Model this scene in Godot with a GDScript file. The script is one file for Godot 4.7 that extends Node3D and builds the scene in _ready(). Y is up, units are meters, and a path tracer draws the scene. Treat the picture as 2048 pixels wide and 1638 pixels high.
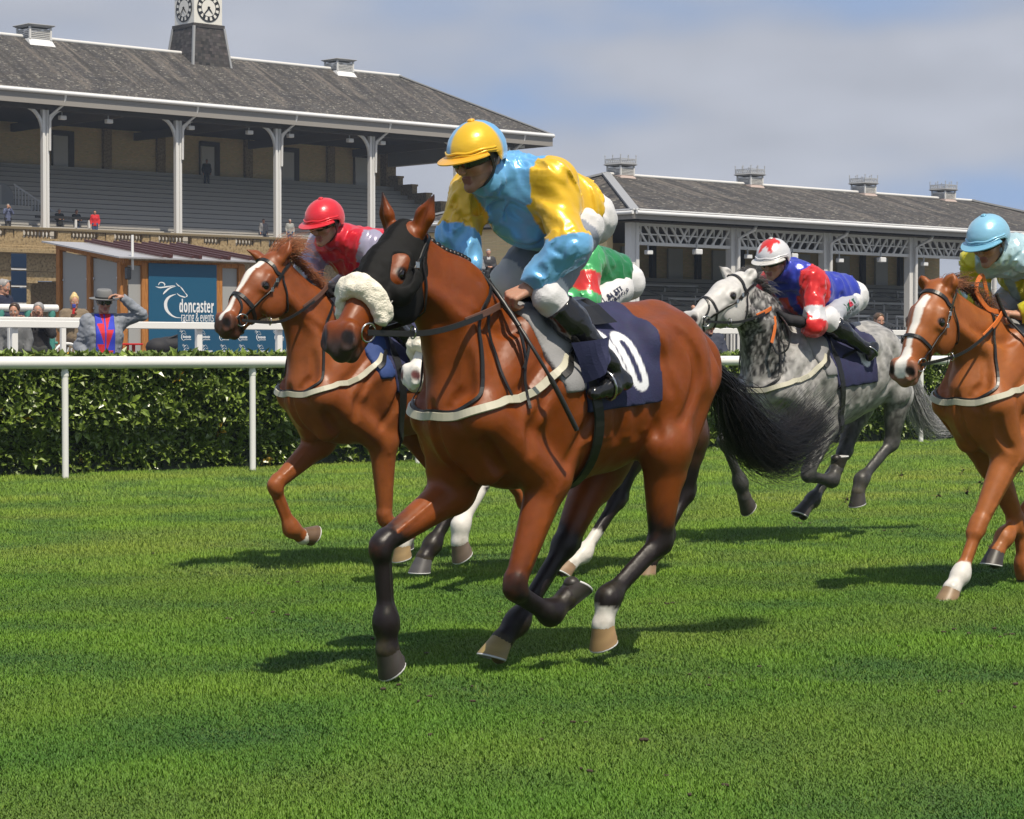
extends Node3D

# World axes: +X runs along the course, away to the right; -Z runs across the course to the stands; y is up, in metres.
const SEED := 4711
var rng := RandomNumberGenerator.new()
var M := {}            # materials by name
var names := {}        # names already taken at top level
var jobs: Array = []   # body shapes meshed by the worker threads


func _ready() -> void:
	rng.seed = SEED
	set_camera()
	set_sky()
	make_materials()
	build_ground()
	build_near_rail()
	build_hedge()
	build_lawn()
	build_left_stand()
	build_right_stand()
	build_riders()
	build_kickback()


func set_camera() -> void:
	var cam := Camera3D.new()
	cam.name = "camera"
	cam.position = Vector3(0, 1.32, 0)
	cam.rotation_degrees = Vector3(-1.353, -42.8, 0)
	cam.fov = 19.77
	cam.near = 0.5
	cam.far = 900.0
	add_child(cam)
	cam.current = true


func set_sky() -> void:
	var env := Environment.new()
	env.background_mode = Environment.BG_SKY
	env.tonemap_mode = Environment.TONE_MAPPER_LINEAR
	env.tonemap_exposure = 1.08
	env.sdfgi_enabled = true
	env.ssao_enabled = true
	env.ssil_enabled = true
	var sky := Sky.new()
	var mat := PanoramaSkyMaterial.new()
	mat.panorama = ImageTexture.create_from_image(sky_image())
	mat.energy_multiplier = 1.0
	sky.sky_material = mat
	env.sky = sky
	env.fog_enabled = true
	env.fog_density = 0.0004
	env.fog_light_color = Color(0.72, 0.78, 0.86)
	var we := WorldEnvironment.new()
	we.name = "world_environment"
	we.environment = env
	add_child(we)
	var sun := DirectionalLight3D.new()
	sun.name = "sun"
	sun.light_energy = 1.5
	sun.light_color = Color(1.0, 0.955, 0.88)
	sun.light_angular_distance = 0.5
	sun.shadow_enabled = true
	add_child(sun)
	sun.look_at_from_position(Vector3(-0.17, 1.0, 0.57) * 50.0, Vector3.ZERO)


func sky_image() -> Image:
	# broken thin stratocumulus over pale blue: only air and cloud
	var w := 1536
	var h := 768
	var im := Image.create(w, h, false, Image.FORMAT_RGBF)
	var big := FastNoiseLite.new()
	big.seed = 21
	big.noise_type = FastNoiseLite.TYPE_SIMPLEX_SMOOTH
	big.frequency = 1.0
	big.fractal_octaves = 5
	big.fractal_gain = 0.52
	for y in h:
		var el := (0.5 - (y + 0.5) / h) * PI
		var s := sin(el)
		var up := maxf(s, 0.0)
		var air := Color(0.335, 0.47, 0.70).lerp(Color(0.10, 0.22, 0.50), clampf(pow(up, 0.55), 0, 1))
		if s < 0.0:
			var g := Color(0.16, 0.17, 0.13)
			var below := air.lerp(g, clampf(-s * 12.0, 0, 1))
			for x in w:
				im.set_pixel(x, y, below)
			continue
		var c := cos(el)
		var flat := 1.0 / (up + 0.16)
		for x in w:
			var az := (x + 0.5) / w * TAU
			var px := c * sin(az) * flat
			var pz := c * cos(az) * flat
			var n := big.get_noise_3d(px * 0.62 + 3.1, up * 3.0, pz * 0.62 + 7.7)
			var n2 := big.get_noise_3d(px * 2.1, 4.0 + up * 9.0, pz * 2.1)
			var cover := smoothstep(-0.44, 0.24, n + 0.22 * n2 + 0.10)
			var tone := 0.47 + 0.10 * n2 + 0.07 * n
			var cloud := Color(tone * 0.95, tone * 0.98, tone * 1.08)
			im.set_pixel(x, y, air.lerp(cloud, cover * 0.90))
	return im


# ---------------------------------------------------------------- naming and building

func numbered(called: String) -> String:
	if not names.has(called):
		names[called] = 0
		return called
	names[called] += 1
	return "%s_%03d" % [called, names[called]]


func tag(o: Node, label: String, category: String, group := "") -> Node:
	if label:
		o.set_meta("label", label)
	if category:
		o.set_meta("category", category)
	if group:
		o.set_meta("group", group)
	return o


func thing(called: String, label: String, category: String, at := Vector3.ZERO, turn := 0.0, group := "") -> Node3D:
	var o := Node3D.new()
	o.name = numbered(called)
	add_child(o)
	o.position = at
	o.rotation.y = turn
	tag(o, label, category, group)
	return o


func part(called: String, mesh: Mesh, mat: Material, parent: Node, at := Vector3.ZERO) -> MeshInstance3D:
	var o := MeshInstance3D.new()
	o.mesh = mesh
	if mat:
		o.material_override = mat
	if parent == self:
		o.name = numbered(called)
		add_child(o)
	else:
		var n := 0
		var nm := called
		while parent.has_node(nm):
			n += 1
			nm = "%s_%03d" % [called, n]
		o.name = nm
		parent.add_child(o)
	o.position = at
	return o


func structure(o: Node) -> Node:
	o.set_meta("kind", "structure")
	return o


func stuff(o: Node) -> Node:
	o.set_meta("kind", "stuff")
	return o


func copy(o: Node3D, at: Vector3, turn := NAN, label := "", group := "") -> Node3D:
	var c := o.duplicate() as Node3D
	var base := String(o.name)
	var cut := base.rfind("_")
	if cut > 0 and base.substr(cut + 1).is_valid_int():
		base = base.substr(0, cut)
	c.name = numbered(base)
	add_child(c)
	c.position = at
	if not is_nan(turn):
		c.rotation.y = turn
	if label:
		c.set_meta("label", label)
	if group:
		c.set_meta("group", group)
	return c


# ---------------------------------------------------------------- plain shapes, as a triangle collector

class Soup:
	var v := PackedVector3Array()
	var n := PackedVector3Array()
	var c := PackedColorArray()
	var uv := PackedVector2Array()
	var i := PackedInt32Array()
	var col := Color.WHITE

	func quad(a: Vector3, b: Vector3, d: Vector3, e: Vector3) -> void:
		# a b d e run clockwise seen from the front
		var nn := (e - a).cross(b - a).normalized()
		var s := v.size()
		v.append_array([a, b, d, e])
		n.append_array([nn, nn, nn, nn])
		c.append_array([col, col, col, col])
		uv.append_array([Vector2(0, 1), Vector2(0, 0), Vector2(1, 0), Vector2(1, 1)])
		i.append_array([s, s + 1, s + 2, s, s + 2, s + 3])

	func tri(a: Vector3, b: Vector3, d: Vector3) -> void:
		var nn := (d - a).cross(b - a).normalized()
		var s := v.size()
		v.append_array([a, b, d])
		n.append_array([nn, nn, nn])
		c.append_array([col, col, col])
		uv.append_array([Vector2(0, 1), Vector2(0.5, 0), Vector2(1, 1)])
		i.append_array([s, s + 1, s + 2])

	func box(centre: Vector3, size: Vector3, basis := Basis(), bevel := 0.0) -> void:
		var h := size * 0.5
		if bevel <= 0.0:
			var p := []
			for k in 8:
				p.append(centre + basis * Vector3(h.x if k & 1 else -h.x, h.y if k & 2 else -h.y, h.z if k & 4 else -h.z))
			quad(p[4], p[6], p[7], p[5])
			quad(p[1], p[3], p[2], p[0])
			quad(p[5], p[7], p[3], p[1])
			quad(p[0], p[2], p[6], p[4])
			quad(p[6], p[2], p[3], p[7])
			quad(p[0], p[4], p[5], p[1])
			return
		# a box whose twelve edges are chamfered
		var g := h - Vector3.ONE * bevel
		for ax in 3:
			for s in [-1.0, 1.0]:
				var u := Vector3.ZERO
				var w := Vector3.ZERO
				var d := Vector3.ZERO
				d[ax] = h[ax] * s
				u[(ax + 1) % 3] = g[(ax + 1) % 3]
				w[(ax + 2) % 3] = g[(ax + 2) % 3]
				if s > 0:
					quad(centre + basis * (d - u - w), centre + basis * (d - u + w), centre + basis * (d + u + w), centre + basis * (d + u - w))
				else:
					quad(centre + basis * (d - u - w), centre + basis * (d + u - w), centre + basis * (d + u + w), centre + basis * (d - u + w))
		for ax in 3:
			var b := (ax + 1) % 3
			var d := (ax + 2) % 3
			for sb in [-1.0, 1.0]:
				for sd in [-1.0, 1.0]:
					var p0 := Vector3.ZERO
					var p1 := Vector3.ZERO
					p0[b] = h[b] * sb
					p0[d] = g[d] * sd
					p1[b] = g[b] * sb
					p1[d] = h[d] * sd
					var e := Vector3.ZERO
					e[ax] = g[ax]
					if sb * sd > 0:
						quad(centre + basis * (p0 - e), centre + basis * (p1 - e), centre + basis * (p1 + e), centre + basis * (p0 + e))
					else:
						quad(centre + basis * (p0 - e), centre + basis * (p0 + e), centre + basis * (p1 + e), centre + basis * (p1 - e))
		for k in 8:
			var s := Vector3(1 if k & 1 else -1, 1 if k & 2 else -1, 1 if k & 4 else -1)
			var a := centre + basis * (s * Vector3(h.x, g.y, g.z))
			var b := centre + basis * (s * Vector3(g.x, h.y, g.z))
			var d := centre + basis * (s * Vector3(g.x, g.y, h.z))
			if s.x * s.y * s.z > 0:
				tri(a, d, b)
			else:
				tri(a, b, d)

	func beam(a: Vector3, b: Vector3, wide: float, deep: float, up := Vector3.UP) -> void:
		var d := b - a
		var z := d.normalized()
		if absf(z.dot(up)) > 0.98:
			up = Vector3.RIGHT
		var x := up.cross(z).normalized()
		var y := z.cross(x)
		box((a + b) * 0.5, Vector3(wide, deep, d.length()), Basis(x, y, z))

	func ring(centre: Vector3, x: Vector3, y: Vector3, rx: float, ry: float, sides: int, out: Vector3, at: float) -> int:
		var s := v.size()
		for k in sides + 1:
			var t := TAU * k / sides
			var dir := x * cos(t) + y * sin(t)
			v.append(centre + x * cos(t) * rx + y * sin(t) * ry)
			n.append((dir + out).normalized())
			c.append(col)
			uv.append(Vector2(float(k) / sides, at))
		return s

	func join(a: int, b: int, sides: int) -> void:
		for k in sides:
			i.append_array([a + k, b + k, b + k + 1, a + k, b + k + 1, a + k + 1])

	func tube(pts: PackedVector3Array, radii, sides := 8, capped := true, flat := 1.0, side := Vector3.ZERO) -> void:
		# a swept tube with its own smooth normals; flat squashes it along «side»
		var last := -1
		var x := Vector3.ZERO
		var total := pts.size()
		for k in total:
			var d := (pts[mini(k + 1, total - 1)] - pts[maxi(k - 1, 0)]).normalized()
			if x == Vector3.ZERO:
				x = side if side != Vector3.ZERO else (Vector3.UP if absf(d.y) < 0.9 else Vector3.RIGHT)
			x = (x - d * d.dot(x)).normalized()
			var y := d.cross(x)
			var r: float = radii if typeof(radii) == TYPE_FLOAT else radii[k]
			var now := ring(pts[k], x, y, r * flat, r, sides, Vector3.ZERO, float(k) / maxf(1.0, total - 1))
			if last >= 0:
				join(last, now, sides)
			elif capped:
				cap(pts[k], now, sides, -d)
			if k == total - 1 and capped:
				cap(pts[k], now, sides, d)
			last = now

	func cap(centre: Vector3, start: int, sides: int, out: Vector3) -> void:
		var s := v.size()
		v.append(centre)
		n.append(out)
		c.append(col)
		uv.append(Vector2(0.5, 0.5))
		for k in sides + 1:
			v.append(v[start + k])
			n.append(out)
			c.append(col)
			uv.append(Vector2(0.5, 0.5))
		for k in sides:
			var a := s + 1 + k
			var b := s + 2 + k
			if (v[b] - v[s]).cross(v[a] - v[s]).dot(out) > 0:
				i.append_array([s, a, b])
			else:
				i.append_array([s, b, a])

	func lathe(centre: Vector3, profile: PackedVector2Array, sides := 16, basis := Basis(), sx := 1.0, sz := 1.0) -> void:
		# profile of (radius, height) from the bottom upwards
		var last := -1
		for k in profile.size():
			var p := profile[k]
			var q := profile[mini(k + 1, profile.size() - 1)] - profile[maxi(k - 1, 0)]
			var slope := Vector3.UP * (-q.x / maxf(0.0001, Vector2(q.x, q.y).length()))
			var s := v.size()
			var steep := absf(q.y) / maxf(0.0001, q.length())
			for j in sides + 1:
				var t := TAU * j / sides
				var dir := Vector3(cos(t), 0, sin(t))
				v.append(centre + basis * Vector3(cos(t) * p.x * sx, p.y, sin(t) * p.x * sz))
				n.append((basis * (dir * steep + slope)).normalized())
				c.append(col)
				uv.append(Vector2(float(j) / sides, 1.0 - float(k) / (profile.size() - 1)))
			if last >= 0:
				for j in sides:
					i.append_array([last + j, s + j + 1, s + j, last + j, last + j + 1, s + j + 1])
			last = s

	func ball(centre: Vector3, r: Vector3, basis := Basis(), sides := 14, rows := 9) -> void:
		var last := -1
		for k in rows + 1:
			var el := -PI / 2 + PI * k / rows
			var s := v.size()
			for j in sides + 1:
				var t := TAU * j / sides
				var d := Vector3(cos(el) * cos(t), sin(el), cos(el) * sin(t))
				v.append(centre + basis * (d * r))
				n.append((basis * (d / r)).normalized())
				c.append(col)
				uv.append(Vector2(float(j) / sides, 1.0 - float(k) / rows))
			if last >= 0:
				for j in sides:
					i.append_array([last + j, s + j + 1, s + j, last + j, last + j + 1, s + j + 1])
			last = s

	func ribbon(pts: PackedVector3Array, ups: PackedVector3Array, width: float, thick: float) -> void:
		# a strap: pts along its middle, ups the outward normal at each
		var total := pts.size()
		var prev := []
		for k in total:
			var d := (pts[mini(k + 1, total - 1)] - pts[maxi(k - 1, 0)]).normalized()
			var up := (ups[k] - d * d.dot(ups[k])).normalized()
			var w := d.cross(up) * width * 0.5
			var t := up * thick
			var now := [pts[k] - w, pts[k] - w * 0.86 + t, pts[k] + w * 0.86 + t, pts[k] + w]
			if prev:
				for e in 3:
					quad(prev[e + 1], prev[e], now[e], now[e + 1])
				quad(prev[0], prev[3], now[3], now[0])
			prev = now

	func mesh() -> ArrayMesh:
		var m := ArrayMesh.new()
		if v.is_empty():
			return m
		var arr := []
		arr.resize(Mesh.ARRAY_MAX)
		arr[Mesh.ARRAY_VERTEX] = v
		arr[Mesh.ARRAY_NORMAL] = n
		arr[Mesh.ARRAY_COLOR] = c
		arr[Mesh.ARRAY_TEX_UV] = uv
		arr[Mesh.ARRAY_INDEX] = i
		m.add_surface_from_arrays(Mesh.PRIMITIVE_TRIANGLES, arr)
		return m


func box_mesh(size: Vector3, bevel := 0.0, centre := Vector3.ZERO) -> ArrayMesh:
	var s := Soup.new()
	s.box(centre, size, Basis(), bevel)
	return s.mesh()


func tube_mesh(pts: PackedVector3Array, radii, sides := 10) -> ArrayMesh:
	var s := Soup.new()
	s.tube(pts, radii, sides)
	return s.mesh()


func smooth_path(pts: Array, steps: int) -> PackedVector3Array:
	# Catmull-Rom through the points
	var out := PackedVector3Array()
	for k in pts.size() - 1:
		var a: Vector3 = pts[maxi(k - 1, 0)]
		var b: Vector3 = pts[k]
		var c: Vector3 = pts[k + 1]
		var d: Vector3 = pts[mini(k + 2, pts.size() - 1)]
		for s in steps:
			out.append(b.cubic_interpolate(c, a, d, float(s) / steps))
	out.append(pts[-1])
	return out


# ---------------------------------------------------------------- materials

func mat(called: String, color: Color, rough := 0.7, metal := 0.0, vertex := false) -> StandardMaterial3D:
	# color is a linear, real-world base colour
	var m := StandardMaterial3D.new()
	m.resource_name = called
	m.albedo_color = color.linear_to_srgb()
	m.roughness = rough
	m.metallic = metal
	m.vertex_color_use_as_albedo = vertex
	M[called] = m
	return m


func noise_tex(seed_of: int, freq: float, size: int, ramp: Array, octaves := 4, bump := 0.0, kind := FastNoiseLite.TYPE_SIMPLEX_SMOOTH) -> NoiseTexture2D:
	var t := NoiseTexture2D.new()
	t.width = size
	t.height = size
	t.seamless = true
	t.generate_mipmaps = false
	var n := FastNoiseLite.new()
	n.seed = seed_of
	n.noise_type = kind
	n.frequency = freq
	n.fractal_octaves = octaves
	t.noise = n
	if bump > 0.0:
		t.as_normal_map = true
		t.bump_strength = bump
	elif ramp:
		var g := Gradient.new()
		var offs := PackedFloat32Array()
		var cols := PackedColorArray()
		for k in range(0, ramp.size(), 2):
			offs.append(ramp[k])
			cols.append(ramp[k + 1])
		g.offsets = offs
		g.colors = cols
		t.color_ramp = g
	return t


func srgb(r: float, g: float, b: float) -> Color:
	return Color(r / 255.0, g / 255.0, b / 255.0)


func make_materials() -> void:
	var white := Color(1, 1, 1)
	var m := mat("coat", white, 0.46, 0.0, true)
	m.metallic_specular = 0.42
	m.normal_enabled = true
	m.normal_texture = noise_tex(5, 0.016, 512, [], 5, 7.0)
	m.normal_scale = 0.22
	m.roughness = 1.0
	m.roughness_texture = noise_tex(6, 0.012, 256, [0.0, Color(0.29, 0.29, 0.29), 0.5, Color(0.43, 0.43, 0.43), 1.0, Color(0.68, 0.68, 0.68)], 5)
	m.uv1_triplanar = true
	m.uv1_scale = Vector3(5, 3.5, 5)
	m = mat("skin", white, 0.52, 0.0, true)
	m.subsurf_scatter_enabled = true
	m.subsurf_scatter_strength = 0.12
	m = mat("satin", white, 0.30, 0.0, true)
	m.metallic = 0.22
	m.metallic_specular = 0.6
	m.rim_enabled = true
	m.rim = 0.4
	m.normal_enabled = true
	m.normal_texture = noise_tex(8, 0.012, 256, [], 3, 9.0)
	m.normal_scale = 0.28
	m.uv1_triplanar = true
	m.uv1_scale = Vector3(3.0, 5.0, 3.0)
	m = mat("cloth", white, 0.78, 0.0, true)
	m.normal_enabled = true
	m.normal_texture = noise_tex(11, 0.05, 256, [], 3, 6.0)
	m.normal_scale = 0.3
	m.uv1_triplanar = true
	m.uv1_scale = Vector3(7, 7, 7)
	mat("hood", white, 0.78, 0.0, true).metallic_specular = 0.3
	mat("wool", white, 0.95, 0.0, true)
	m = mat("fleece", white, 0.95, 0.0, true)
	m.normal_enabled = true
	m.normal_texture = noise_tex(14, 0.05, 256, [], 4, 12.0)
	m.normal_scale = 0.6
	m.uv1_triplanar = true
	m.uv1_scale = Vector3(8, 8, 8)
	mat("leather", white, 0.38, 0.0, true)
	mat("boot", Color(0.010, 0.010, 0.011), 0.16).metallic_specular = 0.6
	mat("hair", white, 0.42, 0.0, true)
	mat("horn", white, 0.45, 0.0, true)
	mat("eye", Color(0.006, 0.004, 0.003), 0.06).metallic_specular = 0.7
	mat("steel", Color(0.55, 0.55, 0.56), 0.25, 1.0)
	mat("goggle", Color(0.006, 0.006, 0.007), 0.10).metallic_specular = 0.7
	mat("plain", white, 0.6, 0.0, true)


# ---------------------------------------------------------------- smooth bodies: tapered capsules joined by a smooth minimum, meshed as surface nets

class Field:
	var a := PackedVector3Array()
	var ba := PackedVector3Array()
	var inv := PackedFloat32Array()
	var r0 := PackedFloat32Array()
	var dr := PackedFloat32Array()
	var k := PackedFloat32Array()
	var sn := PackedVector3Array()     # direction in which the capsule is squashed
	var sf := PackedFloat32Array()     # by how much it is stretched when measured (1/f - 1)
	var fm := PackedFloat32Array()
	var tags := PackedInt32Array()
	var u0 := PackedFloat32Array()
	var du := PackedFloat32Array()
	var holes := []                    # [a, b, ra, rb, k, squash dir, squash]
	var planes := []                   # [normal, offset]: kept where normal.p < offset
	var grow := 0.0
	var plain: Field                   # the same body without furrows, to lay straps on
	var wrinkle: FastNoiseLite = null
	var wrinkle_by := 0.0
	var wrinkle_scale := Vector3.ONE

	func cap(p: Vector3, q: Vector3, ra: float, rb: float, blend := 0.03, tg := 0, ua := 0.0, ub := 0.0, n := Vector3.ZERO, f := 1.0) -> void:
		a.append(p)
		ba.append(q - p)
		inv.append(1.0 / maxf((q - p).length_squared(), 1e-8))
		r0.append(ra)
		dr.append(rb - ra)
		k.append(blend)
		sn.append(n)
		sf.append(1.0 / f - 1.0)
		fm.append(minf(f, 1.0))
		tags.append(tg)
		u0.append(ua)
		du.append(ub - ua)

	func ball(p: Vector3, r: float, blend := 0.03, tg := 0, u := 0.0, n := Vector3.ZERO, f := 1.0) -> void:
		cap(p, p + Vector3(0, 0.0005, 0), r, r, blend, tg, u, u, n, f)

	func hole(p: Vector3, q: Vector3, ra: float, rb: float, blend := 0.01, n := Vector3.ZERO, f := 1.0) -> void:
		holes.append([p, q - p, ra, rb - ra, blend, n, 1.0 / f - 1.0, 1.0 / maxf((q - p).length_squared(), 1e-8)])

	func clone() -> Field:
		var o := Field.new()
		for w in ["a", "ba", "inv", "r0", "dr", "k", "sn", "sf", "fm", "tags", "u0", "du"]:
			o.set(w, get(w).duplicate())
		o.holes = holes.duplicate()
		return o

	func one(j: int, p: Vector3) -> float:
		var q := p - a[j]
		q -= ba[j] * clampf(q.dot(ba[j]) * inv[j], 0.0, 1.0)
		if sf[j] != 0.0:
			q += sn[j] * (sn[j].dot(q) * sf[j])
		return q.length() - r0[j] - dr[j] * clampf((p - a[j]).dot(ba[j]) * inv[j], 0.0, 1.0)

	func at(p: Vector3) -> float:
		var list := PackedInt32Array()
		for j in a.size():
			list.append(j)
		return some(p, list, holes)

	func some(p: Vector3, list: PackedInt32Array, pits: Array) -> float:
		var d := 1e9
		for j in list:
			var q := p - a[j]
			var t := q.dot(ba[j]) * inv[j]
			t = 0.0 if t < 0.0 else (1.0 if t > 1.0 else t)
			q -= ba[j] * t
			var f := sf[j]
			if f != 0.0:
				var s := sn[j]
				q += s * (s.dot(q) * f)
			var e := q.length() - r0[j] - dr[j] * t
			var kk := k[j]
			var h := kk - (d - e if d > e else e - d)
			if e < d:
				d = e
			if h > 0.0:
				d -= h * h * 0.25 / kk
		d -= grow
		if wrinkle and d < 0.05 and d > -0.05:
			d += wrinkle.get_noise_3dv(p * wrinkle_scale) * wrinkle_by
		for hl in pits:
			var q: Vector3 = p - hl[0]
			var t := clampf(q.dot(hl[1]) * hl[7], 0.0, 1.0)
			q -= hl[1] * t
			q += hl[5] * (hl[5].dot(q) * hl[6])
			var e: float = hl[2] + hl[3] * t - q.length()
			var kk: float = hl[4]
			var h := kk - absf(d - e)
			d = maxf(d, e)
			if h > 0.0:
				d += h * h * 0.25 / kk
		for pl in planes:
			d = maxf(d, pl[0].dot(p) - pl[1])
		return d

	func slope(p: Vector3) -> Vector3:
		var e := 0.004
		return Vector3(at(p + Vector3(e, 0, 0)) - at(p - Vector3(e, 0, 0)), at(p + Vector3(0, e, 0)) - at(p - Vector3(0, e, 0)), at(p + Vector3(0, 0, e)) - at(p - Vector3(0, 0, e))).normalized()

	func onto(p: Vector3, lift := 0.0) -> Vector3:
		# the point of the surface nearest to p, lifted a little
		var e := 0.004
		var n := Vector3.UP
		for s in 7:
			var g := Vector3(at(p + Vector3(e, 0, 0)) - at(p - Vector3(e, 0, 0)), at(p + Vector3(0, e, 0)) - at(p - Vector3(0, e, 0)), at(p + Vector3(0, 0, e)) - at(p - Vector3(0, 0, e))) / (2.0 * e)
			var l := maxf(g.length_squared(), 0.3)
			p -= g * (at(p) / l)
			n = g.normalized()
		return p + n * lift


func job(field: Field, cell: float, paint: Callable, cut := []) -> Dictionary:
	# cut: [normal, offset], where only the part with normal.p < offset is meshed
	var j := {"field": field, "cell": cell, "paint": paint, "cut": cut}
	jobs.append(j)
	return j


func run_jobs() -> void:
	var id := WorkerThreadPool.add_group_task(mesh_job, jobs.size(), -1, true)
	WorkerThreadPool.wait_for_group_task_completion(id)


func mesh_job(number: int) -> void:
	var j: Dictionary = jobs[number]
	var F: Field = j.field
	var cell: float = j.cell
	var paint: Callable = j.paint
	var cut: Array = j.cut
	const N := 8
	var side := cell * N
	var half := side * 0.5 * sqrt(3.0)
	# blocks near any capsule
	var lists := {}
	for p in F.a.size():
		var q := F.a[p] + F.ba[p]
		var reach := maxf(F.r0[p], F.r0[p] + F.dr[p]) + F.grow + cell * 2.0
		var lo := F.a[p].min(q) - Vector3.ONE * reach
		var hi := F.a[p].max(q) + Vector3.ONE * reach
		for bx in range(floori(lo.x / side), floori(hi.x / side) + 1):
			for by in range(floori(lo.y / side), floori(hi.y / side) + 1):
				for bz in range(floori(lo.z / side), floori(hi.z / side) + 1):
					lists[Vector3i(bx, by, bz)] = true
	var V := PackedVector3Array()
	var C := PackedColorArray()
	var cells := {}
	var edges := PackedInt32Array()
	const S := N + 1
	var vals := PackedFloat32Array()
	vals.resize(S * S * S)
	for b: Vector3i in lists:
		var o := Vector3(b) * side
		var mid := o + Vector3.ONE * side * 0.5
		if cut and cut[0].dot(mid) - cut[1] > half:
			continue
		var out := false
		for pl in F.planes:
			if pl[0].dot(mid) - pl[1] > half:
				out = true
		if out:
			continue
		var pits := []
		for hl in F.holes:
			var hq: Vector3 = mid - hl[0]
			hq -= hl[1] * clampf(hq.dot(hl[1]) * hl[7], 0.0, 1.0)
			if hq.length() < half + maxf(hl[2], hl[2] + hl[3]) + hl[4] + cell * 2.0:
				pits.append(hl)
		var near := PackedInt32Array()
		var least := 1e9
		for p in F.a.size():
			var d := F.one(p, mid)
			var lower := d * F.fm[p] if d > 0.0 else d
			if lower < half + F.k[p] * 1.5 + F.grow + absf(F.wrinkle_by) + cell * 2.0 + 0.02:
				near.append(p)
			least = minf(least, lower - F.k[p] * 0.6 - F.grow - 0.02)
		if near.is_empty() or least > half + cell + absf(F.wrinkle_by):
			continue
		var dm := F.some(mid, near, pits)
		if dm < -half * 2.8 - 0.06:
			continue
		var w := 0
		for z in S:
			for y in S:
				for x in S:
					vals[w] = F.some(o + Vector3(x, y, z) * cell, near, pits)
					w += 1
		for z in N:
			for y in N:
				for x in N:
					var at := x + S * (y + S * z)
					var c0 := vals[at]
					var c1 := vals[at + 1]
					var c2 := vals[at + S]
					var c4 := vals[at + S * S]
					var c3 := vals[at + S + 1]
					var c5 := vals[at + S * S + 1]
					var c6 := vals[at + S * S + S]
					var c7 := vals[at + S * S + S + 1]
					var bits := (1 if c0 < 0.0 else 0) + (1 if c1 < 0.0 else 0) + (1 if c2 < 0.0 else 0) + (1 if c3 < 0.0 else 0) + (1 if c4 < 0.0 else 0) + (1 if c5 < 0.0 else 0) + (1 if c6 < 0.0 else 0) + (1 if c7 < 0.0 else 0)
					if bits == 0 or bits == 8:
						continue
					var sum := Vector3.ZERO
					var count := 0
					if (c0 < 0.0) != (c1 < 0.0): sum += Vector3(c0 / (c0 - c1), 0, 0); count += 1
					if (c2 < 0.0) != (c3 < 0.0): sum += Vector3(c2 / (c2 - c3), 1, 0); count += 1
					if (c4 < 0.0) != (c5 < 0.0): sum += Vector3(c4 / (c4 - c5), 0, 1); count += 1
					if (c6 < 0.0) != (c7 < 0.0): sum += Vector3(c6 / (c6 - c7), 1, 1); count += 1
					if (c0 < 0.0) != (c2 < 0.0): sum += Vector3(0, c0 / (c0 - c2), 0); count += 1
					if (c1 < 0.0) != (c3 < 0.0): sum += Vector3(1, c1 / (c1 - c3), 0); count += 1
					if (c4 < 0.0) != (c6 < 0.0): sum += Vector3(0, c4 / (c4 - c6), 1); count += 1
					if (c5 < 0.0) != (c7 < 0.0): sum += Vector3(1, c5 / (c5 - c7), 1); count += 1
					if (c0 < 0.0) != (c4 < 0.0): sum += Vector3(0, 0, c0 / (c0 - c4)); count += 1
					if (c1 < 0.0) != (c5 < 0.0): sum += Vector3(1, 0, c1 / (c1 - c5)); count += 1
					if (c2 < 0.0) != (c6 < 0.0): sum += Vector3(0, 1, c2 / (c2 - c6)); count += 1
					if (c3 < 0.0) != (c7 < 0.0): sum += Vector3(1, 1, c3 / (c3 - c7)); count += 1
					var p := o + (Vector3(x, y, z) + sum / count) * cell
					var g := Vector3i(b.x * N + x, b.y * N + y, b.z * N + z)
					if cut and cut[0].dot(p) - cut[1] > 0.0:
						continue
					cells[g] = V.size()
					V.append(p)
					# the nearest capsule gives the place along the limb
					var best := 1e9
					var who := 0
					for q in near:
						var d := F.one(q, p)
						if d < best:
							best = d
							who = q
					var t := clampf((p - F.a[who]).dot(F.ba[who]) * F.inv[who], 0.0, 1.0)
					C.append(paint.call(p, F.tags[who], F.u0[who] + F.du[who] * t))
					if (c0 < 0.0) != (c1 < 0.0): edges.append_array([g.x, g.y, g.z, 0, 1 if c0 < 0.0 else 0])
					if (c0 < 0.0) != (c2 < 0.0): edges.append_array([g.x, g.y, g.z, 1, 1 if c0 < 0.0 else 0])
					if (c0 < 0.0) != (c4 < 0.0): edges.append_array([g.x, g.y, g.z, 2, 1 if c0 < 0.0 else 0])
	var I := PackedInt32Array()
	var NN := PackedVector3Array()
	NN.resize(V.size())
	for e in range(0, edges.size(), 5):
		var g := Vector3i(edges[e], edges[e + 1], edges[e + 2])
		var u := Vector3i(0, -1, 0)
		var w := Vector3i(0, 0, -1)
		if edges[e + 3] == 1:
			u = Vector3i(0, 0, -1)
			w = Vector3i(-1, 0, 0)
		elif edges[e + 3] == 2:
			u = Vector3i(-1, 0, 0)
			w = Vector3i(0, -1, 0)
		var p0: int = cells.get(g, -1)
		var p1: int = cells.get(g + u, -1)
		var p2: int = cells.get(g + u + w, -1)
		var p3: int = cells.get(g + w, -1)
		if p0 < 0 or p1 < 0 or p2 < 0 or p3 < 0:
			continue
		if edges[e + 4] == 0:
			var sw := p1
			p1 = p3
			p3 = sw
		I.append_array([p0, p2, p1, p0, p3, p2])
		var nn := (V[p2] - V[p0]).cross(V[p3] - V[p1])
		NN[p0] += nn
		NN[p1] += nn
		NN[p2] += nn
		NN[p3] += nn
	for v in NN.size():
		NN[v] = NN[v].normalized()
	j.v = V
	j.n = NN
	j.c = C
	j.i = I


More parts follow.
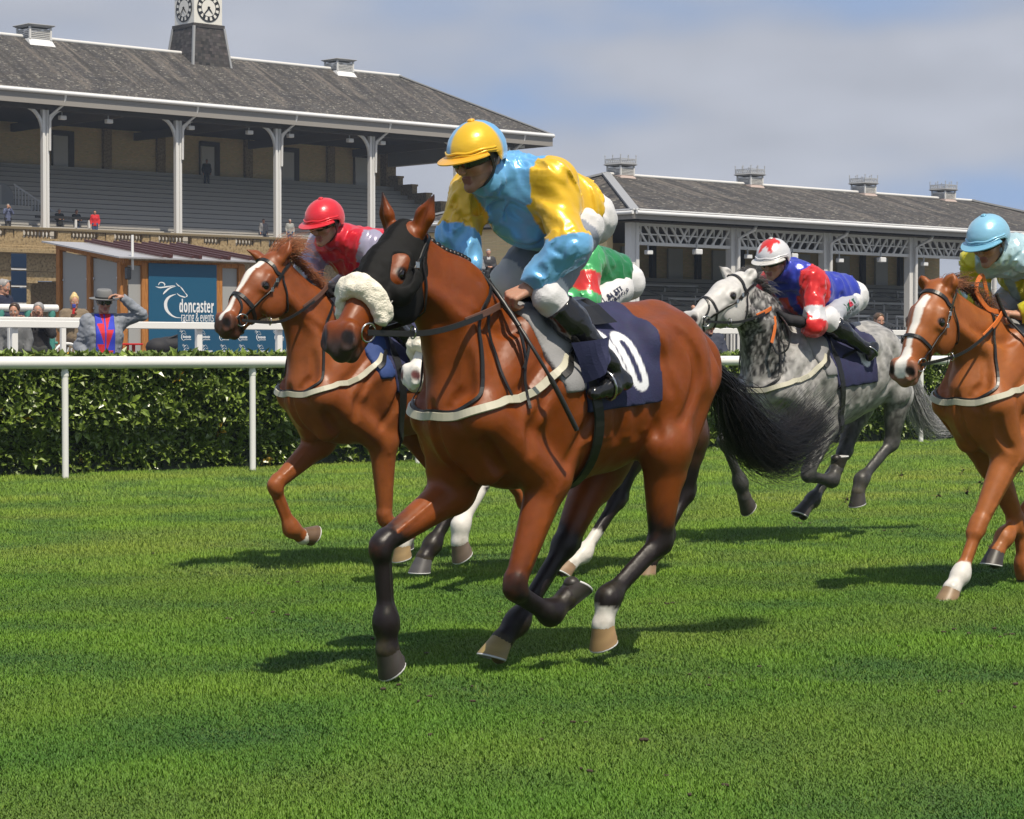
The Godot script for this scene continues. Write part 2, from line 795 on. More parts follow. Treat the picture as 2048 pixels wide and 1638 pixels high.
func job_mesh(list: Array) -> ArrayMesh:
	# one continuous surface from the grids of one body
	var v := PackedVector3Array()
	var n := PackedVector3Array()
	var c := PackedColorArray()
	var i := PackedInt32Array()
	for j in list:
		var s := v.size()
		v.append_array(j.v)
		n.append_array(j.n)
		c.append_array(j.c)
		var add: PackedInt32Array = j.i
		for q in add:
			i.append(q + s)
	var m := ArrayMesh.new()
	if v.is_empty():
		return m
	var arr := []
	arr.resize(Mesh.ARRAY_MAX)
	arr[Mesh.ARRAY_VERTEX] = v
	arr[Mesh.ARRAY_NORMAL] = n
	arr[Mesh.ARRAY_COLOR] = c
	arr[Mesh.ARRAY_INDEX] = i
	m.add_surface_from_arrays(Mesh.PRIMITIVE_TRIANGLES, arr)
	return m


# ---------------------------------------------------------------- where the joints of each horse and rider are, in metres from the ground under the withers

const HORSE := {
	"lead": {"at": Vector3(6.592, 0, -7.100), "wy": 1.522,
		"poll": Vector3(-0.618, 1.853, 0.000), "muzzle": Vector3(-1.077, 1.380, 0.120),
		"neck": Vector3(-0.343, 1.517, 0.000),
		"ears": [Vector3(-0.650, 1.958, -0.070), Vector3(-0.554, 1.942, 0.130)],
		"RF": [Vector3(-0.212, 0.751, -0.150), Vector3(-0.613, 0.558, -0.130), Vector3(-0.585, 0.243, -0.130), Vector3(-0.577, 0.134, -0.130), Vector3(-0.567, -0.008, -0.130)],
		"LF": [Vector3(0.042, 0.805, 0.150), Vector3(-0.129, 0.368, 0.130), Vector3(0.091, 0.253, 0.120), Vector3(0.182, 0.308, 0.120), Vector3(0.293, 0.322, 0.120)],
		"RH": [Vector3(0.670, 0.868, -0.160), Vector3(0.407, 0.501, -0.130), Vector3(0.120, 0.191, -0.120), Vector3(0.034, 0.120, -0.120), Vector3(-0.101, 0.082, -0.120)],
		"LH": [Vector3(0.697, 0.932, 0.190), Vector3(0.719, 0.511, 0.140), Vector3(0.413, 0.289, 0.130), Vector3(0.384, 0.181, 0.130), Vector3(0.357, 0.072, 0.130)]},
	"chestnut": {"at": Vector3(9.012, 0, -11.200), "wy": 1.527,
		"poll": Vector3(-0.605, 1.927, 0.000), "muzzle": Vector3(-1.004, 1.503, 0.000),
		"neck": Vector3(-0.296, 1.524, 0.000),
		"ears": [Vector3(-0.711, 1.935, -0.070), Vector3(-0.515, 1.994, 0.100)],
		"RF": [Vector3(-0.112, 0.779, -0.140), Vector3(-0.467, 0.532, -0.130), Vector3(-0.336, 0.261, -0.130), Vector3(-0.252, 0.208, -0.130), Vector3(-0.121, 0.176, -0.130)],
		"LF": [Vector3(0.152, 0.780, 0.140), Vector3(0.179, 0.304, 0.130), Vector3(0.359, 0.209, 0.130), Vector3(0.319, 0.143, 0.130), Vector3(0.311, 0.011, 0.130)]},
	"grey": {"at": Vector3(12.462, 0, -10.600), "wy": 1.524,
		"poll": Vector3(-0.560, 1.886, 0.000), "muzzle": Vector3(-1.121, 1.564, 0.000),
		"neck": Vector3(-0.345, 1.551, 0.000),
		"ears": [Vector3(-0.694, 1.908, -0.060), Vector3(-0.489, 1.893, 0.080)],
		"RF": [Vector3(-0.224, 0.986, -0.140), Vector3(-0.568, 0.736, -0.130), Vector3(-0.394, 0.437, -0.130), Vector3(-0.352, 0.332, -0.130), Vector3(-0.300, 0.193, -0.130)],
		"LF": [Vector3(0.204, 0.828, 0.140), Vector3(-0.001, 0.488, 0.130), Vector3(0.267, 0.444, 0.130), Vector3(0.321, 0.526, 0.130), Vector3(0.447, 0.591, 0.130)],
		"RH": [Vector3(0.933, 0.987, -0.160), Vector3(0.716, 0.614, -0.130), Vector3(0.357, 0.289, -0.120), Vector3(0.281, 0.243, -0.120), Vector3(0.130, 0.187, -0.120)],
		"LH": [Vector3(0.931, 1.046, 0.180), Vector3(0.916, 0.681, 0.140), Vector3(0.591, 0.432, 0.130), Vector3(0.553, 0.345, 0.130), Vector3(0.498, 0.224, 0.130)]},
	"right": {"at": Vector3(10.931, 0, -7.750), "wy": 1.504,
		"poll": Vector3(-0.658, 1.718, 0.000), "muzzle": Vector3(-0.987, 1.222, 0.000),
		"neck": Vector3(-0.241, 1.370, 0.000),
		"ears": [Vector3(-0.662, 1.739, -0.080), Vector3(-0.606, 1.752, 0.090)],
		"RF": [Vector3(0.075, 0.707, -0.140), Vector3(0.305, 0.357, -0.130), Vector3(0.365, 0.104, -0.130), Vector3(0.376, 0.052, -0.130), Vector3(0.381, 0.000, -0.130)],
		"LF": [Vector3(-0.172, 0.760, 0.140), Vector3(-0.421, 0.378, 0.120), Vector3(-0.572, 0.130, 0.120), Vector3(-0.652, 0.059, 0.120), Vector3(-0.761, 0.003, 0.120)]},
	"h5": {"at": Vector3(9.394, 0, -9.800), "wy": 1.516,
		"poll": Vector3(-0.769, 1.661, 0.000), "muzzle": Vector3(-1.139, 1.200, 0.000),
		"neck": Vector3(-0.488, 1.371, 0.000),
		"ears": [Vector3(-0.773, 1.732, -0.080), Vector3(-0.728, 1.729, 0.100)],
		"RF": [Vector3(-0.323, 0.913, -0.160), Vector3(-0.551, 0.578, -0.150), Vector3(-0.791, 0.250, -0.150), Vector3(-0.850, 0.178, -0.150), Vector3(-0.964, 0.087, -0.150)],
		"LF": [Vector3(-0.368, 0.920, 0.140), Vector3(-0.578, 0.673, 0.120), Vector3(-0.817, 0.372, 0.120), Vector3(-0.824, 0.285, 0.120), Vector3(-0.802, 0.184, 0.120)],
		"RH": [Vector3(0.833, 0.767, -0.180), Vector3(0.672, 0.441, -0.140), Vector3(0.385, 0.132, -0.140), Vector3(0.270, 0.074, -0.140), Vector3(0.163, 0.033, -0.140)],
		"LH": [Vector3(0.971, 0.834, 0.180), Vector3(0.979, 0.477, 0.140), Vector3(0.729, 0.153, 0.130), Vector3(0.665, 0.067, 0.130), Vector3(0.585, -0.017, 0.130)]},
}
const RIDER := {
	"lead": {"head": Vector3(-0.208, 2.110, 0.000), "neck": Vector3(-0.001, 2.066, 0.000), "chest": Vector3(0.098, 1.948, 0.000), "pelvis": Vector3(0.345, 1.906, 0.000), "shL": Vector3(0.059, 2.019, 0.170), "shR": Vector3(-0.065, 1.991, -0.190), "elL": Vector3(0.047, 1.761, 0.270), "wrL": Vector3(-0.051, 1.590, 0.150), "haL": Vector3(-0.158, 1.532, 0.080), "elR": Vector3(-0.161, 1.811, -0.170), "wrR": Vector3(-0.165, 1.644, -0.100), "haR": Vector3(-0.127, 1.562, -0.060), "hipL": Vector3(0.247, 1.844, 0.130), "hipR": Vector3(0.353, 1.869, -0.130), "knL": Vector3(-0.006, 1.555, 0.200), "knR": Vector3(0.097, 1.630, -0.160), "anL": Vector3(0.241, 1.287, 0.300), "heL": Vector3(0.324, 1.205, 0.310), "toL": Vector3(0.141, 1.160, 0.320)},
	"grey": {"head": Vector3(-0.207, 1.956, 0.000), "neck": Vector3(-0.018, 1.906, 0.000), "chest": Vector3(0.137, 1.764, 0.000), "pelvis": Vector3(0.523, 1.729, 0.000), "shL": Vector3(0.008, 1.820, 0.170), "shR": Vector3(-0.024, 1.817, -0.190), "elL": Vector3(-0.065, 1.511, 0.250), "wrL": Vector3(-0.226, 1.561, 0.130), "haL": Vector3(-0.292, 1.643, 0.070), "elR": Vector3(-0.073, 1.695, -0.220), "wrR": Vector3(-0.179, 1.650, -0.100), "haR": Vector3(-0.216, 1.673, -0.050), "hipL": Vector3(0.446, 1.680, 0.130), "knL": Vector3(0.052, 1.553, 0.250), "anL": Vector3(0.409, 1.365, 0.290), "heL": Vector3(0.506, 1.372, 0.300), "toL": Vector3(0.445, 1.296, 0.310)},
	"right": {"head": Vector3(-0.162, 1.936, 0.000), "neck": Vector3(0.082, 1.907, 0.000), "chest": Vector3(0.275, 1.781, 0.000), "pelvis": Vector3(0.497, 1.754, 0.000), "shL": Vector3(0.124, 1.828, 0.170), "shR": Vector3(-0.020, 1.849, -0.190), "elL": Vector3(0.052, 1.576, 0.270), "wrL": Vector3(-0.043, 1.535, 0.130), "haL": Vector3(-0.141, 1.551, 0.070), "elR": Vector3(0.040, 1.705, -0.240), "wrR": Vector3(-0.049, 1.606, -0.130), "haR": Vector3(-0.029, 1.560, -0.070), "hipL": Vector3(0.320, 1.680, 0.130), "knL": Vector3(0.060, 1.480, 0.200), "anL": Vector3(0.425, 1.132, 0.300)},
	"chestnut": {"head": Vector3(-0.180, 2.105, 0.000), "neck": Vector3(-0.026, 2.038, 0.000), "chest": Vector3(0.091, 1.941, 0.000), "pelvis": Vector3(0.370, 1.934, 0.000), "shL": Vector3(0.039, 1.979, 0.170), "shR": Vector3(-0.070, 1.982, -0.190), "elL": Vector3(0.023, 1.766, 0.250), "wrL": Vector3(-0.123, 1.729, 0.120), "haL": Vector3(-0.217, 1.729, 0.070), "elR": Vector3(-0.136, 1.850, -0.220), "wrR": Vector3(-0.167, 1.776, -0.130), "haR": Vector3(-0.241, 1.722, -0.060), "hipL": Vector3(0.301, 1.882, 0.130), "knL": Vector3(-0.016, 1.630, 0.250), "anL": Vector3(0.305, 1.344, 0.290)},
	"h5": {"head": Vector3(-0.080, 2.003, 0.000), "neck": Vector3(0.079, 1.945, 0.000), "chest": Vector3(0.201, 1.824, 0.000), "pelvis": Vector3(0.491, 1.757, 0.000), "shL": Vector3(0.115, 1.869, 0.170), "elL": Vector3(0.024, 1.628, 0.250), "wrL": Vector3(-0.096, 1.628, 0.120), "hipL": Vector3(0.401, 1.700, 0.130), "knL": Vector3(-0.004, 1.548, 0.250), "anL": Vector3(0.260, 1.343, 0.290)},
}


# ---------------------------------------------------------------- horses

const BODY := 0
const NECK := 1
const HEAD := 2
const EAR := 3
const LEG := {"RF": 10, "LF": 11, "RH": 12, "LH": 13}
const Z := Vector3(0, 0, 1)


class Head:
	var p: Vector3      # poll
	var e: Vector3      # down the face to the muzzle
	var j: Vector3      # back to the jaw
	var s: Vector3      # to the horse's left
	var l: float        # length, against a head of 0.60 m
	var w: float        # depth and width, against the same
	func _init(poll: Vector3, muzzle: Vector3, yaw := 0.0, stout := 1.2) -> void:
		p = poll
		l = (muzzle - poll).length() / 0.60
		w = stout
		e = (muzzle - poll).normalized()
		s = Vector3(sin(yaw), 0, cos(yaw))
		s = (s - e * e.dot(s)).normalized()
		j = s.cross(e).normalized()
	func at(ee: float, jj: float, ss: float) -> Vector3:
		return p + e * ee * l + (j * jj + s * ss) * w
	func inside(q: Vector3) -> Vector3:
		q = q - p
		return Vector3(q.dot(e) / l, q.dot(j) / w, q.dot(s) / w)


func horse_field(h: Dictionary, hd: Head) -> Field:
	var f := Field.new()
	var wy: float = h.wy
	var tilt: float = h.get("tilt", 0.0)
	var w := func(x: float, y: float, z: float) -> Vector3: return Vector3(x, wy + y - x * tilt, z)
	# trunk: (x, top, bottom, half width)
	var sec := [[-0.20, -0.20, -0.70, 0.185], [-0.02, -0.04, -0.76, 0.215], [0.22, -0.06, -0.755, 0.255], [0.45, -0.06, -0.71, 0.27], [0.68, -0.025, -0.63, 0.262], [0.86, -0.005, -0.50, 0.25], [0.98, -0.09, -0.47, 0.21]]
	for k in sec.size() - 1:
		var a: Array = sec[k]
		var b: Array = sec[k + 1]
		var ha: float = (a[1] - a[2]) * 0.5
		var hb: float = (b[1] - b[2]) * 0.5
		f.cap(w.call(a[0], (a[1] + a[2]) * 0.5, 0), w.call(b[0], (b[1] + b[2]) * 0.5, 0), ha, hb, 0.02, BODY, 0, 0, Z, (a[3] / ha + b[3] / hb) * 0.5)
	f.cap(w.call(-0.10, -0.10, 0), w.call(0.20, -0.09, 0), 0.10, 0.075, 0.10, BODY, 0, 0, Z, 0.6)
	f.cap(w.call(0.30, -0.10, 0), w.call(0.80, -0.06, 0), 0.075, 0.085, 0.10)
	f.cap(w.call(0.62, -0.14, 0.17), w.call(0.80, -0.13, 0.13), 0.075, 0.11, 0.06)
	f.cap(w.call(0.62, -0.14, -0.17), w.call(0.80, -0.13, -0.13), 0.075, 0.11, 0.06)
	# neck
	var n0: Vector3 = w.call(-0.20, -0.30, 0)
	var n1: Vector3 = h.neck
	var n2 := hd.at(0.07, 0.115, 0)
	f.cap(n0, n1, 0.245, 0.175, 0.07, NECK, 0, 0.5, Z, 0.60)
	f.cap(n1, n2, 0.175, 0.118, 0.06, NECK, 0.5, 1, Z, 0.60)
	f.cap(n0 + Vector3(0.09, 0.22, 0), n1.lerp(n2, 0.3) + (n0 - n1).normalized().cross(Z) * -0.10, 0.06, 0.055, 0.08, NECK, 0, 0.6)
	for s in [-1.0, 1.0]:
		# brachiocephalic muscle and the groove under it
		f.cap(w.call(-0.30, -0.36, 0.125 * s), n1 + Vector3(-0.03, -0.05, 0.085 * s), 0.07, 0.055, 0.06, NECK, 0, 0.5)
		f.cap(n1 + Vector3(-0.03, -0.05, 0.085 * s), hd.at(0.14, 0.19, 0.055 * s), 0.055, 0.04, 0.04, NECK, 0.5, 1)
		# shoulder blade, point of shoulder, breast
		f.cap(w.call(-0.02, -0.13, 0.10 * s), w.call(-0.30, -0.44, 0.155 * s), 0.10, 0.095, 0.035, BODY, 0, 0, Z, 0.75)
		f.cap(w.call(0.10, -0.16, 0.13 * s), w.call(-0.10, -0.44, 0.185 * s), 0.09, 0.08, 0.03)
		f.ball(w.call(-0.335, -0.455, 0.135 * s), 0.085, 0.03)
		f.cap(w.call(-0.33, -0.47, 0.065 * s), w.call(-0.23, -0.66, 0.075 * s), 0.095, 0.075, 0.025)
		# haunch: hip point, hip to stifle, buttock
		f.ball(w.call(0.60, -0.155, 0.195 * s), 0.055, 0.07)
		f.cap(w.call(0.80, -0.20, 0.11 * s), w.call(0.86, -0.32, 0.13 * s), 0.155, 0.15, 0.05)
	for side: String in LEG:
		var tg: int = LEG[side]
		var q: Array = h[side]
		var s := -1.0 if side[0] == "R" else 1.0
		var a: Vector3 = q[0]
		var b: Vector3 = q[1]
		var c: Vector3 = q[2]
		var d: Vector3 = q[3]
		var shin := (c - b).normalized()
		var upper := (b - a).normalized()
		if side[1] == "F":
			var sh: Vector3 = w.call(-0.29, -0.46, 0.15 * s)
			f.cap(sh, a, 0.105, 0.088, 0.04, tg, -1, 0)
			f.cap(w.call(0.06, -0.34, 0.185 * s), a + Vector3(0.05, 0.06, 0), 0.11, 0.072, 0.035, BODY)
			f.cap(w.call(0.10, -0.44, 0.17 * s), a + Vector3(0.04, 0.02, 0), 0.09, 0.06, 0.05, BODY)
			f.cap(a, b, 0.083, 0.042, 0.04, tg, 0, 1)
			# the muscles of the forearm lie on its upper half
			var front := Z.cross(upper) * (-1.0 if Z.cross(upper).x > 0 else 1.0)
			f.cap(a + front * 0.028, a.lerp(b, 0.62) + front * 0.018, 0.060, 0.028, 0.016, tg, 0, 0.62)
			f.cap(a - front * 0.035 + Z * 0.012 * s, a.lerp(b, 0.68) - front * 0.016, 0.058, 0.024, 0.016, tg, 0, 0.68)
			for e in [-1.0, 1.0]:
				f.cap(b + front * 0.012 - upper * 0.038 + Z * 0.015 * e, b + front * 0.012 + shin * 0.038 + Z * 0.014 * e, 0.036, 0.034, 0.018, tg, 0.95, 1.05)
			f.ball(b - front * 0.022 - shin * 0.0 + upper * 0.012, 0.034, 0.02, tg, 1)
		else:
			var hip: Vector3 = w.call(0.80, -0.24, 0.12 * s)
			f.cap(hip, a, 0.175, 0.118, 0.04, BODY, 0, 0, Z, 0.85)
			f.ball(a + Vector3(-0.02, -0.01, 0.012 * s), 0.082, 0.035, tg, 0)
			var back := Z.cross(upper) * (1.0 if Z.cross(upper).x > 0 else -1.0)
			f.cap(w.call(0.985, -0.23, 0.085 * s), a.lerp(b, 0.30) + back * 0.055, 0.118, 0.055, 0.02, BODY)
			f.cap(w.call(0.93, -0.30, 0.135 * s), a.lerp(b, 0.10) + back * 0.07, 0.125, 0.07, 0.02, BODY)
			f.cap(a, b, 0.105, 0.047, 0.05, tg, 0, 1)
			f.cap(a.lerp(b, 0.1) + back * 0.02, a.lerp(b, 0.6) + back * 0.012, 0.078, 0.034, 0.02, tg, 0.1, 0.6)
			# hock with its point, and the tendon that runs up from it
			var heel := b + (back * 0.75 - upper * 0.25 - shin * 0.35).normalized() * 0.062
			f.ball(b, 0.052, 0.03, tg, 1)
			f.cap(heel, b + shin * 0.06 + back * 0.012, 0.030, 0.030, 0.025, tg, 1, 1.1)
			f.cap(heel, a.lerp(b, 0.5) + back * 0.045, 0.022, 0.028, 0.02, tg, 0.95, 0.5)
		# cannon, tendons, fetlock, pastern
		var behind := Z.cross(shin)
		if behind.dot(c - d) < 0.0 and (d - c).normalized().dot(shin) < 0.995:
			behind = -behind
		var thick := 1.0 if side[1] == "F" else 1.1
		f.cap(b, c, 0.034 * thick, 0.030 * thick, 0.03, tg, 1, 2)
		f.cap(b + shin * 0.05 + behind * 0.030, c - shin * 0.02 + behind * 0.026, 0.0185, 0.0185, 0.007, tg, 1.1, 1.95)
		f.cap(c - shin * 0.022, c, 0.038 * thick, 0.041 * thick, 0.05, tg, 1.95, 2)
		f.ball(c + behind * 0.026 + shin * 0.004, 0.027, 0.015, tg, 2.05)
		f.cap(c, d, 0.038, 0.041, 0.05, tg, 2, 3)
		f.ball(d, 0.043, 0.03, tg, 3, Vector3.ZERO)
	head_field(f, h, hd)
	f.plain = f.clone()
	relief(f, h)
	return f


func groove(f: Field, pts: Array, deep: float, r := 0.024) -> void:
	# a furrow between two muscles, cut along the surface
	var way := smooth_path(pts, 6)
	var last := Vector3.INF
	var add := []
	for k in way.size():
		var q := f.onto(way[k])
		var n := f.slope(q)
		var ends := sin(PI * clampf((k + 0.6) / (way.size() + 0.2), 0, 1))
		q += n * (r - deep * ends)
		if last != Vector3.INF:
			add.append([last, q])
		last = q
	for e in add:
		f.hole(e[0], e[1], r, r, 0.020)


func vein(f: Field, pts: Array, r := 0.006) -> void:
	var way := smooth_path(pts, 3)
	var last := Vector3.INF
	for p in way:
		var q := f.onto(p, -r * 0.35)
		if last != Vector3.INF:
			f.cap(last, q, r, r, 0.008, BODY)
		last = q


func relief(f: Field, h: Dictionary) -> void:
	var d: float = h.wy - 1.522
	var cuts := [
		[[Vector3(0.72, 1.42, 0.24), Vector3(0.80, 1.29, 0.28), Vector3(0.78, 1.14, 0.29), Vector3(0.69, 1.02, 0.27)], 0.018],
		[[Vector3(0.99, 1.40, 0.18), Vector3(1.02, 1.26, 0.22), Vector3(0.99, 1.09, 0.24), Vector3(0.90, 0.95, 0.22)], 0.018],
		[[Vector3(1.10, 1.32, 0.14), Vector3(1.13, 1.18, 0.16), Vector3(1.08, 1.02, 0.18)], 0.013],
		[[Vector3(0.0, 1.34, 0.26), Vector3(-0.05, 1.18, 0.28), Vector3(-0.13, 1.04, 0.27), Vector3(-0.14, 0.92, 0.25)], 0.011],
		[[Vector3(0.20, 1.28, 0.30), Vector3(0.20, 1.12, 0.30), Vector3(0.14, 0.98, 0.29), Vector3(0.06, 0.87, 0.25)], 0.011],
		[[Vector3(-0.37, 1.32, 0.13), Vector3(-0.36, 1.18, 0.13), Vector3(-0.36, 1.04, 0.10)], 0.012],
		[[Vector3(-0.33, 1.02, 0.18), Vector3(-0.30, 0.92, 0.18), Vector3(-0.22, 0.84, 0.17)], 0.013],
		[[Vector3(-0.12, 1.44, 0.17), Vector3(-0.26, 1.43, 0.16), Vector3(-0.42, 1.52, 0.14)], 0.008],
		[[Vector3(0.30, 1.26, 0.33), Vector3(0.33, 1.08, 0.33), Vector3(0.36, 0.94, 0.28)], 0.004],
		[[Vector3(0.41, 1.26, 0.33), Vector3(0.44, 1.08, 0.33), Vector3(0.47, 0.95, 0.28)], 0.004],
		[[Vector3(0.52, 1.25, 0.33), Vector3(0.55, 1.08, 0.33), Vector3(0.57, 0.98, 0.28)], 0.004],
		[[Vector3(0.10, 1.42, 0.25), Vector3(-0.02, 1.36, 0.26), Vector3(-0.14, 1.22, 0.26), Vector3(-0.26, 1.12, 0.24)], 0.007],
		[[Vector3(0.86, 1.46, 0.16), Vector3(0.92, 1.36, 0.2), Vector3(0.90, 1.2, 0.24)], 0.006],
		[[Vector3(0.56, 1.42, 0.25), Vector3(0.60, 1.30, 0.28), Vector3(0.64, 1.16, 0.29)], 0.008]]
	for c in cuts:
		for s in [1.0, -1.0]:
			if s < 0 and c[0][0].x > -0.1:
				continue
			var pts := []
			for p in c[0]:
				pts.append(Vector3(p.x, p.y + d, p.z * s))
			groove(f, pts, c[1] * 1.2)
	groove(f, [Vector3(-0.45, 1.12 + d, 0), Vector3(-0.42, 0.96 + d, 0), Vector3(-0.30, 0.82 + d, 0)], 0.016)
	vein(f, [Vector3(0.10, 0.92 + d, 0.27), Vector3(0.25, 0.96 + d, 0.30), Vector3(0.42, 0.95 + d, 0.30), Vector3(0.55, 1.0 + d, 0.29)], 0.007)
	var q: Array = h.LF
	vein(f, [q[0] + Vector3(-0.02, -0.02, 0.10), q[0].lerp(q[1], 0.4) + Vector3(0.0, 0, 0.08), q[0].lerp(q[1], 0.8) + Vector3(0, 0, 0.06)], 0.007)
	q = h.RF
	vein(f, [q[0] + Vector3(-0.10, 0.0, 0.05), q[0].lerp(q[1], 0.4) + Vector3(-0.05, 0.02, 0.06), q[0].lerp(q[1], 0.8) + Vector3(-0.02, 0.02, 0.05)], 0.007)


func head_field(f: Field, h: Dictionary, hd: Head, ears := true) -> void:
	var w := hd.w
	var s := hd.s
	f.cap(hd.at(0.04, 0.085, 0), hd.at(0.21, 0.09, 0), 0.085 * w, 0.10 * w, 0.04, HEAD, 0, 0, s, 0.84)
	f.cap(hd.at(0.20, 0.075, 0), hd.at(0.36, 0.075, 0), 0.098 * w, 0.076 * w, 0.03, HEAD, 0, 0, s, 0.78)
	f.cap(hd.at(0.34, 0.070, 0), hd.at(0.52, 0.066, 0), 0.070 * w, 0.052 * w, 0.03, HEAD, 0, 0, s, 0.80)
	f.cap(hd.at(0.22, 0.16, 0), hd.at(0.48, 0.115, 0), 0.062 * w, 0.036 * w, 0.03, HEAD, 0, 0, s, 0.75)
	for q in [-1.0, 1.0]:
		f.cap(hd.at(0.17, 0.165, 0.045 * q), hd.at(0.23, 0.165, 0.05 * q), 0.092 * w, 0.088 * w, 0.02, HEAD, 0, 0, s, 0.42)
		f.cap(hd.at(0.16, 0.055, 0.070 * q), hd.at(0.24, 0.065, 0.072 * q), 0.028 * w, 0.026 * w, 0.025, HEAD)
		f.cap(hd.at(0.22, 0.085, 0.070 * q), hd.at(0.38, 0.082, 0.052 * q), 0.016 * w, 0.010 * w, 0.02, HEAD)
		f.cap(hd.at(0.525, 0.036, 0.036 * q), hd.at(0.568, 0.055, 0.042 * q), 0.033 * w, 0.030 * w, 0.02, HEAD)
		f.hole(hd.at(0.540, -0.002, 0.060 * q), hd.at(0.598, 0.036, 0.056 * q), 0.018 * w, 0.024 * w, 0.010)
		f.hole(hd.at(0.215, 0.058, 0.112 * q), hd.at(0.235, 0.060, 0.108 * q), 0.020 * w, 0.020 * w, 0.010)
		# temple hollow over the eye
		f.hole(hd.at(0.135, 0.075, 0.118 * q), hd.at(0.165, 0.078, 0.118 * q), 0.026 * w, 0.024 * w, 0.02)
	f.cap(hd.at(0.53, 0.068, 0), hd.at(0.575, 0.085, 0), 0.050 * w, 0.040 * w, 0.03, HEAD, 0, 0, s, 0.95)
	f.cap(hd.at(0.48, 0.12, 0), hd.at(0.545, 0.13, 0), 0.036 * w, 0.030 * w, 0.025, HEAD)
	# the line of the mouth
	for q in [-1.0, 1.0]:
		f.hole(hd.at(0.47, 0.105, 0.058 * q), hd.at(0.60, 0.112, 0.035 * q), 0.006, 0.007, 0.008)
	for k in (2 if ears else 0):
		var q := -1.0 if k == 0 else 1.0
		var base := hd.at(0.015, 0.05, 0.058 * q)
		var tip: Vector3 = h.ears[k]
		var d := (tip - base).normalized()
		if (tip - base).length() > 0.21:
			tip = base + d * 0.21
		var face: Vector3 = (h.get("ear_face", Vector3(-0.8, 0.0, 0.25 * q)))
		face = (face - d * face.dot(d)).normalized()
		f.cap(base, base.lerp(tip, 0.45), 0.036, 0.043, 0.02, EAR, 0, 0.45, face, 0.62)
		f.cap(base.lerp(tip, 0.45), tip, 0.043, 0.006, 0.01, EAR, 0.45, 1, face, 0.62)
		f.hole(base.lerp(tip, 0.18) + face * 0.034, base.lerp(tip, 0.86) + face * 0.018, 0.024, 0.008, 0.008)


func coat_paint(c: Dictionary, hd: Head, speckle: FastNoiseLite) -> Callable:
	# the colour of the coat at a point: body colour, dark points, white marks, bare muzzle
	var base: Color = c.base
	var dark: Color = c.dark
	var pale: Color = c.get("pale", base)
	var white := Color(0.74, 0.71, 0.66)
	var pink := Color(0.62, 0.42, 0.38)
	var skin: Color = c.get("skin", Color(0.035, 0.028, 0.026))
	var start: float = c.get("dark_from", 9.0)
	var socks: Dictionary = c.get("socks", {})
	var blaze: Array = c.get("blaze", [])
	var dapple: float = c.get("dapple", 0.0)
	var later: float = c.get("muzzle_from", 0.0)
	var pink_nose: bool = c.get("pink_nose", false)
	return func(p: Vector3, tg: int, u: float) -> Color:
		var n := speckle.get_noise_3dv(p)
		var n2 := speckle.get_noise_3dv(p * 4.3 + Vector3(5, 1, 2))
		var o := base.lerp(pale, clampf(0.35 + n * 0.5 - (p.y - 1.1) * 0.5, 0, 1))
		o = o * (1.0 + 0.16 * n2 + 0.10 * speckle.get_noise_3dv(p * Vector3(9, 14, 9)))
		if dapple > 0.0:
			# dappled grey: pale rosettes in a darker net, darker neck and legs
			var big := speckle.get_noise_3dv(p * 2.2 + Vector3(9, 3, 0))
			var spots := speckle.get_noise_3dv(p * Vector3(9, 9, 9))
			var streak := speckle.get_noise_3dv(p * Vector3(22, 5, 22))
			var g := 0.30 + 0.16 * big + 0.20 * spots * dapple
			if tg == NECK:
				g -= 0.27 * smoothstep(-0.1, 0.35, streak + 0.3 * big + 0.35 - absf(u - 0.4) * 0.5)
			if tg == HEAD or tg == EAR:
				var hq := hd.inside(p)
				g = 0.52 + 0.10 * spots - 0.14 * smoothstep(0.08, 0.22, hq.y) * (0.5 + spots)
			if tg >= 10:
				g = lerpf(g * 0.85, 0.06 + 0.04 * spots, smoothstep(-0.2, 0.9, u + streak * 0.6))
				if u > 1.0:
					g = 0.045 + 0.025 * spots
			g = clampf(g, 0.03, 0.62)
			o = Color(g, g * 0.985, g * 0.96)
		if tg >= 10 and dapple <= 0.0:
			o = o.lerp(dark, smoothstep(start - 0.22, start + 0.22, u + n * 0.25 + n2 * 0.15))
		if tg == EAR:
			o = o.lerp(dark, smoothstep(0.72, 0.98, u) * 0.9)
		if tg >= 10 and socks.has(tg):
			o = o.lerp(white * (0.90 + 0.10 * n2), smoothstep(socks[tg] - 0.03, socks[tg] + 0.05, u + n2 * 0.22 + n * 0.1))
		if tg >= 10 and u > 1.6:
			# grass stain and mud splashed up the lower leg
			o = o.lerp(Color(0.10, 0.085, 0.045), clampf((n2 + 0.15) * 0.55 * (u - 1.6), 0, 0.5))
		if tg == HEAD:
			var q := hd.inside(p)
			var mz := smoothstep(0.465 + later, 0.545 + later, q.x + n2 * 0.015 + (q.y - 0.06) * 0.35)
			o = o.lerp(pink if pink_nose else skin, mz * c.get("muzzle_dark", 0.9))
			for b in blaze:
				# [from, to, half width at from, half width at to, sideways]
				if q.x > b[0] and q.x < b[1] and q.y < 0.085:
					var t: float = (q.x - b[0]) / (b[1] - b[0])
					var hw: float = lerpf(b[2], b[3], t) * minf(1.0, minf(t, 1.0 - t) * 9.0 + 0.25)
					o = o.lerp(white, 1.0 - smoothstep(hw - 0.004, hw + 0.005, absf(q.z - b[4]) + n2 * 0.006))
			# dark rim of the nostril and the eyelids
			var ns := Vector3(q.x - 0.568, (q.y - 0.020) * 0.8, absf(q.z) - 0.054).length()
			o = o.lerp(Color(0.012, 0.008, 0.008) if not pink_nose else Color(0.20, 0.07, 0.07), 1.0 - smoothstep(0.020, 0.034, ns))
			var es := Vector3(q.x - 0.225, q.y - 0.058, absf(q.z) - 0.088).length()
			o = o.lerp(Color(0.015, 0.011, 0.010), 1.0 - smoothstep(0.020, 0.032, es))
		return o


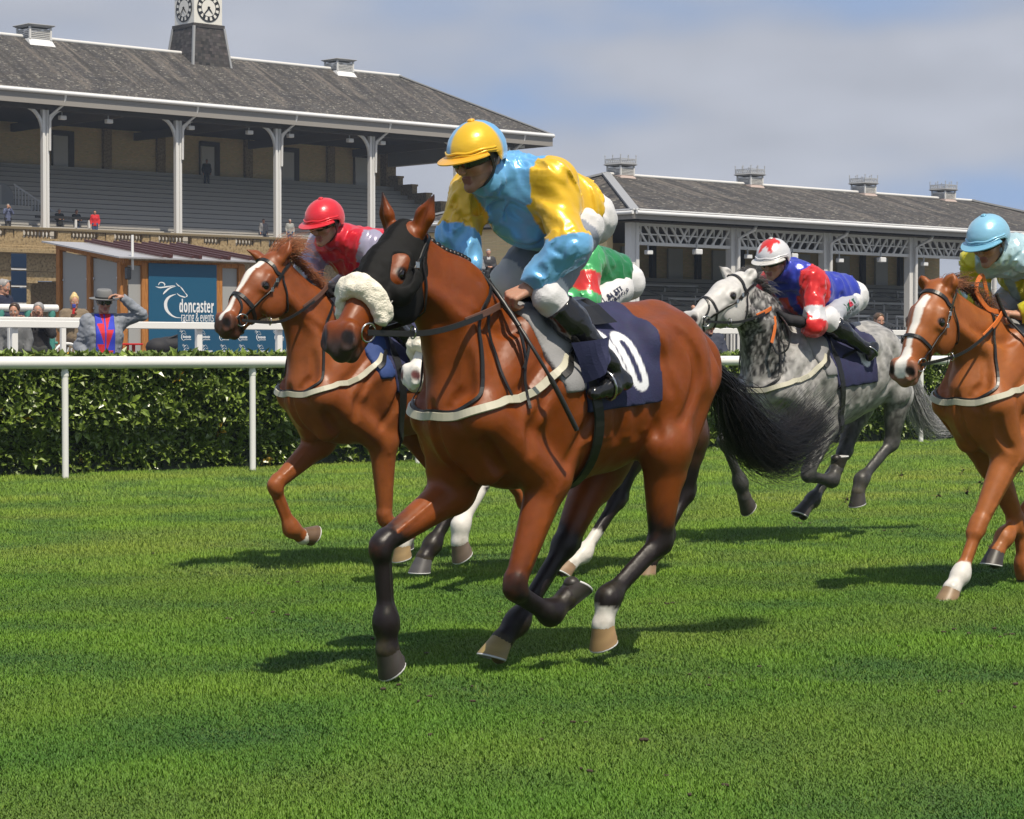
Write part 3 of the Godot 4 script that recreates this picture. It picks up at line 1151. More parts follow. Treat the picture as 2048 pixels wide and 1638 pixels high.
func hoof_mesh(coronet: Vector3, toe: Vector3, sole: Vector3, size: float, horn: Color, shoe := true) -> ArrayMesh:
	# coronet: middle of the hairline; toe: the front rim; sole: outward normal of the sole
	var s := Soup.new()
	var down := sole.normalized()
	var fwd := (toe - coronet)
	fwd = (fwd - down * fwd.dot(down)).normalized()
	var side := down.cross(fwd)
	var high := 0.088 * size
	var last := -1
	var steps := 18
	for k in 6:
		var t := k / 5.0
		var st := s.v.size()
		for a in steps + 1:
			var an := TAU * a / steps
			var r := lerpf(0.048, 0.066, t) * size
			var cx := cos(an)
			var p := coronet + down * (high * t * (1.0 + 0.10 * cx)) + fwd * (r * cx * (1.08 if cx > 0 else 0.80) + 0.022 * t * size) + side * r * sin(an) * 0.96
			s.v.append(p)
			s.n.append((fwd * cx + side * sin(an) - down * 0.3).normalized())
			var band := 0.82 + 0.18 * sin(t * 21.0 + cx * 2.0) * 0.5
			s.c.append(horn * band if t > 0.1 else horn * 0.7)
			s.uv.append(Vector2(float(a) / steps, t))
		if last >= 0:
			for a in steps:
				s.i.append_array([last + a, st + a + 1, last + a + 1, last + a, st + a, st + a + 1])
		last = st
	s.col = horn * 0.8
	s.cap(coronet + down * high * 0.93 + fwd * 0.012, last, steps, down)
	s.col = horn * 0.5
	s.ball(coronet + down * high * 0.85 - fwd * 0.012, Vector3(0.035, 0.03, 0.035) * size)
	if shoe:
		s.col = Color(0.62, 0.62, 0.62)
		var pts := PackedVector3Array()
		for a in 15:
			var an := -2.35 + 4.7 * a / 14.0
			var cx := cos(an)
			pts.append(coronet + down * (high * (1.0 + 0.10 * cx) + 0.004) + fwd * (0.061 * size * cx * (1.08 if cx > 0 else 0.80) + 0.022 * size) + side * 0.059 * size * sin(an))
		s.tube(pts, 0.0055, 5)
	return s.mesh()


func hair(roots: Callable, flow: Callable, count: int, steps: int, thick: float, colors: Array, seed_of: int) -> ArrayMesh:
	# many thin tapering locks; roots(k, r) gives a start, flow(k, t, r) the way from it
	var r := RandomNumberGenerator.new()
	r.seed = seed_of
	var s := Soup.new()
	for k in count:
		var base: Array = roots.call(k, r)
		var pts := PackedVector3Array()
		var rad := []
		for q in steps + 1:
			var t := float(q) / steps
			pts.append(flow.call(base, t))
			rad.append(thick * (1.0 - 0.8 * t) * base[1])
		s.col = colors[r.randi() % colors.size()]
		s.tube(pts, rad, 3, false)
	return s.mesh()


func add_hooves(h: Dictionary, root: Node3D, c: Dictionary) -> void:
	for side: String in LEG:
		var q: Array = h[side]
		var cor: Vector3 = q[3]
		var toe: Vector3 = q[4]
		var past: Vector3 = (q[3] - q[2]).normalized()
		var to := (toe - cor).normalized()
		# the sole is turned from the pastern's own line about 50 degrees towards the toe
		var sole: Vector3 = h.get(side + "_sole", Vector3.ZERO)
		if sole == Vector3.ZERO:
			sole = (past * 0.75 + to * 0.25 + Vector3(0.55, 0, 0) * (1.0 if past.y < 0.3 else -1.0)).normalized()
		var horn: Color = c.get("horn", {}).get(side, Color(0.055, 0.048, 0.042))
		part("hoof", hoof_mesh(cor - past * 0.012, toe, sole, h.get("hoof", 1.0), horn), M.horn, root)


func add_eyes(hd: Head, root: Node3D) -> void:
	for q in [-1.0, 1.0]:
		var s := Soup.new()
		s.ball(hd.at(0.225, 0.060, 0.078 * q), Vector3.ONE * 0.0225 * hd.w)
		var eye := part("eye", s.mesh(), M.eye, root)
		var lid := Soup.new()
		var pts := PackedVector3Array()
		for k in 9:
			var t := PI * k / 8.0
			pts.append(hd.at(0.225 - 0.026 * cos(t), 0.062 - 0.019 * sin(t), (0.094 - 0.010 * absf(cos(t))) * q))
		lid.col = Color(0.02, 0.014, 0.012)
		lid.tube(pts, 0.0055, 5)
		part("eyelid", lid.mesh(), M.coat, eye)


# ---------------------------------------------------------------- tack

func laid(f: Field, pts: Array, steps: int, lift: float, from = null) -> Array:
	# a path laid on a body: [points, outward normals]
	var way := smooth_path(pts, steps)
	var out := PackedVector3Array()
	var ups := PackedVector3Array()
	for p in way:
		if from != null:
			p = from + (p - from) * 1.3
		var q := f.onto(p, lift)
		out.append(q)
		ups.append(f.slope(q))
	return [out, ups]


func strap(called: String, body: Field, pts: Array, width: float, color: Color, root: Node, lift := 0.004, steps := 5, thick := 0.004, from = null) -> MeshInstance3D:
	var w := laid(body.plain if body.plain else body, pts, steps, lift, from)
	var s := Soup.new()
	s.col = color
	s.ribbon(w[0], w[1], width, thick)
	return part(called, s.mesh(), M.leather, root)


func strings(called: String, pts: Array, width: float, color: Color, root: Node, steps := 6, up := Vector3(0, 0, 1)) -> MeshInstance3D:
	var s := Soup.new()
	s.col = color
	var way := smooth_path(pts, steps)
	var ups := PackedVector3Array()
	for p in way:
		ups.append(up)
	s.ribbon(way, ups, width, 0.005)
	return part(called, s.mesh(), M.leather, root)


func ring_mesh(c: Vector3, axis: Vector3, r: float, thick: float) -> ArrayMesh:
	var x := axis.cross(Vector3.UP).normalized()
	var y := axis.cross(x).normalized()
	var pts := PackedVector3Array()
	for k in 19:
		var t := TAU * k / 18.0
		pts.append(c + x * cos(t) * r + y * sin(t) * r)
	var s := Soup.new()
	s.col = Color(0.5, 0.5, 0.5)
	s.tube(pts, thick, 6, false)
	return s.mesh()


func bridle(root: Node3D, h: Dictionary, hd: Head, o: Dictionary) -> Dictionary:
	var f := Field.new()
	head_field(f, h, hd)
	if o.get("hood", false):
		f.grow = 0.007
	var black := Color(0.014, 0.012, 0.012)
	var dark: Color = o.get("leather", black)
	var A := func(e: float, j: float, s: float) -> Vector3: return hd.at(e, j, s)
	var b := strap("bridle", f, [A.call(0.16, 0.12, -0.11), A.call(0.075, 0.10, -0.10), A.call(0.02, 0.095, -0.06), A.call(0.00, 0.10, 0), A.call(0.02, 0.095, 0.06), A.call(0.075, 0.10, 0.10), A.call(0.16, 0.12, 0.11)], 0.020, dark, root)
	var bits := {}
	for q in [-1.0, 1.0]:
		strap("cheekpiece", f, [A.call(0.10, 0.105, 0.11 * q), A.call(0.22, 0.115, 0.12 * q), A.call(0.34, 0.105, 0.10 * q), A.call(0.455, 0.095, 0.09 * q)], 0.017, dark, b)
		strap("throat_latch", f, [A.call(0.08, 0.11, 0.10 * q), A.call(0.14, 0.17, 0.10 * q), A.call(0.20, 0.235, 0.08 * q), A.call(0.21, 0.27, 0.0)], 0.013, dark, b, 0.010)
		var ring: Vector3 = f.onto(A.call(0.465, 0.098, 0.10 * q), 0.006)
		bits[q] = ring
		part("bit_ring", ring_mesh(ring + hd.s * 0.004 * q, (hd.s * q + hd.e * 0.25).normalized(), 0.036, 0.0045), M.steel, b)
		for e in [0.13, 0.21]:
			var bk: Vector3 = f.onto(A.call(e, 0.110, 0.12 * q), 0.010)
			part("buckle", box_mesh(Vector3(0.020, 0.026, 0.006), 0.002, bk), M.steel, b)
	var nb: float = o.get("noseband_at", 0.365)
	var nw: float = o.get("noseband", 0.020)
	if nw > 0.0:
		strap("noseband", f, [A.call(nb + 0.035, 0.17, 0.0), A.call(nb + 0.03, 0.15, -0.08), A.call(nb + 0.015, 0.08, -0.10), A.call(nb, 0.0, -0.06), A.call(nb, -0.01, 0.0), A.call(nb, 0.0, 0.06), A.call(nb + 0.015, 0.08, 0.10), A.call(nb + 0.03, 0.15, 0.08), A.call(nb + 0.035, 0.17, 0.0)], nw, dark, b)
	if o.get("flash", false):
		strap("flash_strap", f, [A.call(nb, -0.01, 0.0), A.call(nb + 0.05, 0.03, 0.07), A.call(nb + 0.13, 0.10, 0.07), A.call(nb + 0.14, 0.15, 0.0)], 0.014, dark, b)
		strap("flash_strap", f, [A.call(nb, -0.01, 0.0), A.call(nb + 0.05, 0.03, -0.07), A.call(nb + 0.13, 0.10, -0.07), A.call(nb + 0.14, 0.15, 0.0)], 0.014, dark, b)
	if o.get("browband", true):
		strap("browband", f, [A.call(0.085, 0.105, -0.11), A.call(0.085, 0.06, -0.10), A.call(0.075, 0.01, -0.05), A.call(0.073, 0.0, 0), A.call(0.075, 0.01, 0.05), A.call(0.085, 0.06, 0.10), A.call(0.085, 0.105, 0.11)], 0.024, dark, b)
	return bits


func sheepskin(root: Node3D, h: Dictionary, hd: Head, at: float) -> Array:
	# a thick fleece roll over the nose
	var f := Field.new()
	for k in 6:
		var t0 := -1.0 + k / 3.0
		var t1 := -1.0 + (k + 1) / 3.0
		var a := hd.at(at + 0.03 * t0 * t0, 0.0 + 0.115 * t0 * t0 - 0.022, 0.078 * sin(t0 * 1.5))
		var b := hd.at(at + 0.03 * t1 * t1, 0.0 + 0.115 * t1 * t1 - 0.022, 0.078 * sin(t1 * 1.5))
		f.cap(a, b, 0.033, 0.033, 0.03)
		f.cap(a + hd.e * 0.032, b + hd.e * 0.032, 0.027, 0.027, 0.012)
	f.wrinkle = FastNoiseLite.new()
	f.wrinkle.seed = 12
	f.wrinkle.frequency = 12.0
	f.wrinkle.fractal_octaves = 3
	f.wrinkle_by = 0.015
	return [job(f, 0.006, plain_paint(Color(0.78, 0.735, 0.62)))]


func shell(f: Field, grow: float, planes: Array, cell: float, paint: Callable) -> Dictionary:
	# cloth over a horse: the body grown a little and cut by planes
	var c := f.clone()
	c.grow = grow
	c.planes = planes
	var cut: Array = planes[0]
	return job(c, cell, paint)


func cloth_planes(front_top: Vector2, front_low: Vector2, rear_top: Vector2, rear_low: Vector2) -> Array:
	# the cloth lies between two lines on the horse's side, above its hem (x, y from the withers' foot)
	var a := (front_low - front_top).normalized()
	var b := (rear_low - rear_top).normalized()
	var n1 := Vector3(a.y, -a.x, 0)
	if n1.x > 0: n1 = -n1
	var n2 := Vector3(b.y, -b.x, 0)
	if n2.x < 0: n2 = -n2
	var hem := (rear_low - front_low).normalized()
	var n3 := Vector3(hem.y, -hem.x, 0)
	if n3.y > 0: n3 = -n3
	return [[n1, n1.dot(Vector3(front_top.x, front_top.y, 0))], [n2, n2.dot(Vector3(rear_top.x, rear_top.y, 0))], [n3, n3.dot(Vector3(rear_low.x, rear_low.y, 0))]]


func digit_paint(ground: Color, ink: Color, digits: Array, dirt := Color(0.5, 0.5, 0.5)) -> Callable:
	# digits: [centre x, centre y, half wide, half high, stroke, slant] rounded figures 0 on the left and right flanks
	var sp := speckle
	return func(p: Vector3, _t: int, _u: float) -> Color:
		var o := ground * (1.0 + 0.25 * sp.get_noise_3dv(p * 6.0))
		for d in digits:
			var q := Vector2(p.x - d[0] - (p.y - d[1]) * d[5], p.y - d[1])
			var r: float = d[2]
			var yy := maxf(absf(q.y) - (d[3] - r), 0.0)
			var e: float = absf(Vector2(q.x, yy).length() - (r - d[4] * 0.5)) - d[4] * 0.5
			o = o.lerp(ink, 1.0 - smoothstep(-0.003, 0.003, e))
		return o


func saddlery(root: Node3D, body: Field, o: Dictionary) -> void:
	var black := Color(0.012, 0.012, 0.013)
	var cream := Color(0.55, 0.52, 0.42)
	var wy: float = o.wy
	var d := wy - 1.522
	var dx: float = o.get("dx", 0.0)
	var P := func(x: float, y: float, z: float) -> Vector3: return Vector3(x + dx, y + d, z)
	var bg := strap("breast_girth", body, [P.call(0.13, 1.33, -0.30), P.call(0.0, 1.25, -0.28), P.call(-0.17, 1.15, -0.23), P.call(-0.30, 1.10, -0.12), P.call(-0.36, 1.085, 0.0), P.call(-0.30, 1.10, 0.12), P.call(-0.17, 1.15, 0.23), P.call(0.0, 1.25, 0.28), P.call(0.13, 1.33, 0.30)], o.get("breast_wide", 0.036), o.get("breast", cream), root, 0.008, 9, 0.007, P.call(0.35, 1.15, 0))
	for q in [-1.0, 1.0]:
		strap("girth_strap", body, [P.call(0.0, 1.25, 0.28 * q), P.call(0.06, 1.30, 0.30 * q), P.call(0.12, 1.345, 0.30 * q)], 0.030, black, bg, 0.014, 5, 0.005, P.call(0.1, 1.2, 0))
	strap("neck_strap", body, [P.call(-0.10, 1.56, -0.06), P.call(-0.20, 1.40, -0.2), P.call(-0.26, 1.25, -0.2), P.call(-0.33, 1.165, -0.1), P.call(-0.37, 1.15, 0.0), P.call(-0.33, 1.165, 0.1), P.call(-0.26, 1.25, 0.2), P.call(-0.20, 1.40, 0.2), P.call(-0.10, 1.56, 0.06)], 0.017, black, root, 0.008, 8, 0.004, P.call(0.2, 1.35, 0))
	var ring := []
	for k in 13:
		var t := 0.5 + (TAU - 1.0) * k / 12.0
		ring.append(P.call(0.19 + 0.05 * (0.5 - 0.5 * cos(t)), 1.16 + 0.42 * cos(t), 0.36 * sin(t)))
	strap("girth", body, ring, o.get("girth_wide", 0.055), o.get("girth", black), root, 0.012, 4, 0.006)
	# the small flat saddle
	var s := Soup.new()
	s.col = black
	var last := []
	for k in 9:
		var t := k / 8.0
		var x := lerpf(0.04, 0.36, t)
		var now := []
		for a in 9:
			var an := -0.85 + 1.7 * a / 8.0
			var p: Vector3 = P.call(x + 0.05 * absf(an), 1.30 + 0.30 * cos(an), 0.32 * sin(an))
			p = body.plain.onto(p, 0.030 + 0.02 * pow(absf(t - 0.5) * 2.0, 2.0))
			now.append(p)
		if last:
			for a in 8:
				s.quad(last[a], now[a], now[a + 1], last[a + 1])
		last = now
	part("saddle", s.mesh(), M.boot, root)


func stirrup(root: Node, j: Dictionary, s: String) -> void:
	var q := Soup.new()
	q.col = Color(0.35, 0.35, 0.36)
	var mid: Vector3 = j["he" + s].lerp(j["to" + s], 0.55)
	var along: Vector3 = (j["to" + s] - j["he" + s]).normalized()
	var up: Vector3 = (j["an" + s] - mid).normalized()
	var side := along.cross(up).normalized()
	up = side.cross(along).normalized()
	var pts := PackedVector3Array()
	for k in 15:
		var t := TAU * k / 14.0
		pts.append(mid + up * (0.012 + 0.062 * cos(t)) + side * 0.050 * sin(t))
	q.tube(pts, 0.006, 6, false)
	var iron := part("stirrup_iron", q.mesh(), M.steel, root)
	q = Soup.new()
	q.col = Color(0.012, 0.012, 0.013)
	var top: Vector3 = mid + up * 0.074
	var hang := Vector3(0.17, j.pelvis.y - 0.46, signf(top.z) * 0.22)
	q.beam(top, hang, 0.022, 0.005, Vector3(1, 0, 0))
	part("stirrup_leather", q.mesh(), M.leather, iron)


func whip(label: String, at: Vector3, pts: Array) -> void:
	var root := thing("whip", label, "whip", at)
	var way := smooth_path(pts, 8)
	var n := way.size()
	var grip := PackedVector3Array()
	var rest := PackedVector3Array()
	for k in n:
		if k <= int(n * 0.40):
			grip.append(way[k])
		if k >= int(n * 0.40):
			rest.append(way[k])
	var s := Soup.new()
	s.col = Color(0.014, 0.014, 0.015)
	var rad := []
	for k in grip.size():
		rad.append(0.0115 if k % 2 else 0.0100)
	s.tube(grip, rad, 8)
	part("handle", s.mesh(), M.leather, root)
	s = Soup.new()
	s.col = Color(0.02, 0.02, 0.022)
	rad = []
	for k in rest.size():
		var t := float(k) / rest.size()
		rad.append(0.0075 if t < 0.5 else 0.011)
	s.tube(rest, rad, 8)
	part("shaft", s.mesh(), M.leather, root)


# ---------------------------------------------------------------- people

const SKIN := Color(0.47, 0.25, 0.17)
const P_TORSO := 0
const P_ARM := 1
const P_LEG := 2
const P_HEAD := 3
const P_HAND := 4


class Face:
	# a head's own axes: fwd out of the nose, up through the crown, side to its left
	var c: Vector3
	var fwd: Vector3
	var up: Vector3
	var side: Vector3
	var k: float
	func _init(centre: Vector3, forward: Vector3, top: Vector3, scale := 1.0) -> void:
		c = centre
		fwd = forward.normalized()
		side = top.cross(fwd).normalized()
		up = fwd.cross(side).normalized()
		k = scale
	func at(f: float, u: float, s: float) -> Vector3:
		return c + (fwd * f + up * u + side * s) * k
	func inside(p: Vector3) -> Vector3:
		var q := (p - c) / k
		return Vector3(q.dot(fwd), q.dot(up), q.dot(side))
	func basis() -> Basis:
		return Basis(side, up, fwd)


func face_field(f: Field, h: Face) -> void:
	var s := h.side
	f.cap(h.at(-0.030, 0.030, 0), h.at(0.025, 0.035, 0), 0.088, 0.078, 0.02, P_HEAD, 0, 0, s, 0.86)
	f.cap(h.at(0.040, -0.010, 0), h.at(0.040, -0.060, 0), 0.058, 0.046, 0.03, P_HEAD, 0, 0, s, 0.98)
	f.cap(h.at(0.010, -0.065, 0.042), h.at(0.072, -0.098, 0.012), 0.022, 0.017, 0.02, P_HEAD)
	f.cap(h.at(0.010, -0.065, -0.042), h.at(0.072, -0.098, -0.012), 0.022, 0.017, 0.02, P_HEAD)
	f.ball(h.at(0.080, -0.100, 0), 0.018, 0.02, P_HEAD)
	# brow, nose, cheeks, lips
	f.cap(h.at(0.084, 0.022, -0.030), h.at(0.084, 0.022, 0.030), 0.014, 0.014, 0.012, P_HEAD)
	f.cap(h.at(0.095, 0.010, 0), h.at(0.114, -0.030, 0), 0.008, 0.011, 0.010, P_HEAD)
	f.ball(h.at(0.106, -0.034, 0.010), 0.0075, 0.006, P_HEAD)
	f.ball(h.at(0.106, -0.034, -0.010), 0.0075, 0.006, P_HEAD)
	for q in [-1.0, 1.0]:
		f.ball(h.at(0.066, -0.022, 0.042 * q), 0.022, 0.02, P_HEAD)
		f.hole(h.at(0.102, 0.004, 0.031 * q), h.at(0.100, 0.003, 0.036 * q), 0.011, 0.010, 0.010)
		f.ball(h.at(0.083, 0.004, 0.031 * q), 0.0125, 0.003, P_HEAD, 7.0)
		# ear
		f.cap(h.at(-0.008, 0.022, 0.078 * q), h.at(-0.002, -0.022, 0.074 * q), 0.019, 0.012, 0.006, P_HEAD, 0, 0, s, 0.45)
		f.hole(h.at(-0.004, 0.012, 0.089 * q), h.at(0.0, -0.006, 0.086 * q), 0.008, 0.006, 0.004)
	f.cap(h.at(0.090, -0.060, -0.016), h.at(0.090, -0.060, 0.016), 0.0075, 0.0075, 0.006, P_HEAD, 3.0, 3.0)
	f.cap(h.at(0.088, -0.072, -0.013), h.at(0.088, -0.072, 0.013), 0.008, 0.008, 0.006, P_HEAD, 3.0, 3.0)
	f.hole(h.at(0.099, -0.066, -0.018), h.at(0.099, -0.066, 0.018), 0.0035, 0.0035, 0.004)


func hand_field(f: Field, wrist: Vector3, along: Vector3, palm: Vector3, curl: float, thumb_side: float, scale := 1.0) -> void:
	# along: wrist to knuckles; palm: out of the palm, the way the fingers curl
	var a := along.normalized()
	var n := (palm - a * a.dot(palm)).normalized()
	var s := a.cross(n) * thumb_side        # towards the thumb
	var w := wrist
	f.cap(w - a * 0.03 * scale, w + a * 0.015 * scale, 0.027 * scale, 0.025 * scale, 0.02, P_HAND, 0, 0, n, 0.8)
	var widths := [0.030, 0.010, -0.010, -0.029]
	var lens := [0.088, 0.092, 0.087, 0.076]
	for q in 4:
		var k: Vector3 = w + (a * lens[q] + s * widths[q]) * scale
		f.cap(w + (a * 0.020 + s * widths[q] * 0.65) * scale, k, 0.017 * scale, 0.0125 * scale, 0.010, P_HAND, 0, 0, n, 0.95)
		var d := a
		var p := k
		var seg := [0.042, 0.027, 0.021]
		if q == 0 or q == 2:
			seg = [0.039, 0.024, 0.020]
		if q == 3:
			seg = [0.031, 0.019, 0.017]
		for m in 3:
			d = (d * cos(curl * (1.0 - 0.1 * m)) + n * sin(curl * (1.0 - 0.1 * m))).normalized()
			n = (n - d * d.dot(n)).normalized()
			var e: Vector3 = p + d * seg[m] * scale
			f.cap(p, e, (0.0105 - 0.001 * m) * scale, (0.0095 - 0.001 * m) * scale, 0.004, P_HAND)
			p = e
		n = (palm - a * a.dot(palm)).normalized()
	var t0 := w + (a * 0.022 + s * 0.028 + n * 0.008) * scale
	var t1 := t0 + (a * 0.032 + s * 0.020 + n * 0.018) * scale
	var t2 := t1 + (a * 0.030 + n * 0.020 * minf(1.0, curl) - s * 0.004) * scale
	f.cap(w + (a * 0.015 + s * 0.012) * scale, t0, 0.018 * scale, 0.016 * scale, 0.012, P_HAND)
	f.cap(t0, t1, 0.0145 * scale, 0.011 * scale, 0.006, P_HAND)
	f.cap(t1, t2, 0.011 * scale, 0.009 * scale, 0.004, P_HAND)


func torso_field(f: Field, j: Dictionary, fat := 1.0, hang := 0.0) -> void:
	var across: Vector3 = (j.shL - j.shR).normalized()
	var hips: Vector3 = (j.hipL - j.hipR).normalized()
	var chest: Vector3 = j.chest
	for q in [-1.0, 1.0]:
		f.cap(j.pelvis + hips * 0.055 * q, chest + across * 0.060 * q, 0.105 * fat, 0.118 * fat, 0.05, P_TORSO, 0, 0.6)
		f.cap(chest + across * 0.060 * q, j.neck.lerp(chest, 0.35) + across * 0.07 * q, 0.118 * fat, 0.085, 0.05, P_TORSO, 0.6, 1)
	f.cap(j.shL - across * 0.02, j.shR + across * 0.02, 0.068 * fat, 0.068 * fat, 0.06, P_TORSO, 1, 1)


func limbs_field(f: Field, j: Dictionary, arms := true, legs := true, fat := 1.0, ruck := 0.0) -> void:
	for s in ["L", "R"]:
		if arms and j.has("el" + s):
			f.cap(j["sh" + s], j["el" + s], 0.062 * fat, 0.047 * fat, 0.05, P_ARM, 0, 1)
			f.cap(j["el" + s], j["wr" + s], 0.046 * fat, 0.029 * fat, 0.03, P_ARM, 1, 2)
		if legs and j.has("kn" + s):
			f.cap(j["hip" + s], j["kn" + s], 0.092 * fat, 0.058 * fat, 0.05, P_LEG, 0, 1)
			f.cap(j["kn" + s], j["kn" + s].lerp(j["an" + s], 0.3), 0.056 * fat, 0.057 * fat, 0.03, P_LEG, 1, 1.3)
			f.cap(j["kn" + s].lerp(j["an" + s], 0.3), j["an" + s], 0.057 * fat, 0.037, 0.03, P_LEG, 1.3, 2)


func skin_paint(h: Face, skin := SKIN, hairy := Color(0.05, 0.03, 0.02), hair_line := 9.0, beard := 0.0) -> Callable:
	var sp := speckle
	return func(p: Vector3, tg: int, u: float) -> Color:
		var o := skin * (1.0 + 0.12 * sp.get_noise_3dv(p * 8.0))
		if tg == P_HEAD:
			var q := h.inside(p)
			var blush := 1.0 - smoothstep(0.01, 0.035, Vector3(q.x - 0.085, q.y + 0.022, absf(q.z) - 0.040).length())
			o = o.lerp(Color(0.46, 0.17, 0.12), blush * 0.35)
			if u > 2.0 and u < 4.0:
				o = Color(0.34, 0.12, 0.10)
			if u > 6.0 and q.x > 0.088:
				o = Color(0.55, 0.52, 0.50) if Vector2(q.y - 0.004, absf(q.z) - 0.031).length() > 0.0055 else Color(0.03, 0.03, 0.03)
			if absf(q.y - 0.026) < 0.006 and q.x > 0.078 and absf(q.z) > 0.012 and absf(q.z) < 0.048:
				o = hairy
			if beard > 0.0 and q.y < -0.052 and q.x < 0.105:
				o = o.lerp(Color(0.12, 0.08, 0.06), beard)
			if q.y > hair_line or (q.x < 0.0 and q.y > -0.05 and hair_line < 1.0 and absf(q.z) < 0.07):
				o = hairy
		return o


func plain_paint(c: Color) -> Callable:
	return func(_p: Vector3, _t: int, _u: float) -> Color: return c


func creases(seed_of: int, freq := 9.0) -> FastNoiseLite:
	var n := FastNoiseLite.new()
	n.seed = seed_of
	n.noise_type = FastNoiseLite.TYPE_SIMPLEX_SMOOTH
	n.fractal_type = FastNoiseLite.FRACTAL_RIDGED
	n.fractal_octaves = 1
	n.domain_warp_enabled = true
	n.domain_warp_amplitude = 1.2 / freq
	n.domain_warp_frequency = freq * 0.35
	n.domain_warp_fractal_octaves = 2
	n.frequency = freq
	return n


func jockey_boot(j: Dictionary, s: String) -> Field:
	var f := Field.new()
	var kn: Vector3 = j["kn" + s]
	var an: Vector3 = j["an" + s]
	var he: Vector3 = j["he" + s]
	var to: Vector3 = j["to" + s]
	var top := kn.lerp(an, 0.16)
	f.cap(top, kn.lerp(an, 0.38), 0.071, 0.069, 0.02)
	f.cap(kn.lerp(an, 0.38), an, 0.068, 0.038, 0.03)
	f.cap(he, an, 0.029, 0.036, 0.03)
	f.cap(he, he.lerp(to, 0.45), 0.032, 0.038, 0.03)
	f.cap(he.lerp(to, 0.45), to, 0.038, 0.028, 0.03)
	f.planes.append([(kn - an).normalized(), (kn - an).normalized().dot(top)])
	f.wrinkle = creases(77, 14.0)
	f.wrinkle_by = -0.003
	return f


func helmet(root: Node3D, h: Face, paint: Callable, peak: Color) -> void:
	var s := Soup.new()
	var rows := 18
	var sides := 40
	var last := -1
	var b := h.basis()
	var mid := h.at(-0.008, 0.034, 0)
	for k in rows + 1:
		var el := -0.42 + (PI / 2 + 0.42) * k / rows
		var st := s.v.size()
		for a in sides + 1:
			var t := TAU * a / sides
			var d := Vector3(cos(el) * sin(t), sin(el), cos(el) * cos(t))
			var low := 1.0 if d.z < 0.25 else 0.0
			if d.y < -0.02 and d.z > -0.1:
				d.y = maxf(d.y, -0.02 - 0.25 * maxf(0.0, 0.3 - d.z))
			var seam := 1.0 + 0.010 * absf(sin(t * 4.0)) * cos(el)
			var r := Vector3(0.113, 0.122, 0.136) * seam
			var fold := speckle.get_noise_3d(d.x * 5.0, d.y * 14.0, d.z * 5.0) * 0.0022
			var p := mid + b * (d * (r + Vector3.ONE * fold)) * h.k
			s.v.append(p)
			s.n.append((b * (d / r)).normalized())
			s.c.append(paint.call(d))
			s.uv.append(Vector2(float(a) / sides, float(k) / rows))
		if last >= 0:
			for a in sides:
				s.i.append_array([last + a, st + a, st + a + 1, last + a, st + a + 1, last + a + 1])
		last = st
	var shell := part("helmet", s.mesh(), M.satin, root)
	var q := Soup.new()
	q.col = peak
	q.ball(mid + h.up * 0.124 * h.k, Vector3(0.017, 0.008, 0.017) * h.k, b, 10, 6)
	part("button", q.mesh(), M.satin, shell)
	# the peak
	q = Soup.new()
	q.col = peak
	var inner := []
	var outer := []
	for a in 17:
		var t := -1.15 + 2.3 * a / 16.0
		var out := 0.058 * pow(cos(t * 0.95), 0.8) + 0.002
		var drop := -0.012 * cos(t)
		var e := Vector3(sin(t) * 0.112, -0.004, cos(t) * 0.134)
		inner.append(mid + b * e * h.k)
		outer.append(mid + b * (e + Vector3(sin(t) * out * 0.8, drop, cos(t) * out)) * h.k)
	for a in 16:
		var t := h.up * 0.006 * h.k
		q.quad(inner[a] + t, outer[a] + t * 0.5, outer[a + 1] + t * 0.5, inner[a + 1] + t)
		q.quad(inner[a + 1] - t * 0.3, outer[a + 1] - t * 0.3, outer[a] - t * 0.3, inner[a] - t * 0.3)
		q.quad(outer[a] + t * 0.5, outer[a] - t * 0.3, outer[a + 1] - t * 0.3, outer[a + 1] + t * 0.5)
	part("peak", q.mesh(), M.satin, shell)
	# folds of the cover tied round the brim
	q = Soup.new()
	q.col = paint.call(Vector3(0, 0.05, 1))
	for row in 2:
		var pts := PackedVector3Array()
		for a in 21:
			var t := -1.5 + 3.0 * a / 20.0
			pts.append(mid + b * (Vector3(sin(t) * 0.1145, 0.004 + 0.011 * row + 0.003 * sin(t * 7.0 + row), cos(t) * 0.1375)) * h.k)
		q.tube(pts, 0.0055 * h.k, 6)
	part("tie_fold", q.mesh(), M.satin, shell)


func goggles(root: Node3D, h: Face) -> void:
	var s := Soup.new()
	var b := h.basis()
	var last := []
	for a in 21:
		var t := -1.25 + 2.5 * a / 20.0
		var now := []
		var high := lerpf(0.038, 0.022, pow(absf(t) / 1.25, 2.0))
		var nose := 0.012 * exp(-t * t * 60.0)
		for e in [[-high * 0.85 + nose, 0.0], [-high * 0.6 + nose, 0.013], [high * 0.6, 0.014], [high, 0.0]]:
			var r := Vector2(0.084 + e[1], 0.106 + e[1])
			now.append(h.c + b * Vector3(sin(t) * r.x, 0.012 + e[0], cos(t) * r.y - 0.004) * h.k)
		if last:
			for e in 3:
				s.quad(last[e], last[e + 1], now[e + 1], now[e])
		last = now
	var g := part("goggles", s.mesh(), M.goggle, root)
	s = Soup.new()
	s.col = Color(0.012, 0.012, 0.013)
	for q in [-1.0, 1.0]:
		var pts := PackedVector3Array([h.at(0.030, 0.008, 0.082 * q), h.at(-0.02, 0.012, 0.090 * q), h.at(-0.07, 0.014, 0.078 * q), h.at(-0.105, 0.014, 0.03 * q)])
		var ups := PackedVector3Array([h.side * q, h.side * q, h.side * q, -h.fwd])
		s.ribbon(pts, ups, 0.026 * h.k, 0.003)
	part("strap", s.mesh(), M.leather, g)


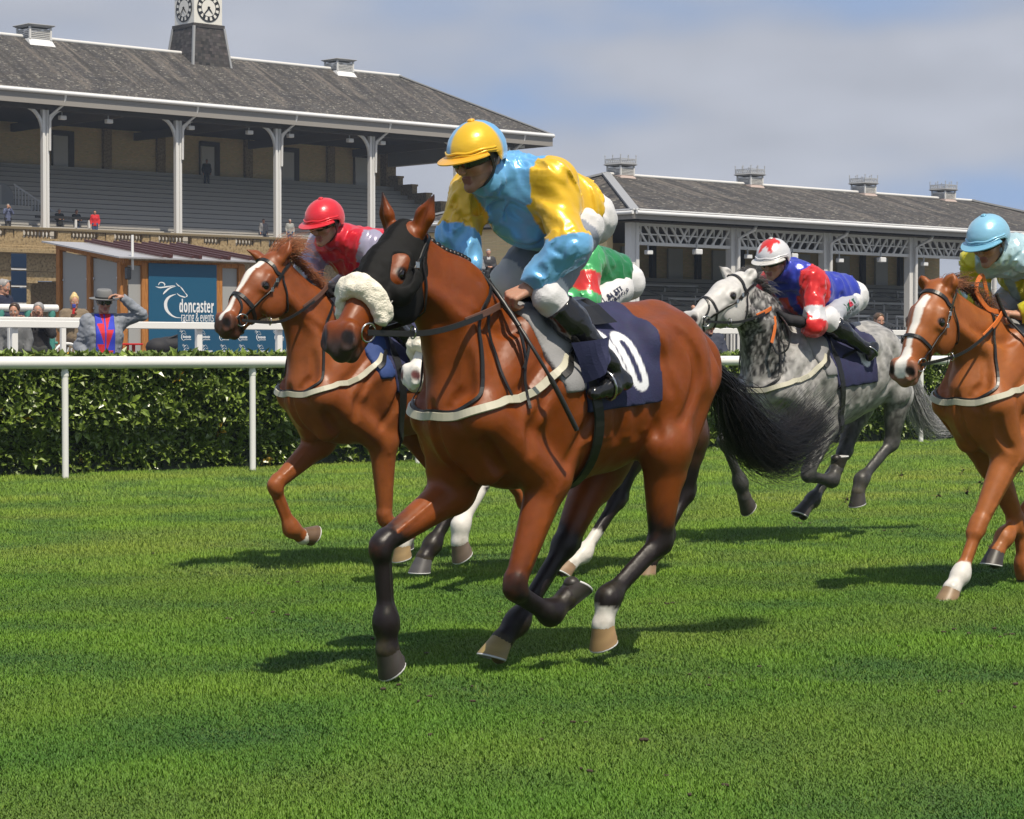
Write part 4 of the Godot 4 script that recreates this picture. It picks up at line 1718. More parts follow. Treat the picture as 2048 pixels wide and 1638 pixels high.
func chin_strap(root: Node3D, h: Face) -> void:
	var s := Soup.new()
	s.col = Color(0.012, 0.012, 0.013)
	for q in [-1.0, 1.0]:
		for lead in [-0.03, 0.022]:
			var pts := smooth_path([h.at(lead, 0.03, 0.092 * q), h.at(0.006, -0.045, 0.082 * q), h.at(0.030, -0.095, 0.045 * q), h.at(0.040, -0.112, 0.0)], 5)
			var ups := PackedVector3Array()
			for p in pts:
				ups.append((p - h.c).normalized())
			s.ribbon(pts, ups, 0.015 * h.k, 0.003)
	part("chin_strap", s.mesh(), M.leather, root)


func plan_jockey(j: Dictionary, spec: Dictionary) -> Dictionary:
	# fills in what the photograph hides, and queues the shapes to be meshed
	for s in ["L", "R"]:
		var o := "R" if s == "L" else "L"
		for w in ["sh", "el", "wr", "ha", "hip", "kn", "an", "he", "to"]:
			if not j.has(w + s):
				if j.has(w + o):
					j[w + s] = j[w + o] * Vector3(1, 1, -1)
				elif w == "ha":
					j[w + s] = j["wr" + s] + Vector3(-0.09, -0.03, 0)
				elif w == "he":
					j[w + s] = j["an" + s] + Vector3(0.07, -0.075, 0)
				elif w == "to":
					j[w + s] = j["an" + s] + Vector3(-0.11, -0.115, 0.0)
	var h := Face.new(j.head, spec.look, spec.get("top", Vector3.UP), spec.get("head_scale", 1.0))
	var fine: float = spec.get("fine", 1.0)
	var skin := Field.new()
	torso_field(skin, j, 0.84)
	limbs_field(skin, j, true, true, 0.78)
	skin.cap(j.neck, h.at(-0.02, -0.05, 0), 0.060, 0.056, 0.03, P_HEAD)
	var out := {"j": j, "h": h, "spec": spec}
	var paint := skin_paint(h, spec.get("skin", SKIN), Color(0.05, 0.03, 0.02), 9.0, spec.get("beard", 0.0))
	out.body = job(skin, 0.018 * fine, paint)
	var head := Field.new()
	face_field(head, h)
	head.cap(h.at(-0.02, -0.05, 0), j.neck, 0.056, 0.060, 0.03, P_HEAD)
	out.head = job(head, 0.0055 * fine, paint)
	var cut_at: float = spec.get("cuff", 1.9)
	out.hands = []
	for s in ["L", "R"]:
		var f := Field.new()
		var w: Vector3 = j["wr" + s]
		hand_field(f, w, j["ha" + s] - w, spec.get("palm" + s, Vector3(-0.2, -0.9, 0.3 if s == "R" else -0.3)), 1.15, -1.0 if s == "L" else 1.0, 1.06)
		f.cap(w, w.lerp(j["el" + s], 0.5), 0.029, 0.040, 0.02, P_HAND)
		var pc: Callable = paint
		if spec.get("gloves", false):
			f.grow = 0.003
			pc = plain_paint(Color(0.014, 0.014, 0.016))
		out.hands.append(job(f, 0.0055 * fine, pc))
	# the silks: trunk and arms, ruffled
	var silk := Field.new()
	torso_field(silk, j, spec.get("girth", 1.07))
	var fill: float = spec.get("billow", 0.0)
	for q in [-1.0, 1.0]:
		silk.cap(j.pelvis.lerp(j.chest, 0.12) + Vector3(0, 0.0, 0.060 * q), j.pelvis.lerp(j.chest, 0.5) + Vector3(0, 0.0, 0.06 * q), 0.128, 0.128, 0.05, P_TORSO, 0, 0.15)
	silk.cap(j.pelvis + Vector3(0, -0.01, 0), j.chest + Vector3(0.02, -0.06 - fill, 0), 0.11, 0.12 + fill, 0.06, P_TORSO, 0, 0.6)
	limbs_field(silk, j, true, false, spec.get("sleeve", 1.2))
	for s in ["L", "R"]:
		silk.ball(j["el" + s], 0.060, 0.05, P_ARM, 1.0)
		var a: Vector3 = j["el" + s]
		var b: Vector3 = j["wr" + s]
		silk.cap(a, a.lerp(b, 0.72), 0.056, 0.047, 0.04, P_ARM, 1, 1.72)
		var bd := (b - a).normalized()
		if spec.get("bare_arm", 0.0) > 0.0:
			var e: Vector3 = a.lerp(b, 1.0 - spec.bare_arm)
			silk.holes.append([e + bd * 0.02, bd * 0.4, 0.09, 0.0, 0.01, bd, 0.0, 1.0 / 0.16])
		else:
			silk.holes.append([b + bd * 0.06, bd * 0.3, 0.075, 0.0, 0.006, bd, 0.0, 1.0 / 0.09])
	silk.cap(j.neck, h.at(-0.035, -0.085, 0), 0.075, 0.064, 0.03, P_TORSO, 1, 1.2)
	silk.grow = 0.006
	silk.wrinkle = creases(spec.get("seed", 1), 4.2)
	silk.wrinkle_by = spec.get("ruffle", 0.010) * -1.5
	silk.wrinkle_scale = Vector3(1.5, 0.75, 1.0)
	var pd: Vector3 = (j.chest - j.pelvis).normalized()
	silk.planes.append([-pd, (-pd).dot(j.pelvis + pd * 0.03)])
	out.silk = job(silk, 0.0085 * fine, spec.silk)
	# the breeches
	var br := Field.new()
	for q in [-1.0, 1.0]:
		var hips: Vector3 = (j.hipL - j.hipR).normalized()
		br.cap(j.pelvis.lerp(j.chest, 0.10) + hips * 0.05 * q, j.pelvis + hips * 0.06 * q + (j.pelvis - j.chest).normalized() * 0.06, 0.095, 0.110, 0.09, P_TORSO)
	limbs_field(br, j, false, true, 1.06)
	br.wrinkle = creases(spec.get("seed", 1) + 40, 6.0)
	br.wrinkle_by = -0.006
	var kl: Vector3 = j.knL.lerp(j.anL, 0.34)
	for s in ["L", "R"]:
		var kd: Vector3 = (j["an" + s] - j["kn" + s]).normalized()
		br.holes.append([j["kn" + s].lerp(j["an" + s], 0.30) + kd * 0.07, kd * 0.4, 0.10, 0.0, 0.005, kd, 0.0, 1.0 / 0.16])
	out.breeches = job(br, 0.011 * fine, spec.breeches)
	out.boots = []
	for s in ["L", "R"]:
		out.boots.append(job(jockey_boot(j, s), 0.009 * fine, plain_paint(Color(0.01, 0.01, 0.011))))
	return out


func make_jockey(o: Dictionary, label: String, at: Vector3) -> Node3D:
	var root := thing("person", label, "person", at, 0.0, "jockeys in the race")
	part("body", job_mesh([o.body, o.head] + ([] if o.spec.get("gloves", false) else o.hands)), M.skin, root)
	if o.spec.get("gloves", false):
		for g in o.hands:
			part("glove", job_mesh([g]), M.cloth, root)
	part("jacket", job_mesh([o.silk]), M.satin, root)
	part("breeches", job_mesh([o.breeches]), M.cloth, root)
	for b in o.boots:
		part("boot", job_mesh([b]), M.boot, root)
	helmet(root, o.h, o.spec.cap, o.spec.peak)
	goggles(root, o.h)
	chin_strap(root, o.h)
	return root


# ---------------------------------------------------------------- the five runners

var speckle := FastNoiseLite.new()


func text_on(f: Field, text: String, at: Vector3, right: Vector3, up: Vector3, high: float, color: Color, parent: Node, called := "lettering", lift := 0.004, bold := true) -> void:
	# printed lettering that follows the cloth
	var t := TextMesh.new()
	t.text = text
	var font := SystemFont.new()
	font.font_names = PackedStringArray(["Droid Sans"])
	font.font_weight = 700 if bold else 400
	t.font = font
	t.font_size = 32
	t.pixel_size = high / 24.0
	t.depth = 0.0
	t.curve_step = 4.0
	var a := t.get_mesh_arrays()
	var v: PackedVector3Array = a[Mesh.ARRAY_VERTEX]
	var idx = a[Mesh.ARRAY_INDEX]
	var s := Soup.new()
	s.col = color
	var pts := PackedVector3Array()
	for p in v:
		var q := at + right * p.x + up * p.y
		pts.append(f.onto(q, lift) if f else q)
	var count: int = idx.size() if idx != null and idx.size() else v.size()
	for k in range(0, count, 3):
		var i0: int = idx[k] if idx != null and idx.size() else k
		var i1: int = idx[k + 1] if idx != null and idx.size() else k + 1
		var i2: int = idx[k + 2] if idx != null and idx.size() else k + 2
		s.tri(pts[i0], pts[i1], pts[i2])
	part(called, s.mesh(), M.plain, parent)


func tail_mesh(dock: Vector3, way: Array, count: int, spread: float, thick: float, colors: Array, seed_of: int) -> ArrayMesh:
	var line := smooth_path(way, 8)
	var n := line.size() - 1
	return hair(func(k: int, r: RandomNumberGenerator) -> Array:
			var len_of := r.randf_range(0.55, 1.0)
			if k % 3 == 0: len_of = 1.0
			return [dock + Vector3(r.randfn(0, 0.018), r.randfn(0, 0.022), r.randfn(0, 0.022)), r.randf_range(0.6, 1.3), len_of, Vector3(r.randfn(0, 1), r.randfn(0, 1), r.randfn(0, 1)), r.randf() * TAU],
		func(b: Array, t: float) -> Vector3:
			var u: float = t * b[2] * n
			var i := mini(int(u), n - 1)
			var p := line[i].lerp(line[i + 1], u - i)
			var wide := spread * (0.10 + 0.90 * smoothstep(0.08, 0.55, t)) * (0.5 + 0.6 * t)
			var off: Vector3 = b[3] * wide
			var wave := Vector3(sin(t * 5.0 + b[4]), cos(t * 6.0 + b[4] * 1.7), sin(t * 4.0 + b[4] * 2.3)) * 0.022 * t
			return p + (b[0] - dock) * (1.0 - t) + off + wave, count, 14, thick, colors, seed_of)


func mane_mesh(from: Vector3, to: Vector3, count: int, length: float, blow: Vector3, colors: Array, seed_of: int, crest := 0.02, thick := 0.0021) -> ArrayMesh:
	return hair(func(k: int, r: RandomNumberGenerator) -> Array:
			var t := r.randf()
			var p := from.lerp(to, t) + Vector3(0, sin(t * PI) * crest, 0) + Vector3(r.randfn(0, 0.006), 0, r.randfn(0, 0.012))
			return [p, r.randf_range(0.7, 1.3), length * r.randf_range(0.5, 1.1), blow + Vector3(r.randfn(0, 0.22), r.randfn(0, 0.2), r.randfn(0, 0.3)), r.randf() * TAU],
		func(b: Array, t: float) -> Vector3:
			var l: float = b[2]
			var lift := Vector3(0, 0.55 * t - 0.75 * t * t, 0.15 * t)
			return b[0] + (b[3] * t + lift + Vector3(sin(t * 6.0 + b[4]), cos(t * 5.0 + b[4]), sin(t * 7.0 - b[4])) * 0.07 * t) * l, count, 8, thick, colors, seed_of)


func build_riders() -> void:
	speckle.seed = 3
	speckle.frequency = 2.2
	speckle.fractal_octaves = 3
	var bay_dark := Color(0.013, 0.010, 0.009)
	var white := Color(0.72, 0.72, 0.74)
	var navy := Color(0.022, 0.024, 0.075)
	var runners := {
		"lead": {
			"label": "bay racehorse in front with black blinker hood and thick cream sheepskin noseband",
			"coat": {"base": Color(0.165, 0.037, 0.006), "pale": Color(0.26, 0.067, 0.011), "dark": bay_dark, "dark_from": 0.74, "socks": {13: 2.34}, "muzzle_dark": 0.92, "muzzle_from": 0.045,
				"horn": {"RH": Color(0.36, 0.27, 0.10), "LH": Color(0.34, 0.22, 0.10)}},
			"tack": {"hood": true, "noseband": 0.0, "browband": false}, "cell": 0.0125, "head_cell": 0.0072},
		"chestnut": {
			"label": "chestnut racehorse leftmost of the field, white face stripe and forelock blowing back",
			"coat": {"base": Color(0.205, 0.054, 0.014), "pale": Color(0.29, 0.088, 0.024), "dark": Color(0.17, 0.05, 0.018), "dark_from": 2.8, "socks": {11: 2.15, 10: 2.8}, "muzzle_dark": 0.75,
				"blaze": [[0.075, 0.16, 0.024, 0.030, 0.006], [0.15, 0.36, 0.026, 0.009, 0.006], [0.34, 0.56, 0.010, 0.016, 0.010]],
				"horn": {"LF": Color(0.36, 0.25, 0.12), "RF": Color(0.16, 0.10, 0.06)}},
			"tack": {"flash": true, "noseband": 0.026}, "cell": 0.015, "head_cell": 0.009},
		"grey": {
			"label": "dappled grey racehorse with dark legs and bright orange rein grips, ears pinned back",
			"coat": {"base": Color(0.4, 0.4, 0.4), "dark": Color(0.05, 0.05, 0.05), "dapple": 1.0, "muzzle_dark": 0.35, "skin": Color(0.25, 0.23, 0.22)},
			"tack": {"flash": true, "noseband": 0.016}, "cell": 0.016, "head_cell": 0.010},
		"right": {
			"label": "bright chestnut racehorse at the right edge with a broad white blaze down to its nose",
			"coat": {"base": Color(0.27, 0.078, 0.018), "pale": Color(0.34, 0.115, 0.03), "dark": Color(0.2, 0.06, 0.02), "dark_from": 9.0, "socks": {11: 1.80}, "muzzle_dark": 0.5, "skin": Color(0.22, 0.16, 0.15),
				"blaze": [[0.10, 0.20, 0.018, 0.027, 0.0], [0.18, 0.44, 0.024, 0.013, 0.002], [0.42, 0.60, 0.018, 0.034, 0.004]],
				"horn": {"LF": Color(0.30, 0.20, 0.11)}},
			"tack": {"noseband": 0.020}, "cell": 0.014, "head_cell": 0.008},
		"h5": {
			"label": "dark brown racehorse half hidden behind the leader, with a pink and white nose",
			"coat": {"base": Color(0.050, 0.022, 0.012), "pale": Color(0.08, 0.035, 0.016), "dark": bay_dark, "dark_from": 0.4, "socks": {11: 1.25, 12: 1.62}, "pink_nose": true,
				"blaze": [[0.05, 0.40, 0.06, 0.11, 0.0], [0.38, 0.62, 0.12, 0.12, 0.0]],
				"horn": {"RH": Color(0.30, 0.20, 0.12), "LF": Color(0.16, 0.12, 0.09), "LH": Color(0.30, 0.20, 0.12), "RF": Color(0.09, 0.085, 0.085)}},
			"tack": {"noseband": 0.0}, "cell": 0.017, "head_cell": 0.011}}
	var plans := {}
	var todo := []
	for n: String in runners:
		var h: Dictionary = HORSE[n].duplicate()
		if not h.has("LH"):
			h["LH"] = [Vector3(0.78, 0.92, 0.18), Vector3(1.08, 0.62, 0.14), Vector3(1.36, 0.36, 0.13), Vector3(1.44, 0.27, 0.13), Vector3(1.50, 0.16, 0.13)]
			h["RH"] = [Vector3(0.62, 0.88, -0.18), Vector3(0.86, 0.55, -0.14), Vector3(0.62, 0.26, -0.13), Vector3(0.57, 0.17, -0.13), Vector3(0.50, 0.08, -0.13)]
			if n == "right":
				h["RH"] = [Vector3(0.60, 0.88, -0.18), Vector3(0.50, 0.50, -0.14), Vector3(0.18, 0.28, -0.13), Vector3(0.10, 0.20, -0.13), Vector3(0.0, 0.16, -0.13)]
		if n == "grey":
			h["ear_face"] = Vector3(-0.3, 0.4, 0.9)
		var mz: Vector3 = h.muzzle - h.poll
		var hd := Head.new(h.poll, h.muzzle, atan2(mz.z, -mz.x) if n == "lead" else (0.12 if n == "right" else 0.0), 1.18 if n != "lead" else 1.14)
		todo.append([n, h, hd])
	var build := func(k: int) -> void: todo[k].append(horse_field(todo[k][1], todo[k][2]))
	WorkerThreadPool.wait_for_group_task_completion(WorkerThreadPool.add_group_task(build, todo.size(), -1, true))
	for e in todo:
		var n: String = e[0]
		var h: Dictionary = e[1]
		var hd: Head = e[2]
		var R: Dictionary = runners[n]
		var f: Field = e[3]
		var paint := coat_paint(R.coat, hd, speckle)
		# the head is meshed finer than the trunk, on either side of a plane behind the jaw
		var face := (hd.e * 0.8 - hd.j * 0.6).normalized()
		var cut_p: float = face.dot(hd.at(0.10, 0.26, 0))
		var P := {"h": h, "hd": hd, "f": f, "body": job(f, R.cell, paint, [face, cut_p + R.cell * 0.5]), "face": job(f, R.head_cell, paint, [-face, -cut_p + R.cell])}
		plans[n] = P
		var dy: float = h.wy - 1.522
		if n == "lead":
			var hood := Field.new()
			head_field(hood, h, hd, false)
			var w := hd.w
			hood.cap(hd.at(0.10, 0.12, 0), hd.at(0.10, 0.27, 0), 0.115 * w, 0.100 * w, 0.03, 0, 0, 0, hd.s, 0.68)
			for q in [-1.0, 1.0]:
				# the blinker cups stand out round the eyes
				hood.cap(hd.at(0.215, 0.085, 0.095 * q), hd.at(0.275, 0.095, 0.090 * q), 0.046 * w, 0.042 * w, 0.02)
				hood.hole(hd.at(0.185, 0.022, 0.090 * q), hd.at(0.250, 0.040, 0.108 * q), 0.034 * w, 0.040 * w, 0.008)
				hood.hole(hd.at(0.01, 0.03, 0.066 * q), hd.at(-0.20, 0.03, 0.09 * q), 0.040 * w, 0.06 * w, 0.005)
			hood.grow = 0.006
			hood.wrinkle = creases(55, 7.0)
			hood.wrinkle_by = 0.0035
			hood.planes = [[hd.e, hd.e.dot(hd.at(0.375, 0, 0))], [(hd.j * 0.55 - hd.e * 0.83).normalized(), (hd.j * 0.55 - hd.e * 0.83).normalized().dot(hd.at(0.02, 0.145, 0))], [hd.j, hd.j.dot(hd.at(0, 0.285, 0))]]
			P.hood = job(hood, 0.0065, func(p: Vector3, _t: int, _u: float) -> Color:
				var q := hd.inside(p)
				return Color(0.013, 0.013, 0.014) if absf(q.z) > 0.014 or q.y > 0.06 else Color(0.006, 0.006, 0.007))
			P.fleece = sheepskin(self, h, hd, 0.350)
		if n == "h5":
			P.fleece = sheepskin(self, h, hd, 0.36)
		# number cloth and pad
		var trunk := f.plain
		if n in ["lead", "grey", "chestnut", "right"]:
			var cp := cloth_planes(Vector2(0.08, 1.50 + dy), Vector2(0.16, 1.08 + dy), Vector2(0.575, 1.50 + dy), Vector2(0.590, 1.12 + dy))
			var digits := []
			if n == "lead":
				digits = [[0.436, 1.290, 0.052, 0.125, 0.036, -0.20], [0.318, 1.300, 0.058, 0.130, 0.046, -0.20]]
			elif n == "grey":
				digits = [[0.46, 1.36, 0.05, 0.13, 0.045, -0.1]]
			P.cloth = shell(trunk, 0.014, cp, 0.0075 if n == "lead" else 0.012, digit_paint(navy, Color(0.74, 0.76, 0.80), digits))
			var pp := cloth_planes(Vector2(-0.085, 1.50 + dy), Vector2(0.02, 1.16 + dy), Vector2(0.14, 1.50 + dy), Vector2(0.30, 1.19 + dy))
			P.pad = shell(trunk, 0.010, pp, 0.010 if n == "lead" else 0.014, plain_paint(Color(0.25, 0.25, 0.255) if n != "chestnut" else Color(0.03, 0.06, 0.2)))
	# riders
	var sky_blue := Color(0.16, 0.45, 0.78)
	var royal := Color(0.03, 0.16, 0.62)
	var gold := Color(0.82, 0.50, 0.016)
	var red := Color(0.62, 0.020, 0.030)
	var riders := {}
	var J := {}
	for n: String in RIDER:
		J[n] = RIDER[n].duplicate()
	riders["lead"] = plan_jockey(J.lead, {"look": Vector3(-0.95, -0.30, 0.10), "fine": 0.9, "seed": 4, "cuff": 1.9, "beard": 0.35, "billow": 0.0, "ruffle": 0.0105, "sleeve": 1.24, "girth": 1.06,
		"palmL": Vector3(-0.35, -0.75, -0.55), "palmR": Vector3(-0.35, -0.75, 0.55), "peak": Color(0.82, 0.42, 0.014),
		"silk": func(p: Vector3, t: int, u: float) -> Color:
			if t == P_ARM:
				return sky_blue if u > 0.98 else gold
			if u > 0.98 and absf(p.z) < 0.135:
				return sky_blue
			var front := p.y < 1.985 - (p.x + 0.02) * 0.42
			if front and u < 0.42:
				return navy
			if front and absf(p.z + 0.01) < 0.115:
				return sky_blue
			if not front and absf(p.z) < 0.10 - 0.2 * absf(u - 0.2):
				return royal
			return gold,
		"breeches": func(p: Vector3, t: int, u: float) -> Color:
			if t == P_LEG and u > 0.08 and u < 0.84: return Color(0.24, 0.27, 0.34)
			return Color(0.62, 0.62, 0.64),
		"cap": func(d: Vector3) -> Color:
			var t := fposmod(atan2(d.x, d.z) + 0.16, PI)
			return gold if t < 2.0 else sky_blue})
	riders["chestnut"] = plan_jockey(J.chestnut, {"look": Vector3(-0.93, -0.32, 0.22), "fine": 1.3, "seed": 5, "gloves": true, "ruffle": 0.008, "peak": Color(0.66, 0.015, 0.03),
		"silk": func(_p: Vector3, t: int, _u: float) -> Color: return Color(0.36, 0.33, 0.45) if t == P_ARM else Color(0.66, 0.012, 0.035),
		"breeches": plain_paint(Color(0.6, 0.6, 0.62)), "cap": func(_d: Vector3) -> Color: return Color(0.72, 0.018, 0.035)})
	riders["grey"] = plan_jockey(J.grey, {"look": Vector3(-0.93, -0.30, 0.22), "fine": 1.35, "seed": 6, "gloves": true, "ruffle": 0.009, "bare_arm": 0.42, "peak": Color(0.62, 0.61, 0.58),
		"silk": func(p: Vector3, t: int, u: float) -> Color:
			if t == P_ARM:
				return Color(0.70, 0.70, 0.72) if u > 0.62 and u < 0.98 else Color(0.66, 0.016, 0.018)
			var blue := Color(0.025, 0.045, 0.42)
			if u > 0.94 and absf(p.z) < 0.13: return blue
			if u > 0.60: return Color(0.66, 0.016, 0.018) if absf(p.z) > 0.03 or p.y > 1.86 else blue
			return blue,
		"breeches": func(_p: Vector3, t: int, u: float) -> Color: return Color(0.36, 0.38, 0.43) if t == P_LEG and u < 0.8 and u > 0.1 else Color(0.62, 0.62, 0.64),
		"cap": func(d: Vector3) -> Color:
			# a red star on the crown
			var q := Vector2(d.x, d.z - 0.28)
			var a := fposmod(atan2(q.x, -q.y) , TAU / 5.0) - PI / 5.0
			var r := q.length() * cos(PI * 0.0)
			var edge := 0.30 / maxf(0.2, cos(PI / 5.0 - absf(a)) ) * lerpf(1.0, 2.35, absf(a) / (PI / 5.0))
			return Color(0.66, 0.022, 0.018) if d.y > 0.25 and r < edge else Color(0.70, 0.70, 0.72)})
	riders["right"] = plan_jockey(J.right, {"look": Vector3(-0.95, -0.42, 0.05), "fine": 1.15, "seed": 7, "ruffle": 0.011, "beard": 0.2, "peak": Color(0.18, 0.45, 0.62),
		"silk": func(p: Vector3, t: int, u: float) -> Color:
			var lemon := Color(0.62, 0.56, 0.012)
			var pale := Color(0.42, 0.60, 0.66)
			if t == P_ARM: return pale if u > 1.18 and u < 1.62 else lemon
			if u > 0.95: return pale
			var k := fposmod(p.z * 7.0 + p.x * 1.0, 1.0)
			return lemon if k < 0.5 else Color(0.34, 0.46, 0.44),
		"breeches": plain_paint(Color(0.42, 0.44, 0.50)), "cap": func(_d: Vector3) -> Color: return Color(0.26, 0.55, 0.74)})
	riders["h5"] = plan_jockey(J.h5, {"look": Vector3(-0.93, -0.35, 0.1), "fine": 1.5, "seed": 8, "gloves": true, "ruffle": 0.009, "peak": Color(0.02, 0.27, 0.09),
		"silk": func(_p: Vector3, t: int, u: float) -> Color:
			if t == P_ARM: return Color(0.68, 0.035, 0.030) if u > 0.42 and u < 0.98 else Color(0.06, 0.40, 0.13)
			return Color(0.008, 0.20, 0.062),
		"breeches": plain_paint(Color(0.66, 0.66, 0.68)), "cap": func(_d: Vector3) -> Color: return Color(0.02, 0.27, 0.09)})
	plan_crowd()
	run_jobs()

	var roots := {}
	for n: String in runners:
		var R: Dictionary = runners[n]
		var P: Dictionary = plans[n]
		var h: Dictionary = P.h
		var hd: Head = P.hd
		var root := thing("racehorse", R.label, "horse", h.at, 0.0, "racehorses galloping past the rail")
		roots[n] = root
		part("body", job_mesh([P.body, P.face]), M.coat, root)
		add_hooves(h, root, R.coat)
		add_eyes(hd, root)
		if P.has("hood"):
			part("blinker_hood", job_mesh([P.hood]), M.hood, root)
		if P.has("fleece"):
			part("sheepskin_noseband", job_mesh(P.fleece), M.fleece, root)
		if P.has("pad"):
			part("saddle_pad", job_mesh([P.pad]), M.cloth, root)
		if P.has("cloth"):
			part("number_cloth", job_mesh([P.cloth]), M.cloth, root)
		P.bits = bridle(root, h, hd, R.tack)
		saddlery(root, P.f, {"wy": h.wy, "breast": Color(0.50, 0.48, 0.38), "girth": Color(0.012, 0.012, 0.013)})
		stirrup(root, J[n], "L")
		stirrup(root, J[n], "R")
	hair_and_reins(plans, roots, J)
	place_crowd()

	var told := {
		"lead": "jockey in yellow and sky blue satin silks crouching over the leading bay horse",
		"chestnut": "smiling jockey in red cap and red silks with lilac sleeves on the left chestnut horse",
		"grey": "jockey in red and blue silks and white cap with red star on the grey",
		"right": "jockey in lemon and pale blue silks with a pale blue cap at the right edge",
		"h5": "jockey in green silks with a red armband, half hidden behind the leading rider"}
	for n: String in riders:
		var body := make_jockey(riders[n], told[n], HORSE[n].at)
		riders[n].root = body
	var o: Dictionary = riders.grey
	var br: MeshInstance3D = o.root.get_node("breeches")
	var bf: Field = o.breeches.field
	var right: Vector3 = (J.grey.pelvis - J.grey.knL).normalized()
	var right_flat := Vector3(right.x, right.y + 0.10, 0).normalized()
	var up := Vector3(0, 0, 1).cross(right_flat).normalized()
	var mid: Vector3 = J.grey.hipL.lerp(J.grey.knL, 0.30) + Vector3(0, 0.01, 0.11)
	text_on(bf, "M", mid + right_flat * -0.055 + up * 0.028, right_flat, up, 0.060, Color(0.01, 0.09, 0.05), br)
	text_on(bf, "&", mid + right_flat * 0.002 + up * 0.028, right_flat, up, 0.060, Color(0.6, 0.02, 0.06), br)
	text_on(bf, "T", mid + right_flat * 0.052 + up * 0.028, right_flat, up, 0.060, Color(0.01, 0.09, 0.05), br)
	text_on(bf, "HAYLAGE", mid + up * -0.022, right_flat, up, 0.032, Color(0.05, 0.06, 0.06), br)
	o = riders.h5
	br = o.root.get_node("breeches")
	bf = o.breeches.field
	right = (J.h5.pelvis - J.h5.knL).normalized()
	right_flat = Vector3(right.x, right.y + 0.05, 0).normalized()
	up = Vector3(0, 0, 1).cross(right_flat).normalized()
	mid = J.h5.hipL.lerp(J.h5.knL, 0.45) + Vector3(0, 0.02, 0.11)
	text_on(bf, "ALBASTI", mid + up * 0.020, right_flat, up, 0.050, Color(0.02, 0.025, 0.06), br)
	text_on(bf, "EQUIWORLD", mid + right_flat * 0.04 + up * -0.028, right_flat, up, 0.034, Color(0.02, 0.025, 0.06), br)
	whip("black whip with a ribbed handle held along the bay leader's shoulder", HORSE.lead.at, [Vector3(-0.235, 1.645, 0.05), Vector3(-0.190, 1.548, 0.115), Vector3(-0.165, 1.356, 0.27), Vector3(-0.093, 1.196, 0.33), Vector3(0.019, 1.014, 0.345)])
	var rh: Vector3 = J.right.haL
	whip("black whip held upright by the rider at the right edge", HORSE.right.at, [rh + Vector3(-0.05, 0.10, 0.0), rh + Vector3(0.0, -0.02, 0.03), rh + Vector3(0.07, -0.20, 0.16), rh + Vector3(0.12, -0.45, 0.25)])


